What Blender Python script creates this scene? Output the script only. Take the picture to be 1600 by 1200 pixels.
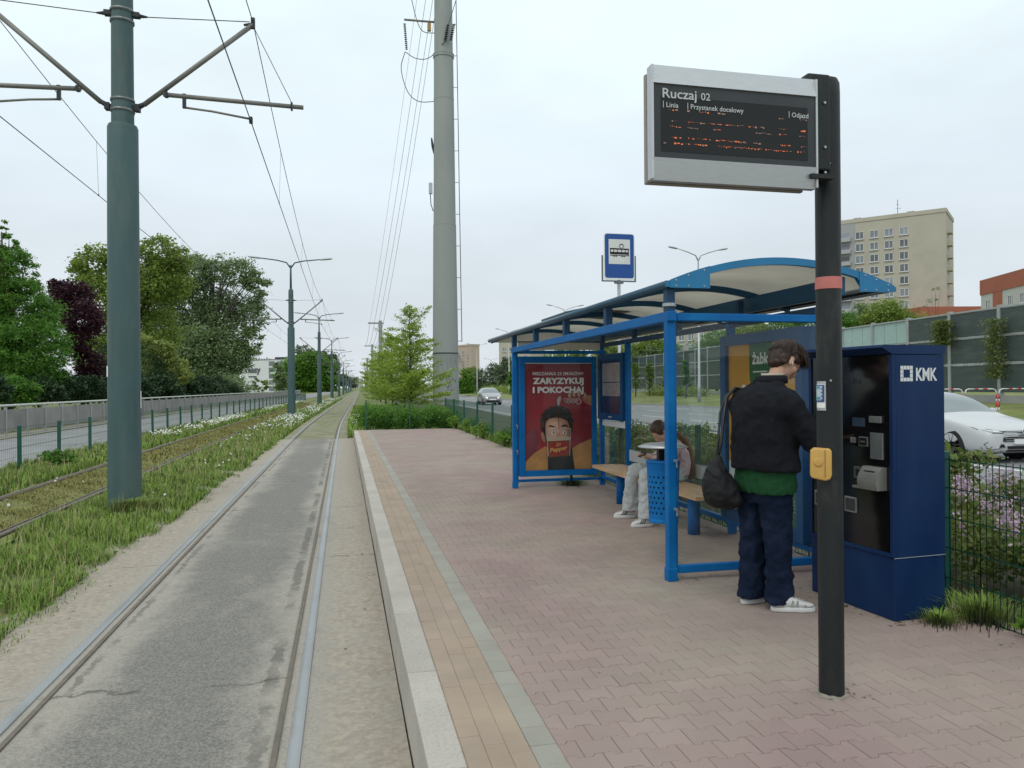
import bpy, bmesh, math, random
import numpy as np
from mathutils import Vector, Matrix

for o in list(bpy.data.objects):
    bpy.data.objects.remove(o, do_unlink=True)
S = bpy.context.scene
C = S.collection
R = math.radians

# ------------------------------------------------------------------ camera
YAW, ROLL, EYE, FPX = math.atan(262 / 1200), R(.4), 1.5, 1200.0
cd = bpy.data.cameras.new('camera')
cd.sensor_width = 36.0
cd.lens = 27.0
cd.clip_start = .05
cd.clip_end = 4000
cam = bpy.data.objects.new('camera', cd)
C.objects.link(cam)
cam.matrix_world = (Matrix.Translation((0, 0, EYE)) @ Matrix.Rotation(-YAW, 4, 'Z')
                    @ Matrix.Rotation(R(90) + math.atan(3 / 1200), 4, 'X') @ Matrix.Rotation(-ROLL, 4, 'Z'))
S.camera = cam

# ------------------------------------------------------------------ sky, sun, exposure
w = bpy.data.worlds.new('World')
S.world = w
w.use_nodes = True
nt = w.node_tree
nt.nodes.clear()
N = nt.nodes.new
out, bg = N('ShaderNodeOutputWorld'), N('ShaderNodeBackground')
sky = N('ShaderNodeTexSky')
sky.sky_type = 'NISHITA'
sky.sun_disc = False
sky.sun_elevation = R(52)
sky.sun_rotation = R(215)
skym = N('ShaderNodeMix'); skym.data_type = 'RGBA'; skym.blend_type = 'MULTIPLY'
skym.inputs[0].default_value = 1
skym.inputs[7].default_value = (.12, .12, .12, 1)
nt.links.new(sky.outputs[0], skym.inputs[6])
tc = N('ShaderNodeTexCoord')
sep = N('ShaderNodeSeparateXYZ')
nt.links.new(tc.outputs['Generated'], sep.inputs[0])
ramp = N('ShaderNodeValToRGB')           # overcast luminance: zenith brighter than horizon
ramp.color_ramp.elements[0].position = 0.0
ramp.color_ramp.elements[0].color = (.70, .755, .81, 1)
ramp.color_ramp.elements[1].position = .9
ramp.color_ramp.elements[1].color = (1.0, 1.11, 1.14, 1)
e = ramp.color_ramp.elements.new(.16); e.color = (.735, .80, .85, 1)
e = ramp.color_ramp.elements.new(.26); e.color = (.82, .92, .985, 1)
e = ramp.color_ramp.elements.new(.43); e.color = (.90, 1.03, 1.06, 1)
nt.links.new(sep.outputs[2], ramp.inputs[0])
mp = N('ShaderNodeMapping'); mp.inputs['Scale'].default_value = (1.0, 1.0, 2.6)
nt.links.new(tc.outputs['Generated'], mp.inputs[0])
ns = N('ShaderNodeTexNoise'); ns.inputs['Scale'].default_value = 2.6; ns.inputs['Detail'].default_value = 6
ns.inputs['Roughness'].default_value = .52
nt.links.new(mp.outputs[0], ns.inputs['Vector'])
cr = N('ShaderNodeMapRange')
cr.inputs[1].default_value = .3; cr.inputs[2].default_value = .72
cr.inputs[3].default_value = .90; cr.inputs[4].default_value = 1.06
nt.links.new(ns.outputs[0], cr.inputs[0])
mul = N('ShaderNodeMix'); mul.data_type = 'RGBA'; mul.blend_type = 'MULTIPLY'; mul.inputs[0].default_value = 1
nt.links.new(ramp.outputs[0], mul.inputs[6]); nt.links.new(cr.outputs[0], mul.inputs[7])
mx = N('ShaderNodeMix'); mx.data_type = 'RGBA'; mx.inputs[0].default_value = .93
nt.links.new(skym.outputs[2], mx.inputs[6]); nt.links.new(mul.outputs[2], mx.inputs[7])
nt.links.new(mx.outputs[2], bg.inputs[0])
bg.inputs[1].default_value = 1.05
nt.links.new(bg.outputs[0], out.inputs[0])

sl = bpy.data.lights.new('sun', 'SUN')
sl.energy = .9
sl.angle = R(25)
sl.color = (1, .92, .81)
sun = bpy.data.objects.new('sun', sl)
C.objects.link(sun)
sd = Vector((-math.sin(R(35)) * math.cos(R(52)), -math.cos(R(35)) * math.cos(R(52)), math.sin(R(52))))
sun.rotation_euler = sd.to_track_quat('Z', 'Y').to_euler()
sun.location = (0, 0, 60)

S.view_settings.view_transform = 'Standard'
S.view_settings.look = 'None'
S.view_settings.exposure = 0
S.view_settings.gamma = 1
S.view_settings.use_curve_mapping = False
S.render.engine = 'CYCLES'

# ------------------------------------------------------------------ helpers
def at(px, py, d):
    """world point seen at photo pixel (px, py) at depth d"""
    dx, dy = px - 800, py - 600
    ux, uy = dx * math.cos(ROLL) - dy * math.sin(ROLL), dx * math.sin(ROLL) + dy * math.cos(ROLL)
    xc = ux / FPX * d
    c, s = math.cos(YAW), math.sin(YAW)
    return Vector((xc * c + d * s, d * c - xc * s, EYE - (uy - 3) / FPX * d))

def off(y):
    """sideways bend of the whole street beyond the platform"""
    if y < 26: return 0.0
    if y < 46: return .0216 * (y - 26) ** 2 / 40
    return .0216 * (y - 36)

def tag(o, label=None, cat=None, group=None, kind=None):
    if label: o['label'] = label
    if cat: o['category'] = cat
    if group: o['group'] = group
    if kind: o['kind'] = kind
    return o

def thing(name, label, cat, loc=(0, 0, 0), rz=0, group=None):
    o = bpy.data.objects.new(name, None)
    o.empty_display_size = .1
    C.objects.link(o)
    o.location = loc
    o.rotation_euler = (0, 0, rz)
    return tag(o, label, cat, group)

def link(name, me, m, parent=None, world=True, smooth=False):
    o = bpy.data.objects.new(name, me)
    C.objects.link(o)
    if m is not None:
        for q in (m if isinstance(m, (list, tuple)) else [m]):
            me.materials.append(q)
    if smooth:
        me.polygons.foreach_set('use_smooth', [True] * len(me.polygons))
    if parent is not None:
        o.parent = parent
        if world:
            p, off_ = parent, Vector((0, 0, 0))
            while p is not None:
                off_ += p.location; p = p.parent
            o.location = -off_
    return o

def smooth_path(pts, n=6):
    """Catmull-Rom curve through the points, for hanging cables"""
    P = [Vector(p) for p in pts]; P = [P[0] * 2 - P[1]] + P + [P[-1] * 2 - P[-2]]
    out_ = []
    for i in range(1, len(P) - 2):
        for k in range(n):
            t = k / n
            out_.append(.5 * (P[i] * 2 + (P[i + 1] - P[i - 1]) * t + (P[i - 1] * 2 - P[i] * 5 + P[i + 1] * 4 - P[i + 2]) * t * t + (P[i] * 3 - P[i - 1] - P[i + 1] * 3 + P[i + 2]) * t ** 3))
    return out_ + [P[-2]]

class MB:
    """collects shapes into one mesh"""
    def __init__(s):
        s.v, s.f, s.mi = [], [], []
    def add(s, vs, fs, mi=0):
        n = len(s.v)
        s.v += [tuple(p) for p in vs]
        s.f += [tuple(i + n for i in f) for f in fs]
        s.mi += [mi] * len(fs)
        return s
    def box(s, c, size, rz=0, mi=0, M=None, ch=0):
        hx, hy, hz = size[0] / 2, size[1] / 2, size[2] / 2
        m = Matrix.Translation(c) @ Matrix.Rotation(rz, 4, 'Z')
        if M is not None: m = Matrix.Translation(c) @ M
        if ch:
            bm = bmesh.new()
            bmesh.ops.create_cube(bm, size=1, matrix=Matrix.Diagonal((size[0], size[1], size[2], 1)))
            bmesh.ops.bevel(bm, geom=bm.edges[:], offset=ch, segments=2, affect='EDGES', profile=.5)
            bm.verts.index_update()
            r = s.add([m @ v.co for v in bm.verts], [[v.index for v in f.verts] for f in bm.faces], mi)
            bm.free()
            return r
        P = [m @ Vector((x * hx, y * hy, z * hz)) for x in (-1, 1) for y in (-1, 1) for z in (-1, 1)]
        return s.add(P, [(0, 1, 3, 2), (4, 6, 7, 5), (0, 4, 5, 1), (2, 3, 7, 6), (0, 2, 6, 4), (1, 5, 7, 3)], mi)
    def span(s, x0, x1, y0, y1, z0, z1, mi=0, ch=0):
        return s.box(((x0 + x1) / 2, (y0 + y1) / 2, (z0 + z1) / 2), (x1 - x0, y1 - y0, z1 - z0), 0, mi, None, ch)
    def tube(s, pts, rad, n=8, mi=0, cap=True, squash=None):
        pts = [Vector(p) for p in pts]
        k = len(pts)
        if not isinstance(rad, (list, tuple)): rad = [rad] * k
        vs, fs = [], []
        t0 = (pts[1] - pts[0]).normalized()
        a = Vector((0, 0, 1)) if abs(t0.z) < .9 else Vector((1, 0, 0))
        u = t0.cross(a).normalized()
        for i, p in enumerate(pts):
            t = (pts[min(i + 1, k - 1)] - pts[max(i - 1, 0)]).normalized()
            u = (u - t * u.dot(t)).normalized()
            v = t.cross(u)
            for j in range(n):
                an = 2 * math.pi * j / n + math.pi / n
                vs.append(p + (u * math.cos(an) + v * math.sin(an)) * rad[i])
        for i in range(k - 1):
            for j in range(n):
                j2 = (j + 1) % n
                fs.append((i * n + j, i * n + j2, (i + 1) * n + j2, (i + 1) * n + j))
        if cap:
            fs.append(tuple(range(n))[::-1]); fs.append(tuple((k - 1) * n + j for j in range(n)))
        return s.add(vs, fs, mi)
    def lathe(s, prof, c=(0, 0, 0), n=24, mi=0, M=None):
        vs, fs = [], []
        m = Matrix.Translation(c) @ (M if M is not None else Matrix())
        for r, z in prof:
            for j in range(n):
                an = 2 * math.pi * j / n
                vs.append(m @ Vector((r * math.cos(an), r * math.sin(an), z)))
        k = len(prof)
        for i in range(k - 1):
            for j in range(n):
                j2 = (j + 1) % n
                fs.append((i * n + j, i * n + j2, (i + 1) * n + j2, (i + 1) * n + j))
        if prof[0][0] > 1e-6: fs.append(tuple(range(n))[::-1])
        if prof[-1][0] > 1e-6: fs.append(tuple((k - 1) * n + j for j in range(n)))
        return s.add(vs, fs, mi)
    def prism(s, poly, axis, a, b, mi=0, M=None):
        """poly in the plane normal to axis, extruded from a to b"""
        def P(p, t):
            q = {'x': (t, p[0], p[1]), 'y': (p[0], t, p[1]), 'z': (p[0], p[1], t)}[axis]
            return M @ Vector(q) if M is not None else q
        n = len(poly)
        vs = [P(p, a) for p in poly] + [P(p, b) for p in poly]
        fs = [tuple(range(n))[::-1], tuple(range(n, 2 * n))]
        fs += [(i, (i + 1) % n, n + (i + 1) % n, n + i) for i in range(n)]
        return s.add(vs, fs, mi)
    def mesh(s, name):
        me = bpy.data.meshes.new(name)
        me.from_pydata(s.v, [], s.f)
        if any(s.mi): me.polygons.foreach_set('material_index', s.mi)
        bm = bmesh.new(); bm.from_mesh(me)
        bmesh.ops.recalc_face_normals(bm, faces=bm.faces)
        bm.to_mesh(me); bm.free()
        return me
    def build(s, name, m, parent=None, world=True, smooth=False):
        return link(name, s.mesh(name), m, parent, world, smooth)

def auto_smooth(o, ang=35):
    me = o.data
    me.polygons.foreach_set('use_smooth', [True] * len(me.polygons))
    bm = bmesh.new(); bm.from_mesh(me)
    for e in bm.edges:
        if len(e.link_faces) == 2 and e.calc_face_angle(0) > R(ang): e.smooth = False
    bm.to_mesh(me); bm.free()
    return o

def npmesh(name, V, F):
    """V (n,3) float, F (m,k) int -> mesh"""
    me = bpy.data.meshes.new(name)
    V = np.ascontiguousarray(V, dtype=np.float32); F = np.ascontiguousarray(F, dtype=np.int32)
    m, k = F.shape
    me.vertices.add(len(V)); me.vertices.foreach_set('co', V.ravel())
    me.loops.add(m * k); me.loops.foreach_set('vertex_index', F.ravel())
    me.polygons.add(m)
    me.polygons.foreach_set('loop_start', np.arange(0, m * k, k, dtype=np.int32))
    me.polygons.foreach_set('loop_total', np.full(m, k, dtype=np.int32))
    me.update(calc_edges=True)
    return me

def evaluated(o):
    dg = bpy.context.evaluated_depsgraph_get()
    dg.update()
    me = bpy.data.meshes.new_from_object(o.evaluated_get(dg))
    o.modifiers.clear()
    old = o.data
    o.data = me
    bpy.data.meshes.remove(old)
    return o

# ------------------------------------------------------------------ materials
MATS = {}
def mat(name, col, rough=.6, metal=0.0, var=.10, scale=6.0, bump=0.0, bscale=80.0, col2=None, thr=(.5, .65),
        s2=3.0, spec=.4, coat=0.0, island=0.0, objr=0.0, stretch=None, emit=0.0, coords='Object', rvar=.08):
    if name in MATS: return MATS[name]
    m = bpy.data.materials.new(name); m.use_nodes = True
    MATS[name] = m
    nt = m.node_tree; nn = nt.nodes.new; L = nt.links.new
    b = nt.nodes['Principled BSDF']
    tcn = nn('ShaderNodeTexCoord')
    vec = tcn.outputs['Object']
    if coords == 'World':
        g = nn('ShaderNodeNewGeometry'); vec = g.outputs['Position']
    if stretch:
        mpn = nn('ShaderNodeMapping'); mpn.inputs['Scale'].default_value = stretch
        L(vec, mpn.inputs[0]); vec = mpn.outputs[0]
    n1 = nn('ShaderNodeTexNoise'); n1.inputs['Scale'].default_value = scale; n1.inputs['Detail'].default_value = 5
    L(vec, n1.inputs['Vector'])
    mr = nn('ShaderNodeMapRange'); mr.inputs[1].default_value = .25; mr.inputs[2].default_value = .75
    mr.inputs[3].default_value = 1 - var; mr.inputs[4].default_value = 1 + var
    L(n1.outputs[0], mr.inputs[0])
    fac = mr.outputs[0]
    def addrand(sock, amt, fac):
        r_ = nn('ShaderNodeMapRange'); r_.inputs[3].default_value = 1 - amt; r_.inputs[4].default_value = 1 + amt
        L(sock, r_.inputs[0])
        mm = nn('ShaderNodeMath'); mm.operation = 'MULTIPLY'
        L(fac, mm.inputs[0]); L(r_.outputs[0], mm.inputs[1])
        return mm.outputs[0]
    if island:
        g = nn('ShaderNodeNewGeometry'); fac = addrand(g.outputs['Random Per Island'], island, fac)
    if objr:
        oi = nn('ShaderNodeObjectInfo'); fac = addrand(oi.outputs['Random'], objr, fac)
    base = None
    if col2:
        n2 = nn('ShaderNodeTexNoise'); n2.inputs['Scale'].default_value = s2; n2.inputs['Detail'].default_value = 7
        n2.inputs['Roughness'].default_value = .62
        L(vec, n2.inputs['Vector'])
        r2 = nn('ShaderNodeMapRange'); r2.inputs[1].default_value = thr[0]; r2.inputs[2].default_value = thr[1]
        L(n2.outputs[0], r2.inputs[0])
        mc = nn('ShaderNodeMix'); mc.data_type = 'RGBA'
        mc.inputs[6].default_value = (*col, 1); mc.inputs[7].default_value = (*col2, 1)
        L(r2.outputs[0], mc.inputs[0]); base = mc.outputs[2]
    vm = nn('ShaderNodeMix'); vm.data_type = 'RGBA'; vm.blend_type = 'MULTIPLY'; vm.inputs[0].default_value = 1
    if base: L(base, vm.inputs[6])
    else: vm.inputs[6].default_value = (*col, 1)
    L(fac, vm.inputs[7])
    L(vm.outputs[2], b.inputs['Base Color'])
    rr = nn('ShaderNodeMapRange'); rr.inputs[3].default_value = max(.02, rough - rvar); rr.inputs[4].default_value = min(1, rough + rvar)
    L(n1.outputs[0], rr.inputs[0]); L(rr.outputs[0], b.inputs['Roughness'])
    b.inputs['Metallic'].default_value = metal
    b.inputs['Specular IOR Level'].default_value = spec
    b.inputs['Coat Weight'].default_value = coat
    b.inputs['Coat Roughness'].default_value = .06
    if emit:
        L(vm.outputs[2], b.inputs['Emission Color']); b.inputs['Emission Strength'].default_value = emit
    if bump:
        n3 = nn('ShaderNodeTexNoise'); n3.inputs['Scale'].default_value = bscale; n3.inputs['Detail'].default_value = 4
        L(vec, n3.inputs['Vector'])
        bn = nn('ShaderNodeBump'); bn.inputs['Strength'].default_value = bump; bn.inputs['Distance'].default_value = .01
        L(n3.outputs[0], bn.inputs['Height']); L(bn.outputs[0], b.inputs['Normal'])
    return m

def leafmat(name, cols, trans=.35, rough=.55, upn=0.0):
    """leaf colour by random leaf, with light passing through"""
    if name in MATS: return MATS[name]
    m = bpy.data.materials.new(name); m.use_nodes = True
    MATS[name] = m
    nt = m.node_tree; nn = nt.nodes.new; L = nt.links.new
    nt.nodes.clear()
    o = nn('ShaderNodeOutputMaterial'); mixs = nn('ShaderNodeMixShader')
    p = nn('ShaderNodeBsdfPrincipled'); t = nn('ShaderNodeBsdfTranslucent')
    g = nn('ShaderNodeNewGeometry'); rp = nn('ShaderNodeValToRGB')
    els = rp.color_ramp.elements
    els[0].color = (*cols[0], 1); els[1].color = (*cols[-1], 1)
    for i in range(1, len(cols) - 1):
        e = els.new(i / (len(cols) - 1)); e.color = (*cols[i], 1)
    L(g.outputs['Random Per Island'], rp.inputs[0])
    if upn:                                   # blade normals leaning to the sky, as a soft rounded blade
        vm = nn('ShaderNodeMix'); vm.data_type = 'VECTOR'; vm.inputs[0].default_value = upn
        L(g.outputs['Normal'], vm.inputs[4]); vm.inputs[5].default_value = (0, 0, 1)
        vn = nn('ShaderNodeVectorMath'); vn.operation = 'NORMALIZE'; L(vm.outputs[1], vn.inputs[0])
        L(vn.outputs[0], p.inputs['Normal']); L(vn.outputs[0], t.inputs['Normal'])
    L(rp.outputs[0], p.inputs['Base Color']); L(rp.outputs[0], t.inputs[0])
    p.inputs['Roughness'].default_value = rough
    p.inputs['Specular IOR Level'].default_value = .25
    mixs.inputs[0].default_value = trans
    L(p.outputs[0], mixs.inputs[1]); L(t.outputs[0], mixs.inputs[2]); L(mixs.outputs[0], o.inputs[0])
    return m

def glassmat(name, tint=(.93, .97, .95), refl=.10):
    if name in MATS: return MATS[name]
    m = bpy.data.materials.new(name); m.use_nodes = True
    MATS[name] = m
    nt = m.node_tree; nn = nt.nodes.new; L = nt.links.new
    nt.nodes.clear()
    o = nn('ShaderNodeOutputMaterial'); mixs = nn('ShaderNodeMixShader')
    tr = nn('ShaderNodeBsdfTransparent'); gl = nn('ShaderNodeBsdfGlossy'); df = nn('ShaderNodeBsdfDiffuse')
    tr.inputs[0].default_value = (*tint, 1); gl.inputs[1].default_value = .02
    df.inputs[0].default_value = (.5, .52, .5, 1)
    n1 = nn('ShaderNodeTexNoise'); n1.inputs['Scale'].default_value = 3; n1.inputs['Detail'].default_value = 8
    mr = nn('ShaderNodeMapRange'); mr.inputs[1].default_value = .45; mr.inputs[2].default_value = .8
    mr.inputs[3].default_value = .0; mr.inputs[4].default_value = .045
    L(n1.outputs[0], mr.inputs[0])
    lw = nn('ShaderNodeLayerWeight'); lw.inputs[0].default_value = .5       # the same from both faces of the pane
    pw = nn('ShaderNodeMath'); pw.operation = 'POWER'; pw.inputs[1].default_value = 5; L(lw.outputs['Facing'], pw.inputs[0])
    ad = nn('ShaderNodeMath'); ad.operation = 'MULTIPLY_ADD'; ad.inputs[1].default_value = .8; ad.inputs[2].default_value = refl * .4
    L(pw.outputs[0], ad.inputs[0]); ad.use_clamp = True
    L(ad.outputs[0], mixs.inputs[0]); L(tr.outputs[0], mixs.inputs[1]); L(gl.outputs[0], mixs.inputs[2])
    mix2 = nn('ShaderNodeMixShader')                      # thin film of dust
    L(mr.outputs[0], mix2.inputs[0]); L(mixs.outputs[0], mix2.inputs[1]); L(df.outputs[0], mix2.inputs[2])
    L(mix2.outputs[0], o.inputs[0])
    return m

M_blue = mat('blue_paint', (.001, .118, .36), .48, 0, .12, 4, col2=(.004, .14, .38), s2=2, spec=.22, bump=.04, bscale=300)
M_blueroof = mat('roof_blue_paint', (.01, .17, .36), .35, 0, .10, 4, coat=.15)
M_post = mat('black_post_paint', (.016, .019, .020), .5, 0, .22, 9, col2=(.05, .05, .046), s2=7, thr=(.56, .78), bump=.2, bscale=140, stretch=(1, 1, .35), spec=.3)
M_alu = mat('brushed_aluminium', (.52, .53, .54), .42, .75, .08, 5, stretch=(3, 3, 40))
M_steel = mat('galvanised_steel', (.42, .44, .45), .45, .7, .14, 14)
M_greenpole = mat('pole_grey_green', (.062, .115, .118), .6, 0, .12, 5, col2=(.10, .135, .13), s2=3.5, thr=(.45, .72), bump=.25, bscale=90, stretch=(1, 1, .22), spec=.3)
M_tube = mat('grey_tube', (.21, .205, .185), .5, .3, .12, 8)
M_dark = mat('dark_fitting', (.035, .037, .038), .5, .3, .15, 20)
M_wire = mat('wire', (.055, .062, .068), .5, .5, .1, 3)
M_fence = mat('fence_green', (.012, .085, .062), .42, 0, .12, 9)
M_conc = mat('concrete', (.33, .335, .31), .85, 0, .10, 2.5, bump=.25, bscale=60, col2=(.27, .27, .25), s2=1.2)
M_white = mat('white_paint', (.76, .77, .77), .5, 0, .04, 5)
M_glass = glassmat('clear_glass', (.96, .98, .97), .05)
M_black = mat('black_plastic', (.012, .012, .013), .4, 0, .15, 10)
M_wood = mat('bench_wood', (.50, .31, .17), .5, 0, .25, 3, stretch=(14, 1, 14), bump=.15, bscale=25, coat=.1)
M_trunk = mat('bark', (.085, .07, .055), .9, 0, .35, 8, bump=.6, bscale=25, stretch=(3, 3, .6))

# ================================================================== SETTING
RZ = -.28                       # rail top; the platform surface is z = 0
def sheet(name, xs, ys, zf, m, bend=True, parent=None, sub=1):
    """grid sheet with x stations xs, y stations ys and height zf(x, y)"""
    vs, fs = [], []
    nx = len(xs)
    for y in ys:
        for x in xs:
            vs.append((x + (off(y) if bend else 0), y, zf(x, y) if callable(zf) else zf))
    for j in range(len(ys) - 1):
        for i in range(nx - 1):
            a = j * nx + i
            fs.append((a, a + 1, a + nx + 1, a + nx))
    me = bpy.data.meshes.new(name); me.from_pydata(vs, [], fs)
    return link(name, me, m, parent)

YS = [-30, -5, 2, 6, 10, 15, 20, 26, 29, 32, 35, 38, 42, 46, 60, 80, 110, 150, 200, 300, 450, 800, 1500]
M_ground = mat('meadow_ground', (.12, .17, .045), .95, 0, .3, 1.2, col2=(.20, .18, .08), s2=.5, thr=(.4, .7), bump=.6, bscale=12, coords='World')
def gz(x, y):
    if x <= -14: return -.55 if x < -16 else -.5
    if x <= 4: return -.36
    if x < 26: return -.30
    if x <= 27: return -.16
    if x <= 31: return .35
    return .55 if x < 100 else 1.2
tag(sheet('ground', [-1500, -300, -60, -16, -14, -8, -2, 4, 8, 12, 26, 27, 29, 31, 34, 60, 150, 400, 1500], YS, gz, M_ground), 'green meadow ground spreading out on both sides of the tramway', 'ground', kind='structure')

# --- the paved track slab with its dust, tar seams and cracks
def track_material():
    m = bpy.data.materials.new('dusty_asphalt'); m.use_nodes = True
    nt = m.node_tree; nn = nt.nodes.new; L = nt.links.new
    b = nt.nodes['Principled BSDF']; b.inputs['Roughness'].default_value = .9
    b.inputs['Specular IOR Level'].default_value = .25
    g = nn('ShaderNodeNewGeometry'); sp = nn('ShaderNodeSeparateXYZ'); L(g.outputs['Position'], sp.inputs[0])
    def math_(op, a, b_=None, clamp=False):
        n = nn('ShaderNodeMath'); n.operation = op; n.use_clamp = clamp
        for i, q in enumerate((a, b_)):
            if q is None: continue
            if isinstance(q, (int, float)): n.inputs[i].default_value = q
            else: L(q, n.inputs[i])
        return n.outputs[0]
    def noise(scale, detail=5, stretch=None, rough=.55):
        v = g.outputs['Position']
        if stretch:
            mp_ = nn('ShaderNodeMapping'); mp_.inputs['Scale'].default_value = stretch; L(v, mp_.inputs[0]); v = mp_.outputs[0]
        n = nn('ShaderNodeTexNoise'); n.inputs['Scale'].default_value = scale; n.inputs['Detail'].default_value = detail
        n.inputs['Roughness'].default_value = rough
        L(v, n.inputs['Vector']); return n.outputs[0]
    def rng(x, a, b_, c=0., d=1., smooth=True):
        n = nn('ShaderNodeMapRange'); n.interpolation_type = 'SMOOTHSTEP' if smooth else 'LINEAR'
        n.inputs[1].default_value = a; n.inputs[2].default_value = b_; n.inputs[3].default_value = c; n.inputs[4].default_value = d
        L(x, n.inputs[0]); return n.outputs[0]
    def mixc(f, a, b_):
        n = nn('ShaderNodeMix'); n.data_type = 'RGBA'; L(f, n.inputs[0])
        for i, q in ((6, a), (7, b_)):
            if isinstance(q, tuple): n.inputs[i].default_value = (*q, 1)
            else: L(q, n.inputs[i])
        return n.outputs[2]
    X = sp.outputs[0]
    xc = math_('ABSOLUTE', math_('ADD', X, 1.0))
    patch = noise(1.1, 8, (1.0, .5, 1), .65); grain = noise(70, 6, None, .8); mid = noise(6, 8, None, .7)
    dust = math_('ADD', rng(xc, .22, .72), math_('MULTIPLY', math_('SUBTRACT', patch, .5), 2.4))
    dust = math_('ADD', dust, math_('MULTIPLY', math_('SUBTRACT', mid, .5), 1.3))
    dust = rng(dust, -.05, 1.0)
    asph = mixc(rng(grain, .35, .65), (.12, .113, .10), (.285, .27, .245))
    dcol = mixc(rng(grain, .3, .7), (.27, .245, .21), (.41, .38, .33))
    col = mixc(dust, asph, dcol)
    # sandy outer margins
    sandL = rng(math_('ADD', X, math_('MULTIPLY', math_('SUBTRACT', mid, .5), .3)), -1.98, -1.86, 1, 0)
    sandR = math_('MULTIPLY', rng(X, -.20, -.05), rng(mid, .30, .55, .15, 1))
    sand = mixc(rng(noise(26, 6), .3, .7), (.29, .25, .205), (.40, .35, .285))
    col = mixc(sandL, col, sand); col = mixc(sandR, col, sand)
    # tar seams along the rails, broken up
    wob = math_('MULTIPLY', math_('SUBTRACT', noise(9, 8, None, .7), .5), .17)
    def seam(x0, hw, lo, hi, sc):
        dist = math_('ABSOLUTE', math_('SUBTRACT', math_('ADD', X, wob), x0))
        return math_('MULTIPLY', rng(dist, hw * .6, hw, 1, 0), rng(noise(sc, 5), lo, hi))
    col = mixc(math_('MULTIPLY', seam(-.44, .048, .36, .56, 1.7), .55), col, (.075, .072, .066))
    col = mixc(math_('MULTIPLY', seam(-1.60, .026, .44, .56, 1.3), .5), col, (.08, .077, .07))
    # transverse cracks
    yw = math_('ADD', sp.outputs[1], math_('MULTIPLY', noise(3, 8, None, .7), .5))
    fr = math_('ABSOLUTE', math_('SUBTRACT', math_('FRACT', math_('MULTIPLY', yw, .29)), .5))
    crack = math_('MULTIPLY', rng(fr, .001, .006, 1, 0), rng(patch, .42, .56))
    col = mixc(math_('MULTIPLY', crack, .6), col, (.07, .066, .06))
    L(col, b.inputs['Base Color'])
    bn = nn('ShaderNodeBump'); bn.inputs['Strength'].default_value = .5; bn.inputs['Distance'].default_value = .006
    L(math_('ADD', grain, math_('MULTIPLY', crack, -3.0)), bn.inputs['Height']); L(bn.outputs[0], b.inputs['Normal'])
    return m
ysn = [-2 + i * .5 for i in range(60)]
rs = random.Random(3)
bed = sheet('trackbed', [-2.65, -2.2, -1.83, -1.70, -1.0, -.34, -.2, .02, .302], ysn,
            lambda x, y: RZ - .012 + (-.02 if x < -2.3 else 0) + rs.uniform(-.003, .003), track_material(), bend=False)
tag(bed, 'dusty grey asphalt track slab between the rails beside the platform', 'track', kind='structure')
M_gtrack = mat('grassed_track', (.19, .19, .10), .95, 0, .25, 3, col2=(.26, .24, .18), s2=1.2, thr=(.42, .62), bump=.5, bscale=30, coords='World')
ysf = [27.4 + i * 1.2 for i in range(30)] + [65, 75, 90, 110, 140, 180, 230, 300, 420]
tag(sheet('grass_trackbed', [-2.1, -1.6, -.4, .1], ysf, RZ - .022, M_gtrack), 'worn grass covered track running on into the distance', 'track', kind='structure')
M_moss = mat('sedum_track', (.19, .175, .06), .95, 0, .3, 2.2, col2=(.15, .19, .05), s2=1.4, thr=(.4, .62), bump=.7, bscale=40, coords='World')
yl = [-2, 4, 8, 12, 16, 20, 24] + ysf
tag(sheet('sedum_trackbed', [-5.95, -5.0, -3.9], yl, RZ - .035, M_moss), 'brownish green sedum bed of the second tram track', 'track', kind='structure')

# --- rails
M_railtop = mat('polished_rail', (.36, .365, .37), .42, .65, .12, 3, stretch=(1, .3, 1), col2=(.27, .27, .26), s2=5, thr=(.55, .75))
M_railrust = mat('rail_side', (.17, .145, .12), .8, .2, .25, 10)
def rail(name, x, inner, y0, y1, label, shiny=True):
    ys = [y for y in ([y0 + i * 2 for i in range(400)]) if y < min(y1, 70)] + [y for y in (70, 78, 88, 100, 120, 150, 190, 240, 320, 420) if y <= y1]
    t = thing(name, label, 'rail', (x, y0, RZ))
    s_ = inner
    prof = {'head': [(-.036, -.02), (-.030, -.002), (-.015, .003), (.015, .003), (.030, -.002), (.036, -.02)],
            'groove': [(.036 * s_, -.016), (.080 * s_, -.016), (.080 * s_, .0), (.108 * s_, .0), (.108 * s_, -.03)]}
    for nm, pf in prof.items():
        vs, fs = [], []
        n = len(pf)
        for y in ys:
            for a, b in pf: vs.append((x + a + off(y), y, RZ + b))
        for j in range(len(ys) - 1):
            for i in range(n - 1):
                fs.append((j * n + i, j * n + i + 1, (j + 1) * n + i + 1, (j + 1) * n + i))
        me = bpy.data.meshes.new(nm); me.from_pydata(vs, [], fs)
        link(nm, me, M_railtop if (nm == 'head' and shiny) else M_railrust, t)
    return t
rail('tram_rail', -1.78, 1, -2, 420, 'left polished rail of the near tram track')
rail('tram_rail', -.25, -1, -2, 420, 'right polished rail of the near tram track, closest to the platform')
rail('tram_rail', -4.15, -1, -2, 420, 'half overgrown rail of the far track nearest the catenary poles', False)
rail('tram_rail', -5.58, 1, -2, 420, 'half overgrown rail of the far track nearest the green fence', False)

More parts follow.
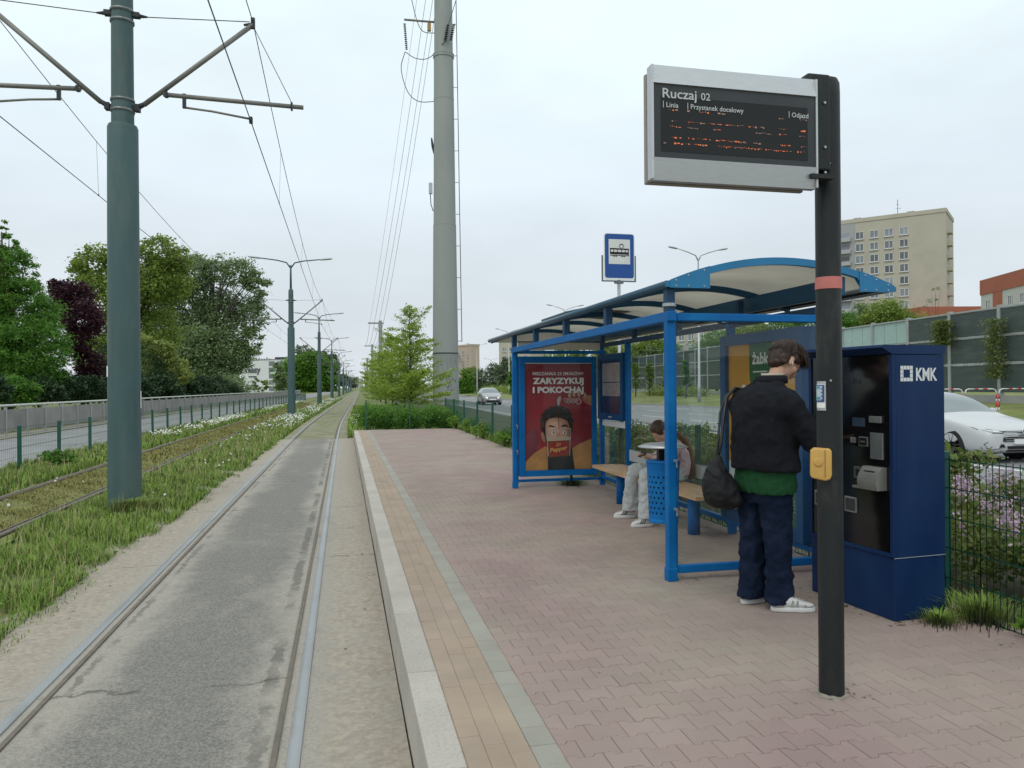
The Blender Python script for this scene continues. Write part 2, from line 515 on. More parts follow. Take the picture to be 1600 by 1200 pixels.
# --- platform: body, kerb stones, tactile strip, edging and wave shaped pavers
P_END = 27.3
M_pink = mat('pink_paver', (.312, .228, .212), .9, 0, .12, 1.3, col2=(.315, .272, .225), s2=.6, thr=(.38, .66), bump=.35, bscale=160, coords='World', island=.045, objr=.045, spec=.2)
M_joint = mat('joint_sand', (.37, .305, .26), .95, 0, .3, 12, coords='World')
M_yel = mat('yellow_paver', (.365, .285, .215), .9, 0, .12, 2.5, col2=(.325, .262, .215), s2=1.1, thr=(.4, .7), bump=.4, bscale=110, coords='World', island=.03, objr=.03, spec=.2)
M_greyp = mat('grey_paver', (.305, .29, .25), .88, 0, .10, 3, bump=.3, bscale=160, coords='World', island=.05, objr=.05)
M_gran = mat('granite_kerb', (.435, .40, .355), .85, 0, .14, 2.2, col2=(.33, .305, .27), s2=60, thr=(.5, .7), bump=.3, bscale=120, coords='World', objr=.05)
plat = MB().span(.325, 4.05, -1.5, P_END, -.5, -.0055).build('platform', M_joint)
tag(plat, 'long raised tram platform paved in dusty pink wavy blocks', 'platform', kind='structure')

def block_mesh(poly, name, ch=.0025, depth=.03, wall=True):
    cx = sum(p[0] for p in poly) / len(poly); cy = sum(p[1] for p in poly) / len(poly)
    n = len(poly)
    hx = max(abs(p[0] - cx) for p in poly); hy = max(abs(p[1] - cy) for p in poly)
    inn = [(cx + (p[0] - cx) * (1 - ch / hx), cy + (p[1] - cy) * (1 - ch / hy)) for p in poly]
    vs = [(p[0], p[1], 0) for p in inn] + [(p[0], p[1], -ch) for p in poly]
    fs = [tuple(range(n))] + [(i, n + i, n + (i + 1) % n, (i + 1) % n) for i in range(n)]
    if wall:
        vs += [(p[0], p[1], -depth) for p in poly]
        fs += [(n + i, 2 * n + i, 2 * n + (i + 1) % n, n + (i + 1) % n) for i in range(n)]
    return vs, fs
LW, PITCH, AM, GAP = .159, .132, .011, .0015
def wave_poly(x0=-.5, x1=.5):
    """dumbbell paver outline; x0..x1 in units of its length, so that edge pieces can be cut"""
    def f(u):
        a = abs(u)
        return PITCH / 2 + (AM if a > .29 else (-AM if a < .21 else AM * (a - .25) / .04))
    us = [u for u in (-.5, -.29, -.21, .21, .29, .5) if x0 < u < x1]
    us = [x0] + us + [x1]
    top = [(u * LW, f(u) - GAP) for u in us]
    top[0] = (top[0][0] + GAP, top[0][1]); top[-1] = (top[-1][0] - GAP, top[-1][1])
    return [(p[0], -p[1]) for p in top] + [p for p in reversed(top)]
XP0, XP1 = .862, 4.02
full = wave_poly(); halfL = wave_poly(-.5, 0); halfR = wave_poly(0, .5)
def as_mesh(poly, nm):
    vs, fs = block_mesh(poly, nm); me = bpy.data.meshes.new(nm); me.from_pydata(vs, [], fs); me.materials.append(M_pink); return me
me_full, me_half = as_mesh(full, 'paver'), as_mesh(halfR, 'paver')
items = []
rp = random.Random(11)
nrow = int((P_END - 1.0) / PITCH)
ncol = int((XP1 - XP0) / LW)
for j in range(nrow):
    y = 1.0 + (j + .5) * PITCH
    sh = (j % 2) * .5
    for i in range(ncol + 1):
        x = XP0 + (i + .5 + sh - .5 * 0) * LW
        if sh and i == ncol: continue
        if x + LW / 2 > XP1 + .02: continue
        items.append((x, y, 0))
    if sh: items.append((XP0, y, 1))
def visible(x, y):
    c, s = math.cos(YAW), math.sin(YAW)
    d = x * s + y * c; xc = x * c - y * s
    return d > .5 and abs(xc / d) < .70 and EYE / d * FPX < 615
items.sort(key=lambda t: (not visible(t[0], t[1]), t[0] ** 2 + t[1] ** 2))
BV, BF = [], []
for k, (x, y, half) in enumerate(items):
    dz = rp.uniform(-.0014, .0008)
    if k < 300:
        o = bpy.data.objects.new('paver', me_half if half else me_full)
        C.objects.link(o); o.parent = plat
        o.location = (x, y, dz); o.rotation_euler = (rp.gauss(0, .0035), rp.gauss(0, .003), rp.gauss(0, .003))
    elif visible(x, y) or True:
        vs, fs = block_mesh(halfR if half else full, '', wall=y < 12)
        n = len(BV); a, b = rp.gauss(0, .0035), rp.gauss(0, .003)
        BV += [(vx + x, vy + y, vz + dz + vx * b + vy * a) for vx, vy, vz in vs]
        BF += [tuple(q + n for q in f) for f in fs]
me = bpy.data.meshes.new('further_pavers'); me.from_pydata(BV, [], BF)
tag(link('further_pavers', me, M_pink, plat), kind='stuff')

def strip(nm, m, x0, x1, ly, ncols, jit, limit=300, stag=0.0, y0=1.5):
    wx = (x1 - x0) / ncols
    g = .0006 if nm == 'tactile_paver' else .001
    def mk(wall=True):
        return block_mesh([(-wx / 2 + g, -ly / 2 + g), (wx / 2 - g, -ly / 2 + g), (wx / 2 - g, ly / 2 - g), (-wx / 2 + g, ly / 2 - g)], nm, .001 if nm == 'tactile_paver' else .002, wall=wall)
    vs, fs = mk(); me = bpy.data.meshes.new(nm); me.from_pydata(vs, [], fs); me.materials.append(m)
    its = [(x0 + (i + .5) * wx, y0 + (j + (.5 if i % 2 else 0) * (1 if stag else 0)) * ly) for j in range(int((P_END - y0) / ly)) for i in range(ncols)]
    its.sort(key=lambda t: (not visible(*t), t[0] ** 2 + t[1] ** 2))
    V, F = [], []
    for k, (x, y) in enumerate(its):
        dz = rp.uniform(-jit, jit)
        if k < limit:
            o = bpy.data.objects.new(nm, me); C.objects.link(o); o.parent = plat
            o.location = (x, y, dz); o.rotation_euler = (rp.gauss(0, .003), rp.gauss(0, .003), 0)
        else:
            n = len(V); V += [(a + x, b + y, c_ + dz) for a, b, c_ in vs]; F += [tuple(q + n for q in f) for f in fs]
    if V:
        me2 = bpy.data.meshes.new('further_' + nm); me2.from_pydata(V, [], F)
        tag(link('further_' + nm, me2, m, plat), kind='stuff')
strip('tactile_paver', M_yel, .468, .742, .185, 3, .0012, 220, 1)
strip('edging_paver', M_greyp, .744, .858, .17, 1, .0012, 140)
for k in range(28):
    y0 = -1.2 + k * 1.05
    if y0 + 1.05 > P_END + .3: break
    b = MB().box((0, 0, -.2), (.152, 1.046, .4), 0, 0, None, .006)
    o = b.build('kerb_stone', M_gran, plat); o.location = (.388 + rp.uniform(-.002, .002), y0 + .525, .002 + rp.uniform(-.003, .003))
    o.rotation_euler = (0, rp.gauss(0, .003), rp.gauss(0, .0015))

# --- carriageway at right with lane markings, service road at left
M_road = mat('road_asphalt', (.225, .23, .235), .85, 0, .10, .5, col2=(.19, .193, .197), s2=.25, bump=.3, bscale=40, coords='World', stretch=(1, .25, 1))
M_mark = mat('road_marking', (.62, .63, .62), .8, 0, .15, 4, col2=(.4, .4, .4), s2=3, thr=(.6, .75), coords='World')
def far_edge(y): return 25.6 if y < 50 else (25.6 - (y - 50) * .19 if y < 92 else 17.6)
vs, fs = [], []
yr = [-30, 0, 10, 20, 26, 30, 34, 38, 42, 46, 50, 60, 70, 80, 92, 120, 170, 250, 420]
for y in yr: vs += [(8.4 + off(y), y, -.15), (far_edge(y) + off(y), y, -.15)]
for j in range(len(yr) - 1): fs.append((2 * j, 2 * j + 1, 2 * j + 3, 2 * j + 2))
me = bpy.data.meshes.new('road'); me.from_pydata(vs, [], fs)
road = tag(link('road', me, M_road), 'wide grey multi lane road beyond the fence', 'road', kind='structure')
def dash(x, y0, y1, wd=.14):
    q = MB().add([(x - wd / 2 + off(y0), y0, -.146), (x + wd / 2 + off(y0), y0, -.146), (x + wd / 2 + off(y1), y1, -.146), (x - wd / 2 + off(y1), y1, -.146)], [(0, 1, 2, 3)])
    q.build('lane_marking', M_mark, road)
for x, y0, st, ln, n in ((15.7, 12, 6, 3.2, 16), (19.2, 14, 6, 3.2, 16), (22.4, 18, 6, 3.2, 8)):
    for k in range(n):
        if x < far_edge(y0 + k * st) - 1: dash(x, y0 + k * st, y0 + k * st + ln)
dash(12.3, 8, 34, .18); dash(12.3, 40, 70, .18); dash(8.75, 2, 120, .16)
M_kerb = mat('kerb_concrete', (.36, .355, .34), .85, 0, .12, 3, coords='World')
kb = MB()
for a, b_ in zip(yr[:-1], yr[1:]):
    for fx in (lambda y: 8.3, lambda y: far_edge(y) + .02):
        kb.add([(fx(a) + off(a), a, -.05), (fx(a) + .14 + off(a), a, -.05), (fx(b_) + .14 + off(b_), b_, -.05), (fx(b_) + off(b_), b_, -.05),
                (fx(a) + off(a), a, -.3), (fx(a) + .14 + off(a), a, -.3), (fx(b_) + .14 + off(b_), b_, -.3), (fx(b_) + off(b_), b_, -.3)],
               [(0, 1, 2, 3), (0, 3, 7, 4), (1, 5, 6, 2)])
kb.build('kerb', M_kerb, road)
M_verge = mat('verge_grass', (.16, .19, .055), .95, 0, .25, .8, col2=(.25, .23, .10), s2=.35, bump=.5, bscale=15, coords='World')
vs, fs = [], []
for y in yr:
    e0 = far_edge(y) + .1
    vs += [(e0 + off(y), y, -.055), (e0 + 1.6 + off(y), y, .12), (max(e0 + 3, 29) + off(y), y, .42), (36 + off(y), y, .60), (60 + off(y), y, .62)]
for j in range(len(yr) - 1):
    for i in range(4): fs.append((5 * j + i, 5 * j + i + 1, 5 * j + 6 + i, 5 * j + 5 + i))
me = bpy.data.meshes.new('verge'); me.from_pydata(vs, [], fs)
tag(link('verge', me, M_verge), 'mown grass verge sloping up from the road to the noise barrier', 'verge', kind='structure')
M_bed = mat('bed_soil', (.075, .065, .04), .95, 0, .3, 5, col2=(.07, .095, .03), s2=1.5, bump=.6, bscale=20, coords='World')
tag(sheet('planting_bed', [4.03, 5, 6.5, 8.28], [-2, 4, 10, 16, 22, 27, 32, 38, 46, 60, 90], lambda x, y: -.06 - .01 * (x - 4), M_bed), 'dark soil planting bed between the platform fence and the road', 'bed', kind='structure')
M_path = mat('service_road', (.255, .255, .255), .88, 0, .10, .6, col2=(.215, .215, .215), s2=.4, bump=.3, bscale=50, coords='World')
ylong = [-5, 5, 12, 18, 26, 30, 34, 38, 42, 46, 60, 80, 110, 150, 220, 420]
sr = tag(sheet('service_road', [-12.2, -9.5, -7.75], ylong, -.33, M_path), 'plain grey service road between the green fence and the panelled barrier', 'road', kind='structure')
tag(sheet('barrier_footing', [-13.4, -12.2], ylong, -.29, mat('sandy_footing', (.30, .275, .235), .9, 0, .25, 2, coords='World')), 'pale sandy strip at the foot of the panelled barrier', 'strip', kind='structure')
sheet('seam', [-10.05, -10.0], ylong, -.326, mat('tar_seam', (.09, .09, .09), .8, 0, .2, 3), parent=sr)

# ================================================================== TRAM POLES AND OVERHEAD LINE
ORD = ['nearest', 'second', 'third', 'fourth', 'fifth', 'sixth', 'seventh', 'eighth', 'ninth', 'tenth', 'eleventh', 'twelfth']
def clamp_parts(t, s, z):
    for dz in (-.10, .06):
        MB().lathe([(.172, -.018), (.172, .018)], (0, 0, z + dz), 24).build('clamp_band', M_steel, t, False, True)
def make_pole():
    t = thing('catenary_pole', '', 'pole', (0, 0, 0), 0, 'green catenary poles down the middle of the tramway')
    lo = MB().lathe([(.245, -.2), (.238, 0), (.226, 3), (.216, 5.76), (.20, 5.80), (.165, 5.80)], (0, 0, 0), 32).build('lower_mast', M_greenpole, t, False)
    auto_smooth(lo)
    up = MB().lathe([(.160, 5.80), (.152, 7.8), (.15, 8.1), (.07, 8.25)], (0, 0, 0), 28).build('upper_mast', M_greenpole, t, False)
    auto_smooth(up)
    MB().lathe([(.07, 8.2), (.062, 9.0), (.05, 9.7)], (0, 0, 0), 16).build('lamp_mast', M_greenpole, t, False, True)
    for s_ in (-1, 1):
        b = MB().tube([(0, 0, 9.5), (s_ * .25, 0, 9.85), (s_ * .8, 0, 9.98), (s_ * 1.85, 0, 10.1)], [.045, .042, .038, .034], 10)
        b.build('lamp_arm', M_greenpole, t, False, True)
        h = MB().lathe([(.03, 0), (.09, .06), (.105, .3), (.10, .6), (.06, .78), (.01, .8)], (s_ * 1.75, 0, 10.085), 14, 0,
                       Matrix.Rotation(s_ * R(84), 4, 'Y') @ Matrix.Diagonal((.6, 1, 1, 1)))
        h.build('lamp_head', M_steel, t, False, True)
        for z in (6.12, 7.48): clamp_parts(t, s_, z)
        MB().tube([(s_ * .30, 0, 6.14), (s_ * 1.9, 0, 7.52)], .038, 10).build('boom', M_tube, t, False, True)
        for q in (MB().tube([(s_ * .15, 0, 6.06), (s_ * .34, 0, 6.17)], [.05, .03], 8), MB().box((s_ * .21, 0, 6.08), (.07, .12, .10)),
                  MB().box((s_ * 1.9, 0, 7.54), (.06, .07, .16)), MB().tube([(s_ * 1.76, 0, 7.5), (s_ * 1.87, 0, 7.53)], .02, 6), MB().box((s_ * .2, 0, 7.50), (.10, .10, .07)),
                  MB().tube([(s_ * .14, 0, 7.50), (s_ * .36, 0, 7.49)], [.05, .012], 8), MB().tube([(s_ * .46, 0, 6.28), (s_ * .50, 0, 6.31), (s_ * .57, 0, 6.325)], .014, 6),
                  MB().box((s_ * .62, 0, 6.32), (.05, .08, .08)), MB().box((s_ * .88, 0, 6.24), (.05, .05, .22)), MB().box((s_ * 2.48, 0, 6.27), (.03, .07, .12))):
            q.build('fitting', M_dark, t, False)
        MB().tube([(s_ * .58, 0, 6.32), (s_ * 2.66, 0, 6.265)], .036, 10).build('cross_tube', M_tube, t, False, True)
        MB().tube([(s_ * .90, 0, 6.14), (s_ * 1.28, 0, 6.11), (s_ * 1.85, 0, 6.03)], .017, 8).build('registration_arm', M_tube, t, False, True)
        MB().box((s_ * 1.86, 0, 6.01), (.05, .09, .09)).build('wire_clip', M_dark, t, False)
        MB().tube([(s_ * .36, 0, 7.49), (s_ * 1.85, 0, 7.56)], .0075, 5).build('tie_rod', M_wire, t, False)
        MB().tube([(s_ * 1.9, 0, 7.5), (s_ * 2.48, 0, 6.33)], .006, 5).build('stay', M_wire, t, False)
    return t
def copy_thing(src, loc, rz=0, label=None, name=None):
    r = src.copy(); C.objects.link(r); r.location = loc; r.rotation_euler = (0, 0, rz)
    if label: r['label'] = label
    for ch in list(src.children):
        c_ = ch.copy(); C.objects.link(c_); c_.parent = r
        for g in list(ch.children):
            d_ = g.copy(); C.objects.link(d_); d_.parent = c_
    return r
pole0 = make_pole()
POLES, PBASE = [(-3.27, 12.67)], [-.3]
for d in (48, 80, 114, 150, 186, 222, 260, 300, 345):      # the tramway sinks gently away from the stop
    p = at(565 - 5250 / d, 640, d)
    POLES.append((p.x, p.y)); PBASE.append(-.55 - .011 * (d - 48))
pole0.location = (POLES[0][0], POLES[0][1], -.3)
pole0['label'] = 'thick grey green catenary pole nearest the camera, its foot in the grass at left'
for k, (x, y) in enumerate(POLES[1:], 1):
    copy_thing(pole0, (x, y, PBASE[k]), 0, '%s catenary pole from the camera with a twin street lamp on top' % ORD[k])
st = MB()
for zc, a, ww, hh in ((1.98, R(208), .09, .16), (1.5, R(-2), .05, .26)):
    n = 6
    vs, fs = [], []
    for i in range(n + 1):
        an = a + (i / n - .5) * ww / .23
        for z in (zc, zc + hh): vs.append((.2375 * math.cos(an), .2375 * math.sin(an), z))
    for i in range(n): fs.append((2 * i, 2 * i + 2, 2 * i + 3, 2 * i + 1))
    st.add(vs, fs)
st.build('sticker', M_white, pole0, False)

wz = -.3
def sag(a, b, s_, n=14):
    a, b = Vector(a), Vector(b)
    return [a.lerp(b, i / n) - Vector((0, 0, s_ * 4 * (i / n) * (1 - i / n))) for i in range(n + 1)]
PW = [(-3.27, -21.0, -.3)] + [(x, y, z) for (x, y), z in zip(POLES, PBASE)]
for side, s_ in (('near', 1), ('far', -1)):
    cw, mw = MB(), MB()
    mes = thing('messenger_wire', 'upper messenger wire with droppers above the %s tram track' % side, 'wire', (PW[1][0] + s_ * 2.02, PW[1][1], 7.0))
    for (x0, y0, w0), (x1, y1, w1) in zip(PW[:-1], PW[1:]):
        a, b = (x0 + s_ * 1.86, y0, 5.99 + w0), (x1 + s_ * 1.86, y1, 5.99 + w1)
        cw.tube(sag(a, b, .02, 4), .0085 if y0 < 60 else .012, 5)
        pts = sag((x0 + s_ * 1.9, y0, 7.56 + w0), (x1 + s_ * 1.9, y1, 7.56 + w1), .85)
        mw.tube(pts, .0075 if y0 < 60 else .011, 5)
        if y1 < 110:
            nd = 4
            for i in range(nd):
                f_ = (i + .6) / (nd + .2)
                k = f_ * 14; i0 = int(k)
                p = pts[i0].lerp(pts[min(i0 + 1, 14)], k - i0)
                q = Vector(a).lerp(Vector(b), f_)
                MB().tube([p, q], .0035, 4).box((q.x, q.y, q.z), (.02, .03, .04)).build('dropper', M_wire, mes)
    mw.build('wire', M_wire, mes)
    tag(cw.build('contact_wire', M_wire), 'lower contact wire running above the %s tram track' % side, 'wire')

# ================================================================== POWER PYLON (tapered steel column)
PX, PY = 8.75, 67.5
pyl = thing('power_pylon', 'tall pale grey tapered power line column behind the light green trees', 'pylon', (PX, PY, -.2))
M_pyl = mat('pylon_paint', (.29, .31, .295), .6, 0, .05, .6, col2=(.26, .28, .265), s2=.35, bump=.05, bscale=4, stretch=(1, 1, .3))
def pr_(z): return 1.17 - z * .0103
prof = []
for z0, z1 in ((0, 15.9), (15.9, 31.0), (31.0, 46)):
    prof += [(pr_(z0) + (.0 if z0 == 0 else -.025), z0 + .001), (pr_(z1), z1)]
auto_smooth(MB().lathe(prof, (0, 0, 0), 40).build('column', M_pyl, pyl, False))
for z in (31.0, 37.2):
    MB().lathe([(pr_(z) + .02, z - .35), (pr_(z) + .07, z - .3), (pr_(z) + .07, z - .12), (pr_(z) + .09, z - .1), (pr_(z) + .09, z), (pr_(z) - .1, z + .01)], (0, 0, 0), 32).build('flange', M_pyl, pyl, False)
for z in (6.2, 15.9, 27):
    MB().lathe([(pr_(z) + .004, z - .03), (pr_(z) + .012, z), (pr_(z) + .004, z + .03)], (0, 0, 0), 40).build('weld_seam', M_pyl, pyl, False)
MB().lathe([(pr_(4.6) + .02, 4.55), (pr_(4.6) + .02, 4.65)], (0, 0, 0), 32).build('guard_ring', M_dark, pyl, False)
sp = MB()
for k in range(36):
    a = 2 * math.pi * k / 36
    r0, r1 = pr_(4.6) + .02, pr_(4.6) + .16 + .5 * max(0, abs(math.cos(a)) - .7) * 3
    sp.tube([(r0 * math.cos(a), r0 * math.sin(a), 4.6), (r1 * math.cos(a), r1 * math.sin(a), 3.6 - .5 * (k % 2))], .011, 4)
tag(sp.build('anti_climb_spikes', mat('spike_steel', (.17, .18, .17), .6, .3), pyl, False), kind='stuff')
# ladder on the right
ca, sa = math.cos(R(-14)), math.sin(R(-14))
for s_ in (-.0,):
    ld = MB()
    for rad in (.34,):
        ld.tube([((pr_(z) + rad) * ca, (pr_(z) + rad) * sa, z) for z in (5.6, 16, 30, 44)], .035, 5)
    ld.build('ladder_rail', M_dark, pyl, False)
rg = MB(); br = MB()
for k in range(110):
    z = 5.7 + k * .35; r = pr_(z) + .34
    rg.tube([(r * ca + .14 * sa, r * sa - .14 * ca, z), (r * ca - .14 * sa, r * sa + .14 * ca, z)], .018, 4)
    if k % 8 == 0: MB().tube([(pr_(z) * ca, pr_(z) * sa, z), (r * ca, r * sa, z)], .035, 5).build('ladder_bracket', M_steel, pyl, False)
tag(rg.build('ladder_rungs', M_dark, pyl, False), kind='stuff')
ux, uy = -math.cos(YAW), math.sin(YAW)                  # towards image left
def PL(l, z, f=0.0): return (ux * l - f * math.sin(YAW), uy * l - f * math.cos(YAW), z)
zA = 34.0
MB().tube([PL(.7, zA - .1), PL(3.45, zA + .15)], .09, 8).build('side_arm', M_tube, pyl, False, True)
MB().box(PL(1.25, zA - .55), (.3, .3, .65)).build('marker_plate', mat('ochre_plate', (.38, .25, .10), .7), pyl, False)
ins = MB()
for k in range(14):
    z = zA - .25 - k * .17
    ins.lathe([(.04, z + .06), (.13, z), (.04, z - .06)], PL(3.42 - .012 * k, 0), 10)
ins.build('insulator', M_dark, pyl, False, True)
MB().tube(smooth_path([PL(3.4, zA - 2.7), PL(3.75, zA - 4.2), PL(3.2, zA - 6.2), PL(2.2, zA - 7.1), PL(.6, zA - 7.1)]), .035, 5).tube(
    smooth_path([PL(3.4, zA - 2.7), PL(2.4, zA - 3.3), PL(1.2, zA - 3.2), PL(-.3, zA - 2.2, 1.1)]), .035, 5).tube(
    smooth_path([PL(3.2, zA + 4.5), PL(2.8, zA + 2), PL(2.0, zA - .7), PL(.6, zA - 1.1)]), .035, 5).build('jumper_cable', M_wire, pyl, False)
for l in (-.25, -.75):
    i2 = MB()
    for k in range(9):
        z = 31.9 + k * .16
        i2.lathe([(.05, -.05), (.15, 0), (.05, .05)], PL(l - .03 * k, z, .95), 10)
    i2.build('strain_insulator', M_dark, pyl, False, True)
MB().tube([PL(-.55, 33.3, .95), PL(-1.4, 36, .9), PL(-2.6, 42, .8)], .03, 5).build('down_lead', M_wire, pyl, False)
MB().lathe([(.05, .0), (.5, .06), (.62, .14), (.62, .17), (.48, .12), (.05, .05)], PL(1.12, 22.9), 18, 0, Matrix.Rotation(R(80), 4, 'Y') @ Matrix.Diagonal((1.3, .5, 1, 1))).build('dish_antenna', M_dark, pyl, False, True)
MB().box(PL(1.22, 19.2), (.3, .3, .95), YAW * -1).build('equipment_box', M_steel, pyl, False)
MB().tube([PL(1.25, 18.8), PL(1.2, 17.8), PL(1.0, 17.2)], .04, 5).build('box_cable', M_wire, pyl, False)
gr = MB()
def gpt(u, z):
    a = R(-90) - .12 + u; r = pr_(z) + .008
    return (r * math.cos(a - .02), r * math.sin(a - .02), z)
for ln in ([(-.05, 2.6), (.02, 2.1), (-.12, 1.9), (-.02, 1.65), (.14, 1.7)], [(.12, 2.5), (.2, 2.0), (.3, 1.75), (.2, 1.6)],
           [(.22, 2.2), (.4, 2.4), (.52, 2.2), (.62, 2.25), (.6, 2.0)], [(.15, 2.1), (.05, 1.5), (.3, 1.3), (.42, 1.5)]):
    MB().tube([gpt(u * 1.2 + .1, z) for u, z in ln], .022, 4).build('graffiti_stroke', mat('spray_paint', (.06, .065, .065), .7), pyl, False)
# concrete line poles and conductors receding with the tramway
M_cpole = mat('weathered_pole', (.23, .235, .23), .8, 0, .1, 2)
CP = []
for k, (px, pt, d) in enumerate(((595, 501, 120), (582, 538, 185), (574, 559, 260), (571, 574, 380))):
    b = at(px, 606, d); tpt = at(px, pt, d)
    t = thing('line_pole', '%s slim concrete line pole beyond the light green trees' % ORD[k], 'pole', (b.x, b.y, -.3), 0, 'concrete line poles right of the tramway')
    h = tpt.z + .3
    MB().lathe([(.42, 0), (.26, h)], (0, 0, 0), 12).build('shaft', M_cpole, t, False, True)
    MB().box((-.7, 0, h - .4), (2.4, .25, .2)).build('crossarm', M_cpole, t, False)
    CP.append((b.x, b.y, tpt.z))
for k, (px0, px1) in enumerate(((648, 586), (664, 592), (676, 597), (683, 600))):
    a = at(px0 + 22, -150, 66); b = Vector((CP[0][0] - 1.6 + k * .7, CP[0][1], CP[0][2] - .2)); b2 = Vector((CP[1][0] - 1.6 + k * .7, CP[1][1], CP[1][2] - .2))
    q = MB().tube(sag(a, b, 1.6), .02 if k else .014, 5).tube(sag(b, b2, 1.0), .03, 4)
    tag(q.build('power_line', M_wire), 'thin power line, %s of four descending left of the grey column' % ('first', 'second', 'third', 'last')[k], 'wire', 'power lines beside the column')

# ================================================================== LEFT: FENCE AND PANELLED BARRIER
fl = thing('mesh_fence', 'low green post and wire fence between the far track and service road', 'fence', (-7.1, 20, -.3))
mp_ = MB().box((0, 0, .5), (.075, .06, 1.04), 0, 0, None, .008).mesh('post'); mp_.materials.append(M_fence)
yposts = [9.4 + 2.43 * i for i in range(44)]
for y in yposts:
    o = bpy.data.objects.new('post', mp_); C.objects.link(o); o.parent = fl
    o.location = (off(y), y - 20, -.02); o.rotation_euler = (rs.gauss(0, .012), rs.gauss(0, .012), 0)
wp = MB()
for i in range(int(2.43 / .10)): wp.tube([(0, i * .10, .06), (0, i * .10, .97)], .0022, 3, 0, False)
for z in (.08, .3, .52, .74, .95): wp.tube([(.006, 0, z), (.006, 2.43, z)], .003, 3, 0, False)
wpm = wp.mesh('wire_panel'); wpm.materials.append(M_fence)
for y in yposts[:-1]:
    o = bpy.data.objects.new('wire_panel', wpm); C.objects.link(o); o.parent = fl
    o.location = (off(y), y - 20, 0); o.rotation_euler = (0, 0, -math.atan2(off(y + 2.43) - off(y), 2.43))
M_bpan = mat('barrier_panel', (.27, .26, .245), .8, 0, .16, .9, col2=(.215, .205, .195), s2=.5, coords='World')
M_bpan2 = mat('barrier_steel', (.40, .41, .40), .6, .3, .1, 3)
bar = thing('panelled_barrier', 'long waist high grey panelled barrier with a pale handrail below the trees', 'barrier', (-12.9, 33, -.3))
pm = MB().box((0, 0, .58), (.05, 1.82, .86)).mesh('panel'); pm.materials.append(M_bpan)
pm2 = MB().box((.03, 0, .54), (.09, .09, 1.14)).mesh('post'); pm2.materials.append(M_bpan2)
hr = MB()
for k in range(90):
    y = 6 + k * 1.95
    for nm, q, yy in (('panel', pm, y + .975), ('post', pm2, y)):
        o = bpy.data.objects.new(nm, q); C.objects.link(o); o.parent = bar
        o.location = (off(yy) + rs.gauss(0, .004), yy - 33, rs.gauss(0, .004)); o.rotation_euler = (0, 0, -math.atan2(off(yy + 1) - off(yy - 1), 2))
    hr.tube([(off(y), y - 33, 1.17), (off(y + 1.95), y + 1.95 - 33, 1.17)], .045, 6, 0, False)
hr.build('handrail', mat('handrail_paint', (.55, .56, .52), .5, .1), bar, False, True)

# ================================================================== STREET LAMPS AT RIGHT
def make_lamp():
    t = thing('street_lamp', '', 'lamp', (0, 0, 0), 0, 'twin arm street lamps along the road')
    MB().lathe([(.12, 0), (.11, 1.1), (.085, 1.15), (.05, 9.3)], (0, 0, 0), 12).build('post', M_steel, t, False, True)
    for s_ in (-1, 1):
        MB().tube([(0, 0, 9.2), (s_ * .18, 0, 9.55), (s_ * .7, 0, 9.75), (s_ * 1.5, 0, 9.98)], [.045, .042, .036, .03], 8).build('arm', M_steel, t, False, True)
        MB().lathe([(.03, 0), (.09, .06), (.105, .3), (.10, .5), (.06, .64), (.01, .66)], (s_ * 1.45, 0, 9.96), 12, 0,
                   Matrix.Rotation(s_ * R(80), 4, 'Y') @ Matrix.Diagonal((.6, 1, 1, 1))).build('lamp_head', M_steel, t, False, True)
    return t
lamp0 = make_lamp()
for k, (px, pt, d, txt) in enumerate(((1091, 388, 50, 'grey twin arm street lamp above the arched shelter roof, nearest and tallest of its row'),
                                    (883, 477, 83, 'second twin arm street lamp, showing over the long edge of the shelter roof'),
                                    (795, 514, 116, 'third twin arm street lamp, just above the far roof tip'),
                                    (745, 537, 152, 'twin arm street lamp standing between the grey column and the shelter'),
                                    (767, 560, 215, 'smallest twin arm street lamp, farthest along the road'))):
    p = at(px, pt, d)
    base = .12 if k < 4 else .0
    o = lamp0 if k == 0 else copy_thing(lamp0, (0, 0, 0))
    o.location = (p.x, p.y, p.z - 10.02); o['label'] = txt
    o.scale = (1, 1, 1)

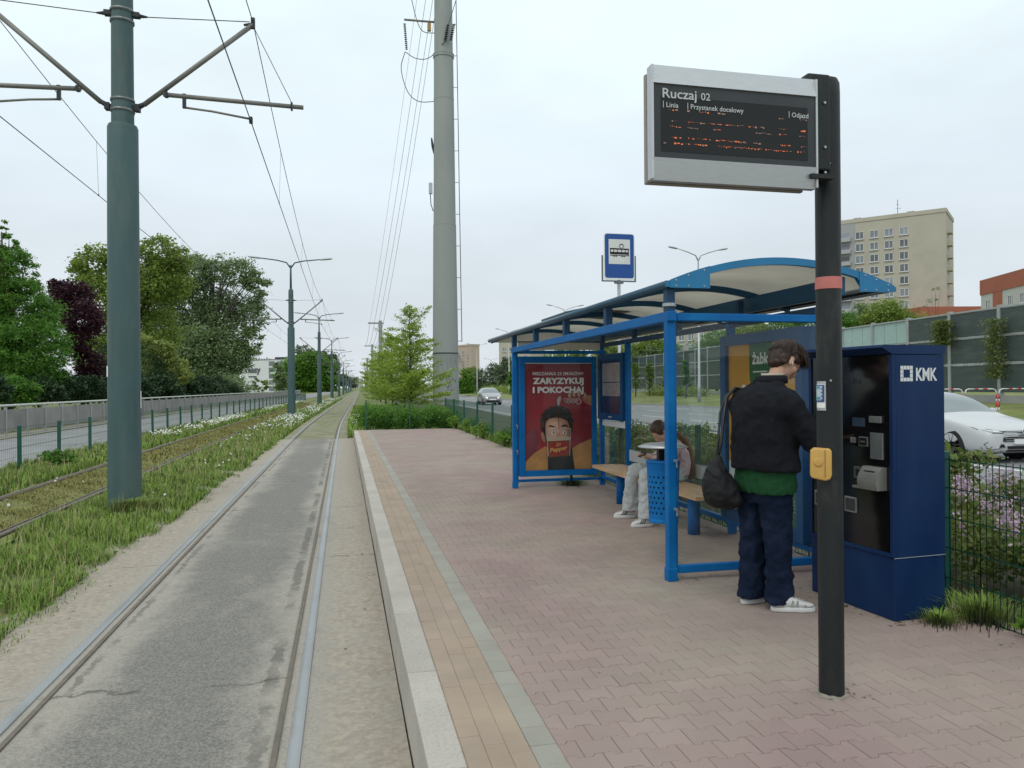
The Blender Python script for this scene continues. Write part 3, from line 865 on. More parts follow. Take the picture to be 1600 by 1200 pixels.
# ================================================================== NOISE BARRIER
nb = thing('noise_barrier', 'tall dark green noise barrier with pale posts and rails across the road', 'noise barrier', (32, 40, .5))
M_cass = mat('noise_cassette', (.062, .085, .080), .8, 0, .10, 1, col2=(.085, .105, .098), s2=.6, bump=.9, bscale=9, stretch=(1, 1, 6), coords='World')
M_npost = mat('noise_post', (.36, .385, .37), .6, .2, .1, 2)
M_acr = mat('acrylic_green', (.33, .46, .43), .25, 0, .05, 1, spec=.6)
M_plinth = mat('plinth', (.33, .33, .31), .9, 0, .12, 1, coords='World')
Y0, X0 = 21.2, 30.7
def nbx(y): return X0 + (y - Y0) * .098 + off(y) * .4
k = 0
y = Y0
prow = [(.55, 1.95), (2.05, 3.35), (3.45, 4.72)]
while y < 150:
    L4 = 3.6
    xa, xb = nbx(y), nbx(y + L4)
    ang = -math.atan2(xb - xa, L4)
    cx, cy = (xa + xb) / 2, y + L4 / 2
    clear = 38.9 < cy < 52
    zoff = .0
    MB().box((xa, y, 2.9), (.22, .20, 4.9), ang).build('post', M_npost, nb)
    MB().box((cx, cy, .62), (.16, L4 - .2, .5), ang).build('plinth', M_plinth, nb)
    for r_, (a, b) in enumerate(prow):
        if clear and r_ == 2 or (124 < cy):
            for q in range(3):
                f_ = (q + .5) / 3
                MB().box((xa + (xb - xa) * f_, y + L4 * f_, (a + b) / 2 + .45), (.03, L4 / 3 - .06, b - a - .03), ang).build('acrylic_pane', M_acr, nb)
        else:
            MB().box((cx, cy, (a + b) / 2 + .45), (.12, L4 - .22, b - a - .03), ang).build('cassette', M_cass, nb)
        MB().box((cx - .02, cy, b + .5), (.15, L4 - .18, .085), ang).build('rail', M_npost, nb)
    y += L4
# red and white pedestrian railing
M_rw = mat('railing_red', (.55, .05, .05), .5, 0, .1, 5)
M_rww = mat('railing_white', (.62, .63, .62), .5, 0, .08, 5)
p0, p1 = at(1455, 612, 34), at(1720, 608, 34)
rail_n = 5
for k in range(rail_n):
    a = p0.lerp(p1, k / rail_n); b = p0.lerp(p1, (k + 1) / rail_n)
    dirv = (b - a).normalized(); Lr = (b - a).length - .12
    zg = .05
    ztop = 1.22
    t = thing('pedestrian_railing', 'red and white tubular railing hoop beyond the white car, %s from the ticket machine' % ['first', 'second', 'third', 'fourth', 'fifth'][k], 'railing',
              (a.x, a.y, zg), math.atan2(dirv.y, dirv.x), 'red and white railing hoops')
    segs = [((0, 0), (0, .35), 0), ((0, .35), (0, .62), 1), ((0, .62), (0, .72), 0), ((0, .72), (0, .92), 1)]
    class Pc:                                  # each painted length of tube is a part
        def __init__(s, nm, m): s.nm, s.m = nm, m
        def tube(s, *a):
            MB().tube(*a).build(s.nm, s.m, t, False, True); return s
    wh, rd = Pc('white_tube', M_rww), Pc('red_tube', M_rw)
    for s0 in (0, Lr):
        for (x0, z0), (x1, z1), c_ in segs:
            (rd if c_ else wh).tube([(s0, 0, z0), (s0, 0, z1)], .032, 8)
    H_ = ztop - zg
    wh.tube([(0, 0, .92), (0, 0, H_ - .15), (.05, 0, H_ - .04), (.16, 0, H_), (Lr * .3, 0, H_)], .03, 8)
    rd.tube([(Lr * .3, 0, H_), (Lr * .42, 0, H_)], .031, 8); wh.tube([(Lr * .42, 0, H_), (Lr * .58, 0, H_)], .03, 8); rd.tube([(Lr * .58, 0, H_), (Lr * .7, 0, H_)], .031, 8)
    wh.tube([(Lr * .7, 0, H_), (Lr - .16, 0, H_), (Lr - .05, 0, H_ - .04), (Lr, 0, H_ - .15), (Lr, 0, .92)], .03, 8)

# ================================================================== BUILDINGS
M_win = mat('window_glass', (.17, .19, .21), .15, 0, .25, .5, spec=.7, coords='World', objr=.55)
M_frame = mat('window_frame', (.66, .67, .67), .6, 0, .05, 2)
def block(name, label, cat, A, B, depth, z0, z1, wallm, cols, rows, win, roofm=None, parapet=.8, skip=None, frame=True, u0=.06, u1=.94, v0=.08, v1=.92, loggia=None):
    """building whose front runs from ground point A to B (seen left to right); windows are children"""
    A, B = Vector((A[0], A[1], z0)), Vector((B[0], B[1], z0))
    u = (B - A).normalized(); n = Vector((u.y, -u.x, 0)); L_ = (B - A).length; H_ = z1 - z0
    t = thing(name, label, cat, A)
    M = Matrix(((u.x, -n.x, 0, 0), (u.y, -n.y, 0, 0), (0, 0, 1, 0), (0, 0, 0, 1)))     # local x along front, y inwards
    b = MB(); b.prism([(0, 0), (L_, 0), (L_, depth), (0, depth)], 'z', 0, H_, 0, M); b.build('wall', wallm, t, False)
    r_ = MB(); r_.prism([(-.15, -.15), (L_ + .15, -.15), (L_ + .15, depth + .15), (-.15, depth + .15)], 'z', H_, H_ + parapet, 0, M)
    r_.build('roof', roofm or wallm, t, False)
    ww, wh = win
    g = MB(); g.box((0, .02, 0), (ww, .1, wh)); gm = g.mesh('window'); gm.materials.append(M_win)
    f = MB()
    for x in (-ww / 2, 0.08, ww / 2): f.box((x, -.09, 0), (.11, .06, wh + .11))
    for z in (-wh / 2, wh / 2): f.box((0, -.09, z), (ww + .1, .06, .11))
    f.box((0, -.16, -wh / 2 - .12), (ww + .3, .3, .07))
    fm = f.mesh('window_frame'); fm.materials.append(M_frame)
    rot = Matrix(((u.x, -n.x, 0), (u.y, -n.y, 0), (0, 0, 1))).to_euler()
    for i in range(cols):
        for j in range(rows):
            if skip and skip(i, j): continue
            x = L_ * (u0 + (u1 - u0) * (i + .5) / cols); z = H_ * (v0 + (v1 - v0) * (j + .5) / rows)
            o = bpy.data.objects.new('window', gm); C.objects.link(o); o.parent = t
            o.location = M @ Vector((x, 0, z)); o.rotation_euler = rot
            if frame:
                q = bpy.data.objects.new('window_frame', fm); C.objects.link(q); q.parent = o
    return t, M, L_, H_
M_beige = mat('tower_render', (.45, .42, .345), .9, 0, .06, .25, col2=(.40, .38, .32), s2=.12, coords='World')
A, B = at(1278, 600, 186), at(1480, 600, 170)
tw, TM, TL, TH_ = block('apartment_tower', 'tall beige concrete apartment tower behind the trees at right', 'building', A, B, 14, 0, 39.4, M_beige, 4, 13, (1.75, 1.7), None, .9, None, True, .295, .75, .03, .955)
gl = MB().prism([(0, -.08), (TL * .315, -.08), (TL * .315, .1), (0, .1)], 'z', 0, TH_, 0, TM)
gl.build('grey_bay', mat('tower_grey', (.34, .35, .35), .9, 0, .06, .3, coords='World'), tw, False)
for j in range(13):
    z = TH_ * (.03 + .925 * (j + .5) / 13)
    MB().prism([(TL * .10, -1.1), (TL * .285, -1.1), (TL * .285, -.1), (TL * .10, -.1)], 'z', z - 1.25, z - .3, 0, TM).build('balcony', mat('balcony_panel', (.40, .41, .41), .8, 0, .15, .4, coords='World'), tw, False)
    MB().prism([(TL * .12, -.12), (TL * .27, -.12), (TL * .27, -.09), (TL * .12, -.09)], 'z', z - .3, z + .95, 0, TM).build('balcony_recess', M_win, tw, False)
    MB().prism([(TL + .0, 2), (TL + .9, 2), (TL + .9, 5), (TL, 5)], 'z', z - 1.2, z - .3, 0, TM).build('side_balcony', M_beige, tw, False)
an = MB(); q = TM @ Vector((TL * .62, 5, TH_))
an.tube([q, q + Vector((0, 0, 5.2))], .06, 5).tube([q + Vector((-.6, 0, 3.0)), q + Vector((.9, 0, 3.2))], .04, 4).tube([q + Vector((-.3, 0, 4.0)), q + Vector((.3, 0, 4.0))], .04, 4)
an.build('antenna', M_dark, tw, False)
for f_ in (.28, .7):
    MB().prism([(TL * f_, 3), (TL * f_ + 1.6, 3), (TL * f_ + 1.6, 5), (TL * f_, 5)], 'z', TH_ + .8, TH_ + 1.7, 0, TM).build('vent', M_conc, tw, False)
M_cream = mat('cream_render', (.50, .49, .45), .9, 0, .05, .3, coords='World')
M_brick = mat('brick_red_render', (.36, .12, .075), .9, 0, .08, .4, coords='World')
A, B = at(1534, 600, 140), at(1680, 600, 112)
b2, BM, BL, BH = block('red_topped_building', 'cream apartment block with a brick red top storey at the right edge', 'building', A, B, 12, 0, 17.4, M_cream, 7, 6, (1.2, 1.6), M_brick, 2.7, lambda i, j: i == 1, True, .02, .98, .06, .96)
MB().prism([(BL * .16, -.12), (BL * .27, -.12), (BL * .27, .1), (BL * .16, .1)], 'z', 0, BH + .1, 0, BM).build('red_pilaster', M_brick, b2, False)
for f_ in (.45, .8): MB().prism([(BL * f_, 3), (BL * f_ + .8, 3), (BL * f_ + .8, 4), (BL * f_, 4)], 'z', BH + 3, BH + 4.2, 0, BM).build('chimney', M_conc, b2, False)
A, B = at(1440, 600, 165), at(1560, 600, 165)
b3, _, bl3, bh3 = block('red_topped_wing', 'lower cream wing with a brick red roof band right of the tower', 'building', A, B, 10, 0, 14.3, M_cream, 6, 4, (1.2, 1.5), M_brick, 3.6)
M_pinkb = mat('pale_pink_render', (.47, .37, .31), .9, 0, .05, .3, coords='World')
A, B = at(712, 600, 330), at(737, 600, 320)
block('pink_tower', 'pale pink apartment tower beside the grey column', 'building', A, B, 4, 0, 18.4, M_pinkb, 3, 6, (1.3, 1.5), None, .7)
A, B = at(925, 600, 190), at(1150, 600, 165)
block('long_apartment_block', 'long pinkish grey apartment block behind the trees above the noise barrier', 'building', A, B, 12, 0, 14.6, mat('pinkish_render', (.42, .37, .33), .9, 0, .06, .3, coords='World'), 14, 5, (1.4, 1.5), None, .6)
A, B = at(780, 600, 260), at(830, 600, 255)
block('beige_block', 'small beige block behind the trees left of the shelter', 'building', A, B, 12, 0, 16.5, M_beige, 4, 5, (1.4, 1.5), None, .6)
A, B = at(377, 600, 330), at(446, 600, 322)
M_hw = mat('hotel_white', (.70, .71, .72), .8, 0, .03, .2, coords='World')
ht, HM, HL, HH = block('white_hotel', 'white flat roofed five storey building with dark windows far left of the tracks', 'building', A, B, 14, -.5, 13.2, M_hw, 2, 5, (2.9, 2.0), mat('hotel_roof', (.25, .26, .27), .8), .35, None, False, .60, .98, .02, .98)
HOTEL = (ht, HM, HL, HH)
MB().prism([(HL * .7, 2), (HL * .88, 2), (HL * .88, 5), (HL * .7, 5)], 'z', HH + .3, HH + 1.2, 0, HM).build('roof_plant', M_dark, ht, False)
for k in range(9):
    MB().prism([(HL * (.05 + .06 * k), 3), (HL * (.05 + .06 * k) + .4, 3), (HL * (.05 + .06 * k) + .4, 3.5), (HL * (.05 + .06 * k), 3.5)], 'z', HH + .3, HH + .8 + .5 * (k % 3 == 1), 0, HM).build('vent', M_conc, ht, False)
for k, px in enumerate((378, 387, 394)):
    b = at(px, 622, 150)
    tag(MB().lathe([(.22, 0), (.2, 3.4), (.18, 3.45)], (b.x, b.y, -.6 + .0), 10).build('white_post', M_white), 'plain white post in front of the white building, %s of three' % ('leftmost', 'middle', 'rightmost')[k], 'post', 'white posts by the car park')
A, B = at(548, 604, 900), at(562, 604, 900)
block('distant_block', 'tiny hazy apartment block at the end of the tramway', 'building', A, B, 20, 0, 11, M_cream, 6, 4, (1.6, 1.6), None, .6, None, False)

# ================================================================== VEGETATION
def leaf_mesh(name, P, size, rng, aspect=.6, up=.4, nrm=None):
    """one diamond leaf per point of P"""
    n = len(P)
    nv = rng.normal(size=(n, 3)); nv[:, 2] = np.abs(nv[:, 2]) + up
    nv /= np.linalg.norm(nv, axis=1)[:, None]
    a = rng.normal(size=(n, 3)); a -= nv * (a * nv).sum(1)[:, None]; a /= np.linalg.norm(a, axis=1)[:, None]
    b = np.cross(nv, a)
    sz = size * np.clip(rng.lognormal(-.12, .38, size=(n, 1)), .4, 2.1)
    a *= sz * .5; b *= sz * .5 * aspect
    V = np.stack([P - a, P + b * 1.0 + a * .1, P + a, P - b + a * .1], axis=1).reshape(-1, 3)
    F = np.arange(n * 4).reshape(n, 4)
    return npmesh(name, V, F)

def blob_points(blobs, n, rng, clump=.30, shell=.5, per=46, rag=1.12):
    """points in clumps spread through ellipsoids (centre, radii)"""
    vol = np.array([b[1][0] * b[1][1] * b[1][2] for b in blobs]) ** .72
    vol = vol / vol.sum()
    out = []
    for (c_, r_), f_ in zip(blobs, vol):
        m = max(4, int(n * f_)); k = max(3, int(m / per))
        d = rng.normal(size=(k, 3)); d /= np.linalg.norm(d, axis=1)[:, None]
        rad = (shell + (1 - shell) * rng.random((k, 1))) ** .6 * rng.uniform(.80, rag, (k, 1))
        cc = np.array(c_) + d * rad * np.array(r_)
        idx = rng.integers(0, k, m)
        s_ = clump * min(r_) * rng.uniform(.5, 1.2, (k, 1))
        pts = cc[idx] + rng.normal(size=(m, 3)) * s_[idx] * np.array([1, 1, .62])
        out.append(pts)
    return np.concatenate(out)

def tree(name, label, mt, d, blobs, n, leaf, seed, base=None, trunk_r=.2, cat='tree', group=None, clump=.30, shell=.5, depth=.8, per=46, up=.4, zb=-.6, aspect=.6, rag=1.12):
    """blobs are (px, py, rx, ry) seen in the photo at distance d, given real depth"""
    rng = np.random.default_rng(seed)
    rr = random.Random(seed)
    B = []
    for (px, py, rx, ry) in blobs:
        dd = d + rr.uniform(-1, 1) * rx * d / FPX * .5
        c_ = at(px, py, dd)
        B.append(((c_.x, c_.y, c_.z), (rx * d / FPX, rx * d / FPX * depth, ry * d / FPX)))
    bx = base if base is not None else sum(b[0] for b in blobs) / len(blobs)
    g = at(bx, 620, d)
    t = thing(name, label, cat, (g.x, g.y, zb), 0, group)
    tr = MB()
    top = max(B, key=lambda q: q[0][2])
    ctop = Vector(top[0])
    base_ = Vector((g.x, g.y, zb))
    midp = base_.lerp(Vector((g.x * .6 + ctop.x * .4, g.y * .6 + ctop.y * .4, ctop.z)), .55)
    tr.tube([base_, base_.lerp(midp, .5) + Vector((rr.uniform(-.1, .1), 0, 0)), midp, ctop], [trunk_r, trunk_r * .8, trunk_r * .55, trunk_r * .12], 8)
    for c_, r_ in B:
        c_ = Vector(c_)
        for q in range(3):
            e_ = c_ + Vector((rr.uniform(-.8, .8) * r_[0], rr.uniform(-.8, .8) * r_[1], rr.uniform(-.2, .85) * r_[2]))
            f_ = min(.95, max(.12, (e_.z - zb) / max(.1, ctop.z - zb) * .55))
            s0 = base_.lerp(midp, min(1, f_ * 1.5))
            m_ = s0.lerp(e_, .5) + Vector((0, 0, .12 * (e_ - s0).length))
            tr.tube([s0, m_, e_], [trunk_r * .42, trunk_r * .24, trunk_r * .05], 5)
    tr.build('trunk', M_trunk, t, True, True)
    P = blob_points(B, n, rng, clump, shell, per, rag)
    P = P[P[:, 2] > zb + .05]
    me = leaf_mesh('crown', P, leaf, rng, aspect, up)
    link('crown', me, mt, t)
    return t
L_green = leafmat('leaf_green', [(.055, .15, .022), (.09, .22, .032), (.135, .28, .045), (.19, .36, .065)], .45)
L_dark = leafmat('leaf_dark', [(.022, .05, .022), (.036, .075, .03), (.055, .10, .038)], .25)
L_purple = leafmat('leaf_purple', [(.028, .012, .020), (.055, .02, .03), (.09, .028, .038), (.07, .038, .055)], .25)
L_olive = leafmat('leaf_olive', [(.13, .20, .035), (.19, .27, .05), (.25, .34, .065), (.31, .39, .10)], .45)
L_grey = leafmat('leaf_grey', [(.12, .19, .07), (.18, .27, .105), (.25, .34, .16), (.36, .43, .26)], .46)
L_yellow = leafmat('leaf_yellow', [(.18, .25, .05), (.27, .33, .08), (.36, .40, .13)], .42)
L_lime = leafmat('leaf_lime', [(.18, .28, .03), (.26, .38, .045), (.34, .46, .07), (.43, .52, .13)], .48)
L_mid = leafmat('leaf_mid', [(.08, .19, .022), (.12, .26, .035), (.17, .32, .05)], .42)
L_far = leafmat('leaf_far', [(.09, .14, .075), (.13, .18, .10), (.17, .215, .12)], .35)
L_bush = leafmat('leaf_bush', [(.07, .12, .025), (.12, .18, .035), (.18, .24, .06), (.22, .19, .08)], .38)
L_flower = leafmat('lilac_flower', [(.46, .30, .42), (.56, .40, .52), (.66, .54, .62)], .3)
L_weed = leafmat('leaf_weed', [(.10, .20, .025), (.16, .29, .04), (.24, .38, .07)], .42)

tree('hornbeam', 'tall dense conical green tree at the far left edge', L_green, 42,
     [(2, 362, 12, 18), (6, 385, 20, 20), (16, 405, 28, 22), (-14, 400, 26, 24), (15, 430, 42, 38), (-25, 450, 55, 50), (25, 490, 58, 48), (-35, 540, 65, 55), (40, 545, 62, 46), (75, 530, 28, 36), (20, 600, 75, 34), (70, 590, 36, 34), (-70, 500, 50, 70), (35, 470, 34, 34), (60, 500, 26, 30), (0, 560, 70, 40)], 115000, .15, 1, 10, .25, clump=.17, shell=.72, per=70, up=.2, aspect=.4, zb=-.55)
tree('purple_plum', 'dark purple leaved tree between the conical green tree and the pole', L_purple, 50,
     [(88, 450, 12, 14), (112, 463, 30, 24), (128, 500, 27, 32), (122, 540, 20, 28), (138, 570, 21, 30), (146, 605, 20, 26), (100, 490, 18, 26)], 30000, .15, 2, 132, .14, clump=.28, per=40)
tree('maple', 'yellow green broadleaf tree rising behind the purple tree and the pole', L_olive, 80,
     [(150, 415, 34, 30), (126, 428, 20, 18), (196, 405, 30, 30), (246, 395, 30, 26), (278, 402, 24, 20), (215, 440, 44, 34), (165, 470, 46, 46), (260, 440, 40, 34), (190, 540, 50, 50), (155, 560, 30, 40), (240, 520, 40, 50)], 42000, .30, 3, 190, .3, clump=.26, per=38)
tree('willow', 'large grey green spreading tree right of the near pole', L_grey, 125,
     [(262, 440, 34, 36), (300, 425, 34, 34), (335, 425, 22, 26), (376, 428, 26, 24), (402, 445, 18, 24), (240, 490, 26, 40), (290, 490, 46, 44), (345, 490, 38, 42), (395, 490, 24, 32), (330, 545, 50, 40), (366, 555, 28, 36), (392, 535, 18, 26), (280, 560, 46, 44), (325, 595, 50, 30), (295, 600, 50, 30), (250, 600, 40, 30)], 110000, .36, 4, 330, .6, clump=.26, per=44, shell=.45)
tree('yew', 'dark conifer bush half hidden left of the near pole', L_dark, 54, [(168, 575, 22, 42), (185, 590, 22, 36), (112, 605, 22, 18)], 12000, .10, 5, 172, .1, clump=.3, zb=-.55)
tree('yew', 'dark conifer bush just right of the near pole', L_dark, 66, [(232, 580, 24, 40), (252, 598, 22, 28), (215, 600, 16, 24)], 12000, .10, 6, 235, .1, clump=.3, zb=-.55)
tree('golden_shrub', 'yellow leaved shrub in front of the large grey green tree', L_yellow, 68, [(232, 532, 16, 14), (255, 550, 20, 20), (268, 575, 22, 22), (284, 590, 14, 12), (245, 575, 20, 26), (250, 604, 22, 16)], 11000, .2, 7, 255, .08, clump=.28, zb=-.55)
for k, (px, m) in enumerate(((-20, L_dark), (20, L_green), (60, L_dark), (95, L_dark), (130, L_dark), (160, L_dark), (205, L_dark), (240, L_dark), (275, L_dark), (310, L_dark), (335, L_dark), (355, L_grey))):
    tree('undergrowth_shrub', 'dark low shrub just behind the panelled barrier, %s from the left' % ORD[k].replace('nearest', 'first'), m, -15.4 / ((px - 800) / 1200 * math.cos(YAW) + math.sin(YAW)), [(px, 606, 26, 20), (px + 16, 613, 24, 16), (px - 14, 613, 24, 16)], 5500, .15 if px < 200 else .26, 500 + k, px, .05, 'shrub', 'shrubs behind the barrier', clump=.3, zb=-.55)
tree('low_shrub', 'bright green low shrub at the barrier below the large tree', L_mid, 108, [(352, 612, 14, 9), (368, 610, 8, 8)], 1500, .24, 8, 355, .04, zb=-.55)
tree('lime_tree', 'round bright green tree beside the second pole', L_mid, 300, [(462, 590, 26, 30), (490, 588, 28, 32), (515, 592, 16, 26), (445, 598, 16, 22), (485, 568, 22, 20)], 22000, .95, 9, 480, .3, clump=.3, up=.3)
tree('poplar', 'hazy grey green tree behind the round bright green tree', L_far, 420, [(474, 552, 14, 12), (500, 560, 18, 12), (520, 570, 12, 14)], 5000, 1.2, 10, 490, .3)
tree('birch', 'small pale tree in front of the white building', L_grey, 175, [(437, 588, 9, 18), (441, 600, 10, 14), (434, 572, 6, 9)], 3500, .42, 11, 437, .12)
tree('sapling', 'thin young tree in front of the white building', L_grey, 150, [(400, 598, 5, 10), (396, 604, 6, 8)], 700, .3, 12, 400, .08)
tree('sapling', 'low bushy tree at the right foot of the white building wall', L_olive, 150, [(412, 602, 7, 10), (405, 608, 5, 6)], 900, .3, 13, 411, .08)
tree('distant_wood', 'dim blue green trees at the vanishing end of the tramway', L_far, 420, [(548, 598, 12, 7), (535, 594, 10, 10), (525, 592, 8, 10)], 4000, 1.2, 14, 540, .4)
# right hand trees
tree('ash_tree', 'fresh green tree in front of the tower, right of the shelter roof tip', L_olive, 90, [(1385, 492, 30, 26), (1410, 505, 26, 22), (1360, 515, 22, 28), (1390, 525, 34, 18)], 16000, .26, 20, 1385, .25, zb=.4, clump=.3)
tree('ash_tree', 'dark green tree just right of the black display post', L_green, 92, [(1335, 520, 26, 28), (1310, 515, 26, 26), (1330, 545, 30, 18)], 12000, .26, 21, 1330, .25, zb=.4)
tree('blossom_tree', 'sparse grey blossoming tree between the two green trees by the tower', L_grey, 95, [(1350, 495, 16, 16), (1345, 480, 10, 8)], 2600, .2, 22, 1348, .16, zb=.4, clump=.4, per=14)
tree('ash_tree', 'low olive tree at the right foot of the tower', L_olive, 105, [(1445, 510, 26, 16), (1475, 505, 18, 14), (1430, 520, 26, 14)], 7000, .28, 23, 1450, .22, zb=.4)
tree('bare_tree', 'nearly leafless tree in front of the tower wall', L_grey, 130, [(1462, 460, 8, 20), (1450, 475, 8, 10)], 300, .2, 24, 1462, .14, zb=.4)
k = 0
for px, py, rx, ry, d, m in ((1010, 540, 24, 20, 105, L_olive), (1042, 548, 22, 18, 105, L_green), (1120, 535, 30, 20, 102, L_green), (1170, 515, 34, 14, 100, L_olive), (1215, 515, 30, 16, 100, L_mid), (1255, 512, 28, 16, 98, L_green), (955, 545, 24, 16, 112, L_olive), (890, 551, 30, 11, 120, L_olive)):
    tree('background_tree', 'tree behind the noise barrier seen through the shelter, %s from the left' % ['third', 'fourth', 'fifth', 'sixth', 'seventh', 'eighth', 'second', 'first'][k], m, d, [(px, py, rx, ry), (px - rx * .5, py + ry, rx * .9, ry * 1.2), (px + rx * .5, py + ry * .9, rx * .9, ry)], 6500, .28, 30 + k, px, .2, 'tree', 'trees behind the noise barrier', zb=.4)
    k += 1
k = 0
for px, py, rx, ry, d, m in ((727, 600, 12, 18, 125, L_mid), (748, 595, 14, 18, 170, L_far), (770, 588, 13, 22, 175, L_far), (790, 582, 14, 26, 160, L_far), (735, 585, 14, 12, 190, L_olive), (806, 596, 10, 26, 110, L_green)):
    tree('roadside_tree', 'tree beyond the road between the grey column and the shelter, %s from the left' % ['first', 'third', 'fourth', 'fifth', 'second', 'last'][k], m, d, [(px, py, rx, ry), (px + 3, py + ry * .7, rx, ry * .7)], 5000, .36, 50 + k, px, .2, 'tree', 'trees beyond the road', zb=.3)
    k += 1
for k, (px, py, d) in enumerate(((993, 588, 76), (1015, 585, 76), (1041, 590, 72), (1072, 586, 66), (1134, 580, 58))):
    tree('columnar_tree', 'young columnar tree planted in the verge before the noise barrier, %s from the left' % ORD[k].replace('nearest', 'first'), L_mid, d, [(px, py, 7, 15), (px, py - 14, 5, 10), (px + 1, py + 12, 6, 9)], 2600, .16, 60 + k, px, .06, 'tree', 'young trees in the verge', zb=.35)
iv = np.random.default_rng(5)
for k, (px, py, rx, ry) in enumerate(((1562, 545, 9, 48), (1478, 520, 5, 22))):
    c_ = at(px, py, 37.6 if k == 0 else 41.3)
    P = np.stack([c_.x + iv.normal(0, .28, 2600) - .25, c_.y + iv.normal(0, .18, 2600), c_.z + iv.uniform(-ry, ry, 2600) * 37 / FPX], 1)
    P[:, 0] += iv.normal(0, .12, 2600)
    tag(link('ivy', leaf_mesh('ivy', P, .11, iv), L_bush), 'climbing ivy on a noise barrier post ' + ('above the red and white railing', 'just right of the ticket machine')[k], 'ivy', 'ivy on the noise barrier')
# low clipped hedge rows on the verge
for k, (y0, y1, x) in enumerate(((62, 74, 30.0), (47, 53, 29.2), (88, 150, 24.5))):
    rng = np.random.default_rng(70 + k)
    nn_ = int((y1 - y0) * 320)
    yy = rng.uniform(y0, y1, nn_)
    P = np.stack([x + rng.normal(0, .45, nn_) + np.array([off(a) for a in yy]), yy, .45 + np.abs(rng.normal(0, .42, nn_)) * (1 + .25 * np.sin(yy * 1.3))], 1)
    tag(link('verge_hedge', leaf_mesh('verge_hedge', P, .2, rng), L_olive), 'low green hedge on the verge ' + ('left of the near shelter post', 'right of the near shelter post', 'left of the silver car')[k], 'hedge', 'hedges on the verge')

# light green layered trees in a row right of the track
def layered_tree(label, x, y, h, spread, seed, n):
    rr = random.Random(seed); rng = np.random.default_rng(seed)
    t = thing('honey_locust', label, 'tree', (x, y, -.3), 0, 'light green young trees right of the tramway')
    tr = MB(); P = []
    lean = rr.uniform(-.02, .02)
    tr.tube([(0, 0, 0), (lean * h, 0, h * .5), (lean * h * 1.4, .05, h)], [.085, .06, .012], 7)
    for k in range(72):
        f_ = .09 + .89 * ((k + rr.random()) / 72) ** 1.3
        z = h * f_
        ln = spread * (1.10 - .70 * f_) * rr.uniform(.35, 1.25)
        a = rr.uniform(0, 2 * math.pi)
        rise = ln * rr.uniform(.0, .75)
        p0 = Vector((lean * z * 1.2, 0, z)); p2 = p0 + Vector((math.cos(a) * ln, math.sin(a) * ln, rise))
        pm_ = p0.lerp(p2, .5) + Vector((rr.uniform(-.1, .1), rr.uniform(-.1, .1), ln * rr.uniform(-.02, .12)))
        tr.tube([p0, pm_, p2], [.022, .014, .004], 4)
        m = int(n / 72 * (.25 + ln / spread) * rr.uniform(.5, 1.3))
        u_ = rng.beta(1.5, 1.0, m)[:, None]
        q = np.array(p0) * (1 - u_) ** 2 + 2 * np.array(pm_) * u_ * (1 - u_) + np.array(p2) * u_ ** 2
        ang_ = rng.uniform(0, 2 * np.pi, m); side = np.abs(rng.normal(0, 1, m)) * (.08 + .22 * (1 - u_[:, 0]))
        tw_ = rng.integers(0, 7, m)                     # twigs off the branch
        tv = np.array([[math.cos(w_ * 2.4 + k) , math.sin(w_ * 2.4 + k), .35 * math.sin(w_ * 1.7)] for w_ in range(7)])
        q += tv[tw_] * side[:, None] * 1.5 + rng.normal(size=(m, 3)) * np.array([.07, .07, .05])
        P.append(q)
    tr.build('trunk', M_trunk, t, False, True)
    link('crown', leaf_mesh('crown', np.concatenate(P), .14, rng, .42, .7), L_lime, t, False)
for k, (px, d, h, sp_) in enumerate(((643, 50, 6.9, 2.6), (632, 57, 5.6, 2.9), (614, 66, 6.0, 2.9), (603, 78, 5.6, 2.8), (595, 92, 5.8, 2.6), (588, 108, 5.6, 2.5))):
    b = at(px, 640, d)
    layered_tree('light green young tree right of the tracks, %s in the row' % ORD[k], b.x, b.y, h, sp_, 80 + k, 21000 if k < 3 else 12000)

# hedge and shrubs
def shrub(name, label, x, y, z, rx, ry, h, mt, n, leaf, seed, cat='shrub', group=None, flowers=0, fm=None):
    rng = np.random.default_rng(seed); rr = random.Random(seed)
    t = thing(name, label, cat, (x, y, z), 0, group)
    st_ = MB()
    for k in range(9):
        a = rr.uniform(0, 6.28); q = rr.uniform(.3, .8)
        st_.tube([(0, 0, -.05), (math.cos(a) * rx * q * .5, math.sin(a) * ry * q * .5, h * .5), (math.cos(a) * rx * q, math.sin(a) * ry * q, h * rr.uniform(.7, .98))], [.014, .009, .003], 4)
    st_.build('stems', M_trunk, t, False)
    blobs = [((rr.uniform(-.5, .5) * rx, rr.uniform(-.5, .5) * ry, h * rr.uniform(.35, .7)), (rx * rr.uniform(.4, .65), ry * rr.uniform(.4, .65), h * rr.uniform(.22, .36))) for k in range(8)]
    P = blob_points(blobs, n, rng, .34, .3, 22, 1.2); P = P[P[:, 2] > -.02]
    link('foliage', leaf_mesh('foliage', P, leaf, rng, .55, .3), mt, t, False)
    if flowers:
        Q = []
        for k in range(flowers):
            a = rr.uniform(math.pi, 2 * math.pi); q = rr.uniform(.3, .95)
            c_ = np.array([math.cos(a) * rx * q, math.sin(a) * ry * q, h * rr.uniform(.3, .97)])
            Q.append(c_ + rng.normal(size=(95, 3)) * np.array([.04, .04, .055]))
        link('blossom', leaf_mesh('blossom', np.concatenate(Q), .022, rng, .9, .1), fm or L_flower, t, False)
    return t
rsb = random.Random(21)
k = 0
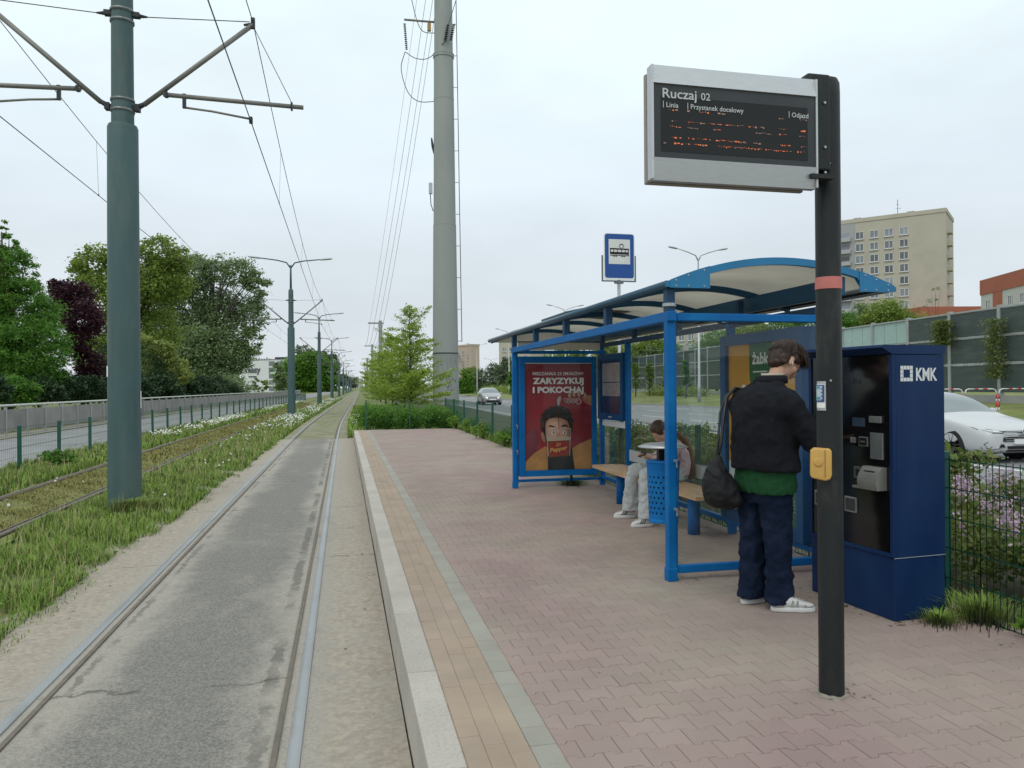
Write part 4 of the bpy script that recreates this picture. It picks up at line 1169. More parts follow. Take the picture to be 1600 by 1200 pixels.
for row, (x, n_) in enumerate(((4.75, 11), (6.2, 12), (7.5, 10))):
    for i in range(n_):
        y = 1.9 + i * 1.25 + row * .4 + (i > 3) * (i - 3) * .75
        d = math.hypot(x, y)
        near = d < 9
        h = rsb.uniform(.75, .95) - (.1 if row == 0 else 0) - (.12 if y > 10 else 0)
        shrub('lilac_shrub' if near else 'bed_shrub', ('dwarf lilac shrub with pink blossom, bed row %s, %s from the front' if near else 'leafy shrub in bed row %s from the fence, %s from the front') % (['one', 'two', 'three'][row], (ORD + ['thirteenth'])[i].replace('nearest', 'first')),
              x + rsb.uniform(-.15, .15) + off(y), y, -.08, .72, .72, h, L_bush, 4200 if near else 1700, .045 if near else .075, 200 + k, 'shrub', 'shrubs in the bed along the road', (16 if row == 0 else 11) if near else 0)
        k += 1
for k in range(5):
    x = .75 + k * .72
    shrub('hedge_bush', 'bright green hedge bush at the platform end, front row, %s from the track' % ORD[k].replace('nearest', 'first'), x + .1, 28.6 + rsb.uniform(-.1, .2), -.25, .62, .75, 1.12, L_mid, 4200, .07, 300 + k, 'hedge', 'hedge bushes at the platform end')
for k in range(5):
    x = .9 + k * .75
    shrub('hedge_bush', 'hedge bush at the platform end, back row, %s from the track' % ORD[k].replace('nearest', 'first'), x, 30.2 + rsb.uniform(-.1, .2), -.25, .65, .8, 1.2, L_weed, 3000, .08, 310 + k, 'hedge', 'hedge bushes at the platform end')
shrub('verge_bush', 'small leafy bush at the fence foot left of the near pole', -6.55, 19.6, -.3, .42, .42, .42, L_green, 2200, .06, 330)

# grass blades: tapered, bent strips
def blade_tris(n):
    i = np.arange(n)[:, None] * 5
    return np.concatenate([i + np.array([[0, 1, 2]]), i + np.array([[0, 2, 4]]), i + np.array([[4, 2, 3]])])
def blades(name, label, boxes, mt, seed, kind='stuff', zf=None):
    rng = np.random.default_rng(seed)
    Vs = []
    for (x0, x1, y0, y1, dens, h, wd, clumpy) in boxes:
        m = int((x1 - x0) * (y1 - y0) * dens)
        x = rng.uniform(x0, x1, m); y = rng.uniform(y0, y1, m)
        if clumpy:
            nz = np.sin(x * 3.1 + 1.7 * np.sin(y * 1.3)) * np.sin(y * 2.3 + 1.1 * np.sin(x * 2.7)) + .5 * np.sin(x * 9 + y * 7)
            keep = rng.random(m) < np.clip(.62 + .45 * nz * clumpy, .08, 1)
            x, y = x[keep], y[keep]; nz = nz[keep]; m = len(x)
        else: nz = np.zeros(m)
        z = zf(x, y) if zf else np.full(m, -.325)
        ox = np.array([off(a) for a in y]) if y1 > 26 else 0
        hh = h * rng.uniform(.45, 1.25, m) * (1 + .3 * nz)
        a = rng.uniform(0, 2 * np.pi, m); ln = hh * rng.uniform(.15, .75, m)
        px_, py_ = np.cos(a + 1.57) * wd / 2, np.sin(a + 1.57) * wd / 2
        dx, dy = np.cos(a) * ln, np.sin(a) * ln
        b = np.stack([x + ox, y, z], 1); pv = np.stack([px_, py_, np.zeros(m)], 1)
        mid = b + np.stack([dx * .35, dy * .35, hh * .6], 1); tip = b + np.stack([dx, dy, hh * .95], 1)
        Vs.append(np.stack([b - pv, b + pv, mid + pv * .7, tip, mid - pv * .7], 1).reshape(-1, 3))
    V = np.concatenate(Vs); n = len(V) // 5
    me = npmesh(name, V, blade_tris(n))
    return tag(link(name, me, mt), label, 'grass', kind=kind)
G_fresh = leafmat('grass_fresh', [(.14, .27, .035), (.20, .34, .048), (.27, .41, .07), (.38, .42, .14)], .12, .7, .8)
G_moss = leafmat('grass_moss', [(.22, .25, .06), (.32, .30, .09), (.36, .36, .10), (.30, .22, .10)], .12, .7, .8)
def zl(x, y): return -.325 + .02 * np.sin(x * 4 + y) * np.sin(y * 1.7)
blades('grass', 'lush green grass strip between the two tram tracks', [
    (-3.98, -2.42, 3.8, 10, 5200, .11, .007, 1.0), (-3.98, -2.25, 10, 17, 3200, .12, .009, 1.0), (-3.95, -2.15, 17, 30, 1600, .13, .013, .9), (-3.9, -2.1, 30, 60, 600, .17, .022, .8), (-3.9, -2.1, 60, 120, 150, .18, .05, .5),
    (-2.62, -2.26, 3.8, 12, 1100, .055, .006, 1.3), (-2.40, -2.06, 12, 27, 700, .06, .009, 1.3)], G_fresh, 400, zf=zl)
blades('grass', 'grass strip along the foot of the green fence at left', [(-7.6, -5.72, 10, 20, 1500, .15, .012, .9), (-7.6, -5.72, 20, 40, 700, .17, .018, .8), (-7.5, -5.7, 40, 90, 150, .2, .04, .5)], G_fresh, 401)
blades('sedum', 'short brownish sedum and moss between the far rails', [(-5.5, -4.22, 6, 20, 2400, .05, .010, .5), (-5.5, -4.2, 20, 45, 800, .06, .02, .5), (-5.5, -4.2, 45, 90, 80, .08, .05, .4)], G_moss, 402)
blades('grass', 'grass right of the track beyond the platform end', [(.12, .85, 27.5, 45, 420, .14, .02, .8), (.1, 4.5, 31, 70, 70, .25, .05, .5), (-1.5, -.5, 29, 60, 200, .035, .02, .8)], G_fresh, 403)
blades('grass', 'weeds and grass growing at the foot of the platform fence', [(3.86, 4.06, 12, 30.5, 1800, .22, .012, 1.0), (3.9, 4.2, 2.2, 4.2, 1500, .16, .006, .9), (3.9, 4.15, 4.2, 12, 600, .13, .009, 1.0)], G_fresh, 404, zf=lambda x, y: np.full(len(x), -.02))
G_dry = leafmat('grass_dry', [(.34, .27, .13), (.44, .37, .20), (.30, .30, .12)], .1, .7, .6)
blades('dry_stalks', 'dry seed stalks standing among the grass beside the track', [(-3.9, -2.4, 4, 16, 75, .30, .006, .5), (-3.9, -2.2, 16, 40, 45, .30, .012, .5), (-7.5, -5.8, 10, 40, 40, .3, .012, .5)], G_dry, 405, zf=zl)
_r = np.random.default_rng(77)
_n = 5200
_y = 3.9 + 22 * _r.random(_n) ** 1.6; _x = _r.uniform(-3.95, -2.35, _n)
_k = (np.sin(_x * 5 + 2 * np.sin(_y * 1.1)) * np.sin(_y * 1.9) + _r.normal(0, .4, _n)) > .15
tag(link('clover', leaf_mesh('clover', np.stack([_x, _y, -.30 + _r.uniform(0, .09, _n)], 1)[_k], .05, _r, .75, 1.2), L_weed), 'low clover and plantain leaves in the grass between the tracks', 'plants', kind='stuff')
def tuft(label, x, y, n, h, sp_, seed, z=-.01):
    rng = np.random.default_rng(seed)
    a = rng.uniform(0, 2 * np.pi, n); r = np.abs(rng.normal(0, sp_ * .35, n))
    b = np.stack([x + np.cos(a) * r, y + np.sin(a) * r, np.full(n, z)], 1)
    hh = h * rng.uniform(.4, 1.1, n); out_ = np.stack([np.cos(a), np.sin(a), np.zeros(n)], 1) * (hh * rng.uniform(.3, .9, n))[:, None]
    pv = np.stack([-np.sin(a), np.cos(a), np.zeros(n)], 1) * .0026
    up_ = np.zeros((n, 3)); up_[:, 2] = hh
    V = np.stack([b - pv, b + pv, b + out_ * .4 + up_ * .7 + pv * .8, b + out_ + up_ * .85, b + out_ * .4 + up_ * .7 - pv * .8], 1).reshape(-1, 3)
    tag(link('grass_tuft', npmesh('grass_tuft', V, blade_tris(n)), G_fresh), label, 'grass', kind='stuff')
tuft('bushy grass tuft at the right foot of the ticket machine', 3.91, 4.10, 650, .20, .28, 1)
tuft('short grass tuft before the near corner of the ticket machine', 3.62, 4.13, 420, .10, .22, 2)
tuft('grass growing under the poster panel of the shelter', 3.35, 11.15, 700, .16, .4, 3)
tuft('grass at the foot of the nearest catenary pole', -3.1, 12.35, 1600, .24, .6, 4, -.33)
shrub('dock_plant', 'broad leaved weed at the fence in the lower right corner', 4.02, 3.70, -.03, .22, .2, .26, L_weed, 150, .085, 340, 'plant')
for k, (x, y) in enumerate(((3.92, 16.2), (3.95, 18.6), (3.9, 21.5), (3.95, 24.5), (3.9, 27.0))):
    shrub('leafy_weed', 'leafy weed at the foot of the platform fence, %s from the shelter' % ORD[k].replace('nearest', 'first'), x, y, -.03, .35, .5, .55, L_weed, 1300, .06, 345 + k, 'plant', 'weeds along the platform fence')
# fallen leaves and crumbs that gather along edges
_r = np.random.default_rng(31); _P = []
for (x0, y0, x1, y1, m, w_) in ((2.5, 5.5, 3.8, 5.5, 60, .10), (3.25, 5.0, 3.36, 4.15, 40, .06), (3.36, 4.15, 3.85, 4.1, 40, .06), (3.85, 4.0, 3.85, 2.6, 60, .10), (3.7, 11, 3.7, 27, 160, .15), (3.75, 5.6, 3.75, 11, 90, .08), (2.3, 3.3, 2.35, 3.25, 14, .12), (.22, 3, .25, 26, 120, .05), (-2.2, 5, -2.1, 24, 90, .12), (1.2, 3, 3.2, 20, 50, .9)):
    t_ = _r.random(m)
    _P.append(np.stack([x0 + (x1 - x0) * t_ + _r.normal(0, w_, m), y0 + (y1 - y0) * t_ + _r.normal(0, w_ * .5, m), np.full(m, .004 if x0 > .4 else -.284)], 1))
_P = np.concatenate(_P); _P = _P[(_P[:, 0] > .45) | (_P[:, 0] < .29)]
_me = leaf_mesh('leaf_litter', _P, .022, _r, .6, 6.0)
tag(link('leaf_litter', _me, leafmat('litter_brown', [(.10, .07, .04), (.20, .15, .08), (.28, .24, .15), (.13, .12, .05)], .1)), 'dry leaf crumbs scattered along the platform edges', 'litter', kind='stuff')
# white daisies
def daisies(label, boxes, seed):
    rng = np.random.default_rng(seed); P = []
    for x0, x1, y0, y1, m, z in boxes:
        x = rng.uniform(x0, x1, m); y = rng.uniform(y0, y1, m)
        nz = np.sin(x * 2 + y * .9) * np.sin(y * .6 + 1) + rng.normal(0, .4, m)
        x, y = x[nz > -.05], y[nz > -.05]
        P.append(np.stack([x + np.array([off(a) for a in y]), y, z + rng.uniform(-.06, .08, len(x))], 1))
    P = np.concatenate(P)
    n = len(P); sz = np.where(P[:, 1] < 26, .022, .033)[:, None]
    nv = rng.normal(size=(n, 3)) * .35 + np.array([.15, -.6, 1]); nv /= np.linalg.norm(nv, axis=1)[:, None]
    a = np.cross(nv, np.array([0, 1, .01])); a /= np.linalg.norm(a, axis=1)[:, None]; b = np.cross(nv, a)
    ring = [P + (a * math.cos(t) + b * math.sin(t)) * sz for t in np.linspace(0, 2 * math.pi, 7)[:-1]]
    V = np.stack(ring, 1).reshape(-1, 3)
    tag(link('daisies', npmesh('daisies', V, np.arange(n * 6).reshape(n, 6)), mat('daisy_white', (.62, .62, .58), .7)), label, 'flowers', kind='stuff')
daisies('white daisies flowering between the tracks past the second pole', [(-3.9, -2.2, 33, 60, 900, -.15), (-3.9, -2.3, 60, 120, 1000, -.13), (-3.9, -2.4, 10, 33, 60, -.15), (.2, 1.0, 32, 46, 130, -.12)], 7)
daisies('white daisies flowering along the green fence', [(-7.0, -5.9, 30, 48, 800, -.14), (-7.0, -6, 48, 100, 700, -.12), (-5.6, -4.5, 11, 16, 14, -.2)], 8)

# ================================================================== FLAT PRINT HELPER
def text_polys(body, bold=0.0, shear=0.0, spacing=1.0):
    cu = bpy.data.curves.new('lettering', 'FONT'); cu.body = body; cu.size = 1; cu.offset = bold; cu.shear = shear
    cu.space_character = spacing; cu.resolution_u = 3
    o = bpy.data.objects.new('lettering', cu); C.objects.link(o)
    dg = bpy.context.evaluated_depsgraph_get(); dg.update()
    me = bpy.data.meshes.new_from_object(o.evaluated_get(dg))
    vs = [(v.co.x, v.co.y) for v in me.vertices]; fs = [tuple(p.vertices) for p in me.polygons]
    bpy.data.objects.remove(o); bpy.data.curves.remove(cu); bpy.data.meshes.remove(me)
    return vs, fs
class Flat:
    """coloured flat shapes stacked on a plane: u to the reader's right, v up"""
    def __init__(s, origin, u, v):
        s.o, s.u, s.v_ = Vector(origin), Vector(u).normalized(), Vector(v).normalized()
        s.n = s.u.cross(s.v_); s.b = MB(); s.mats = []
    def mi(s, m):
        if m not in s.mats: s.mats.append(m)
        return s.mats.index(m)
    def P(s, u, v, l): return s.o + s.u * u + s.v_ * v + s.n * (l * .0012)
    def poly(s, pts, m, l=1):
        s.b.add([s.P(a, b, l) for a, b in pts], [tuple(range(len(pts)))], s.mi(m)); return s
    def rect(s, u0, v0, u1, v1, m, l=1): return s.poly([(u0, v0), (u1, v0), (u1, v1), (u0, v1)], m, l)
    def disc(s, u, v, ru, rv, m, l=1, n=20, a=0):
        ca_, sa_ = math.cos(a), math.sin(a)
        return s.poly([(u + ru * math.cos(t) * ca_ - rv * math.sin(t) * sa_, v + ru * math.cos(t) * sa_ + rv * math.sin(t) * ca_) for t in [2 * math.pi * i / n for i in range(n)]], m, l)
    def ring(s, u, v, r0, r1, m, l=1, n=20):
        for i in range(n):
            a, b = 2 * math.pi * i / n, 2 * math.pi * (i + 1) / n
            s.poly([(u + r * math.cos(t), v + r * math.sin(t)) for r, t in ((r0, a), (r1, a), (r1, b), (r0, b))], m, l)
        return s
    def text(s, body, u, v, m, l=2, height=None, width=None, bold=0, rot=0, shear=0, align='L', spacing=1.0):
        vs, fs = text_polys(body, bold, shear, spacing)
        x0, x1 = min(p[0] for p in vs), max(p[0] for p in vs)
        cap = .70
        sy = (height / cap) if height else width / (x1 - x0)
        sx = (width / (x1 - x0)) if width else sy
        sh_ = {'L': 0, 'C': -.5, 'R': -1}[align] * (x1 - x0) * sx
        c_, s_ = math.cos(rot), math.sin(rot)
        pts = []
        for a, b in vs:
            a, b = (a - x0) * sx + sh_, b * sy
            pts.append(s.P(u + a * c_ - b * s_, v + a * s_ + b * c_, l))
        s.b.add(pts, fs, s.mi(m)); return s
    def build(s, name, parent):
        me = bpy.data.meshes.new(name); me.from_pydata(s.b.v, [], s.b.f)
        me.polygons.foreach_set('material_index', s.b.mi)
        return link(name, me, s.mats, parent)
def ink(name, col, rough=.5): return mat('ink_' + name, col, rough, 0, .05, 4, spec=.3)
I_white = ink('white', (.82, .82, .80)); I_black = ink('black', (.015, .015, .016))

f = Flat(HOTEL[1] @ Vector((HOTEL[2] * .16, -.3, HOTEL[3] * .62)) + HOTEL[0].location, HOTEL[1] @ Vector((1, 0, 0)), (0, 0, 1))
I_grey = ink('sign_grey', (.10, .105, .12))
f.text('easy', 0, 0, I_grey, 1, width=6.6, bold=.03).rect(.4, -2.0, 4.6, -1.5, I_grey)
f.build('sign_lettering', HOTEL[0])

# ================================================================== PLATFORM FENCE
FX = 3.93
pf = thing('platform_fence', 'green welded mesh fence along the back of the platform', 'fence', (FX, 15, -.03))
po = MB().box((0, 0, .5), (.05, .06, 1.1), 0, 0, None, .006).mesh('post'); po.materials.append(M_fence)
FY = [1.95, 4.45] + [5.65 + 2.5 * i for i in range(11)]
for y in FY:
    o = bpy.data.objects.new('post', po); C.objects.link(o); o.parent = pf; o.location = (.03, y - 15, .02); o.rotation_euler = (rs.gauss(0, .008), rs.gauss(0, .008), 0)
def panel_mesh(L_, sp_, r_, zs):
    b = MB()
    for i in range(int(L_ / sp_)): b.tube([(0, (i + .5) * sp_, .0), (0, (i + .5) * sp_, 1.04)], r_, 4, 0, False)
    for z in zs:
        b.tube([(.005, 0, z), (.005, L_, z)], r_ * 1.35, 4, 0, False); b.tube([(-.005, 0, z), (-.005, L_, z)], r_ * 1.35, 4, 0, False)
    m = b.mesh('wire_panel'); m.materials.append(M_fence); return m
pmn = panel_mesh(2.5, .05, .0026, (.03, .23, .43, .63, .83, 1.02))
for y in [1.95, 3.15] + FY[2:-1]:
    o = bpy.data.objects.new('wire_panel', pmn); C.objects.link(o); o.parent = pf; o.location = (0, y - 15, 0)
ef = thing('end_fence', 'thin green wire fence closing the far end of the platform before the hedge', 'fence', (.75, 27.9, -.1))
for x in (0, 1.55, 3.15):
    MB().box((x, 0, .55), (.045, .045, 1.15)).build('post', M_fence, ef, False)
for x in (0, 1.55):
    o = bpy.data.objects.new('wire_panel', panel_mesh(1.55, .1, .0025, (.03, .4, .8, 1.02))); C.objects.link(o); o.parent = ef; o.location = (x, 0, .05); o.rotation_euler = (0, 0, R(-90))

# ================================================================== SHELTER
XF, XB, YN, YF = 2.44, 3.80, 5.50, 11.0
RY0, RY1, RX0, RX1 = 5.44, 12.75, 2.40, 4.36
def zr(x): return 2.265 + .205 * (1 - ((x - (RX0 + RX1) / 2) / ((RX1 - RX0) / 2)) ** 2)
sh = thing('tram_shelter', 'long blue framed glass tram shelter with an arched translucent roof', 'shelter', (XF, YN, 0))
def sb(nm, x0, x1, y0, y1, z0, z1, m=None, ch=.006):
    return MB().span(x0, x1, y0, y1, z0, z1, 0, ch).build(nm, m or M_blue, sh)
for (x, y) in ((XF, YN), (XF, YF)):
    b = MB().span(x - .035, x + .035, y - .035, y + .035, 0, 2.06, 0, .010)
    b.span(x + .035, x + .046, y - .022, y + .022, .06, 2.0)
    p = b.build('front_post', M_blue, sh)
    MB().span(x - .040, x + .040, y - .040, y + .040, 0, .10, 0, .005).build('post_shoe', M_blue, p)
    for z in (.55, .92):
        MB().tube([(x + .02, y - .035, z), (x + .02, y - .065, z)], .012, 8).tube([(x + .03, y - .05, z + .01), (x + .03, y - .05, z - .05)], .006, 6).build('glass_clip', M_steel, p)
for y in (5.58, 7.08, 9.95, 11.05):
    sb('back_post', XB - .035, XB + .035, y - .035, y + .035, 0, 2.13)
for i, y in enumerate((5.5, 6.9, 8.3, 9.7, 11.0)):
    sb('roof_stub', XF - .035, XF + .035, y - .035, y + .035, 2.06, 2.27, mat('navy_paint', (.006, .05, .12), .45, 0, .1, 5))
    sb('back_stub', XB - .03, XB + .03, y - .03, y + .03, 2.13, 2.32, MATS['navy_paint'])
MB().lathe([(.052, 2.10), (.052, 2.125)], (XF, YN, 0), 16).build('strap', M_steel, sh)
sb('front_beam', XF - .036, XF + .036, YN - .06, YF + .06, 1.985, 2.062)
sb('near_beam', XF + .05, XB + .05, YN - .035, YN + .035, 1.99, 2.05)
sb('far_beam', XF + .05, XB + .05, YF - .03, YF + .03, 1.97, 2.02)
sb('back_beam', XB - .03, XB + .03, YN + .04, YF + .05, 2.07, 2.13, MATS['navy_paint'])
sb('near_sill', XF + .05, XB - .03, YN - .025, YN + .025, .055, .115)
sb('back_sill', XB - .025, XB + .025, YN + .12, YF, .10, .15)
sb('far_sill', XF + .05, XB - .04, YF - .02, YF + .02, .085, .125)
sb('roof_beam', 3.90, 3.95, RY0 + .03, RY1 - .02, 2.21, 2.36, mat('roof_beam_paint', (.006, .075, .17), .42, 0, .1, 4))
# gutters along both eaves
M_gut = mat('gutter_blue_grey', (.05, .10, .15), .35, .4, .1, 4)
MB().tube([(RX0, RY0, 2.262), (RX0, RY1, 2.262)], .032, 12).build('front_gutter', M_gut, sh, True, True)
for x, z, r_, m in ((RX1, 2.262, .022, M_alu), (RX1 - .08, 2.262, .014, M_black), (RX1 - .15, 2.275, .018, M_alu)):
    MB().tube([(x, RY0 + .05, z), (x, RY1, z)], r_, 8).build('back_gutter', m, sh, True, True)
def polycarb():
    m = bpy.data.materials.new('smoky_polycarbonate'); m.use_nodes = True
    nt = m.node_tree; nn = nt.nodes.new; L = nt.links.new; nt.nodes.clear()
    o = nn('ShaderNodeOutputMaterial'); a = nn('ShaderNodeBsdfPrincipled'); t = nn('ShaderNodeBsdfTranslucent'); mx_ = nn('ShaderNodeMixShader')
    n1 = nn('ShaderNodeTexNoise'); n1.inputs['Scale'].default_value = 2.2; n1.inputs['Detail'].default_value = 6
    tc_ = nn('ShaderNodeTexCoord'); L(tc_.outputs['Object'], n1.inputs['Vector'])
    r_ = nn('ShaderNodeValToRGB'); r_.color_ramp.elements[0].color = (.58, .55, .49, 1); r_.color_ramp.elements[1].color = (.80, .78, .72, 1)
    L(n1.outputs[0], r_.inputs[0]); L(r_.outputs[0], a.inputs['Base Color']); L(r_.outputs[0], t.inputs[0])
    a.inputs['Roughness'].default_value = .2; mx_.inputs[0].default_value = .62
    L(a.outputs[0], mx_.inputs[1]); L(t.outputs[0], mx_.inputs[2]); L(mx_.outputs[0], o.inputs[0])
    return m
M_poly = polycarb()
ys_ = [RY0 + .03, 6.9, 8.3, 9.7, 11.0, RY1]
NX = 22
for y0, y1 in zip(ys_[:-1], ys_[1:]):
    b = MB(); vs, fs = [], []
    for j, y in enumerate((y0 + .004, y1 - .004)):
        for i in range(NX + 1):
            x = RX0 + (RX1 - RX0) * i / NX
            vs += [(x, y, zr(x) + .008), (x, y, zr(x))]
    W = 2 * (NX + 1)
    for i in range(NX):
        a = 2 * i
        fs += [(a, a + 2, a + 2 + W, a + W), (a + 1, a + 1 + W, a + 3 + W, a + 3), (a, a + 1, a + 3, a + 2), (a + W, a + 2 + W, a + 3 + W, a + 1 + W)]
    b.add(vs, fs).build('roof_panel', M_poly, sh, True, True)
for y in (6.9, 8.3, 9.7, 11.0, 12.68):
    b = MB(); vs, fs = [], []
    for i in range(NX + 1):
        x = RX0 + .02 + (RX1 - RX0 - .04) * i / NX
        for dy, dz in ((-.025, -.004), (.025, -.004), (.025, -.062), (-.025, -.062)): vs.append((x, y + dy, zr(x) + dz))
    for i in range(NX):
        for q in range(4): fs.append((4 * i + q, 4 * i + (q + 1) % 4, 4 * i + 4 + (q + 1) % 4, 4 * i + 4 + q))
    b.add(vs, fs).build('roof_rib', MATS['roof_beam_paint'], sh)
# bright end plate of the arch with gussets
top = [(RX0 - .02 + (RX1 - RX0 + .04) * i / 28) for i in range(29)]
up_ = [(x, zr(x) + .022) for x in top]
lo_ = []
for x in reversed(top):
    z = zr(x) - .034
    if x < 2.72: z = 2.243
    if x > 4.06: z = 2.243
    lo_.append((x, min(z, zr(x) + .012)))
MB().prism(up_ + lo_, 'y', RY0 - .02, RY0 + .018).build('arch_end_plate', M_blueroof, sh)
for side in ((2.41, 2.74), (4.04, 4.35)):
    b = MB()
    xs = [side[0] + (side[1] - side[0]) * i / 8 for i in range(9)]
    b.prism([(x, zr(x) + .026) for x in xs] + [(x, 2.236) for x in reversed(xs)], 'y', RY0 - .026, RY0 - .0205)
    g_ = b.build('gusset_plate', M_blueroof, sh)
    bb = MB()
    for x in (side[0] + .05, side[0] + .15, side[1] - .05):
        for z in (2.252, zr(x) + .005): bb.lathe([(.008, 0), (.006, .004)], (x, RY0 - .027, z), 8, 0, Matrix.Rotation(R(90), 4, 'X'))
    bb.build('bolts', M_steel, g_)
MB().prism([(x, zr(x) - .01) for x in top[1:-1]] + [(top[-2], 2.235), (top[1], 2.235)], 'y', RY1 - .012, RY1).build('end_tympanum', M_poly, sh)
MB().span(XF + .06, XB - .04, YF - .004, YF + .004, 2.03, 2.14).build('fanlight', M_poly, sh)
b = MB().span(XF + .05, XB - .03, YF - .012, YF + .012, 2.14, 2.155).build('fanlight_frame', MATS['navy_paint'], sh)
b = MB(); vs, fs = [], []
for y in (9.4, 10.6):
    for i in range(9):
        x = 2.75 + .9 * i / 8; vs += [(x, y, zr(x) + .055), (x, y, zr(x) + .01)]
for i in range(8):
    a = 2 * i; fs += [(a, a + 2, a + 20, a + 18), (a, a + 1, a + 3, a + 2), (a + 18, a + 20, a + 21, a + 19)]
fs += [(0, 18, 19, 1), (16, 17, 35, 34)]
b.add(vs, fs).build('roof_cover', M_gut, sh)
# glass
MB().span(XF + .06, XB - .04, YN - .004, YN + .004, .13, 1.97).build('near_pane', M_glass, sh)
for y0, y1, z0 in ((7.13, 8.48, .16), (8.5, 9.90, .16), (10.0, 11.0, .16)):
    MB().span(XB - .004, XB + .004, y0, y1, z0, 1.96 if y0 < 9.9 else .96).build('back_pane', M_glass, sh)
M_band = mat('frosted_band', (.50, .53, .52), .6, 0, .08, 3)
for y0, y1 in ((7.13, 8.48), (8.5, 9.9)):
    MB().span(XB - .007, XB - .0045, y0, y1, .47, .62).build('frosted_band', M_band, sh)
MB().span(XB - .012, XB - .006, 9.99, 11.0, .90, .985).build('white_strip', M_white, sh)
# far end poster case
pc = MB()
px0, px1, pz0, pz1 = XF + .055, 3.68, .17, 1.93
for a in ((px0, px0 + .085, pz0, pz1), (px1 - .075, px1, pz0, pz1), (px0 + .085, px1 - .075, pz1 - .095, pz1), (px0 + .085, px1 - .075, pz0, pz0 + .085)):
    pc.span(a[0], a[1], YF - .075, YF + .07, a[2], a[3], 0, .006)
pc = pc.build('poster_case', M_blue, sh)
MB().span(px0 + .08, px1 - .07, YF - .045, YF + .06, pz0 + .08, pz1 - .09).build('case_back', M_black, sh)
MB().span(px0 + .085, px1 - .075, YF - .068, YF - .055, pz1 - .108, pz1 - .095).build('case_trim', M_alu, pc)
MB().span(px0 + .086, px1 - .076, YF - .062, YF - .059, pz0 + .087, pz1 - .11).build('case_glass', glassmat('poster_glass', (.99, .99, .99), .03), pc)
sb('case_foot', 3.28, 3.31, YF - .02, YF + .02, 0, .17, M_black, 0)
# the poster on it
ox, oz, PW_, PH_ = px0 + .088, pz0 + .088, px1 - .078 - (px0 + .088), pz1 - .112 - (pz0 + .088)
f = Flat((ox, YF - .0465, oz), (1, 0, 0), (0, 0, 1))
Rd = mat('ink_red', (.30, .028, .038), .45, 0, .35, 2.5, col2=(.16, .018, .028), s2=2.2, thr=(.4, .65))
Skin_ = mat('ink_skin', (.60, .34, .235), .5, 0, .14, 9); Skin2 = mat('ink_skin_shade', (.38, .185, .12), .5, 0, .2, 9); Skin3 = ink('skin_mid', (.50, .265, .18)); Hair_ = mat('ink_hair', (.022, .019, .017), .5, 0, .5, 14, col2=(.06, .05, .042), s2=22, thr=(.5, .62))
Tan_ = mat('ink_tan', (.42, .215, .075), .5, 0, .25, 6); Dk = ink('dark_knit', (.02, .022, .022)); Can = ink('can_red', (.33, .02, .025)); Foam = ink('foam', (.52, .42, .31))
Cola = ink('cola', (.24, .055, .02)); Gold = ink('gold', (.62, .42, .12)); Sil = ink('silver', (.45, .46, .46)); Blur = mat('ink_blur', (.17, .03, .05), .5, 0, .2, 3)
def pu(a): return a * PW_
def pv(a): return a * PH_
def PP(pts, m, l): f.poly([(pu(a), pv(b)) for a, b in pts], m, l)
f.rect(0, 0, PW_, PH_, Rd, 0)
def grad(pts, c0, c1, n, cx, cy, l, nm, k0=.30):
    """printed soft shading: nested outlines stepping from tone c0 at the rim to c1 at (cx, cy)"""
    for i in range(n):
        t = i / (n - 1); s__ = 1 - (1 - k0) * t
        PP([(cx + (a - cx) * s__, cy + (b_ - cy) * s__) for a, b_ in pts], ink('%s_%d' % (nm, i), tuple(c0[q] + (c1[q] - c0[q]) * t for q in range(3))), l + .12 * i)
PP([(0, .31), (.06, .36), (.12, .40), (.17, .385), (.20, .33), (.21, .26), (.17, .20), (.10, .13), (0, .07)], Blur, 1)
grad([(0, .0), (0, .95), (.3, 1.0), (.7, 1.0), (1, .95), (1, .3), (1, 0)], (.20, .018, .027), (.36, .036, .048), 7, .35, .75, .2, 'backdrop', .2)
PP([(0, 0), (0, .075), (.12, .155), (.30, .225), (.36, .2), (.38, 0)], Tan_, 2)
PP([(.68, .19), (.8, .235), (1, .29), (1, 0), (.7, 0)], Tan_, 2)
PP([(.335, 0), (.335, .2), (.42, .24), (.62, .24), (.70, .2), (.74, 0)], Dk, 3)
hairp = [(.255, .36), (.225, .40), (.235, .44), (.212, .47), (.24, .50), (.235, .53), (.28, .545), (.30, .575), (.345, .575), (.38, .60), (.43, .595), (.47, .612), (.53, .60), (.57, .605), (.62, .58), (.655, .575), (.675, .545), (.71, .53), (.705, .49), (.728, .46), (.71, .42), (.715, .38), (.69, .34), (.68, .3), (.29, .3)]
PP(hairp, Hair_, 4)
PP([(.255, .365), (.235, .35), (.245, .29), (.285, .255), (.31, .30)], Skin2, 5)
PP([(.285, .40), (.30, .46), (.35, .49), (.45, .50), (.55, .495), (.63, .47), (.665, .40), (.66, .30), (.62, .22), (.55, .165), (.45, .155), (.37, .19), (.30, .28)], Skin_, 5)
grad([(.285, .40), (.30, .46), (.35, .49), (.45, .50), (.55, .495), (.63, .47), (.665, .40), (.66, .30), (.62, .22), (.55, .165), (.45, .155), (.37, .19), (.30, .28)], (.42, .20, .13), (.78, .48, .35), 9, .42, .43, 5, 'face')
PP([(.60, .47), (.63, .46), (.665, .40), (.66, .30), (.62, .22), (.60, .21), (.635, .32), (.625, .42)], Skin2, 6.3)
PP([(.46, .40), (.475, .33), (.455, .318), (.495, .312), (.535, .318), (.52, .33), (.525, .40), (.51, .345), (.48, .345)], Skin3, 7)
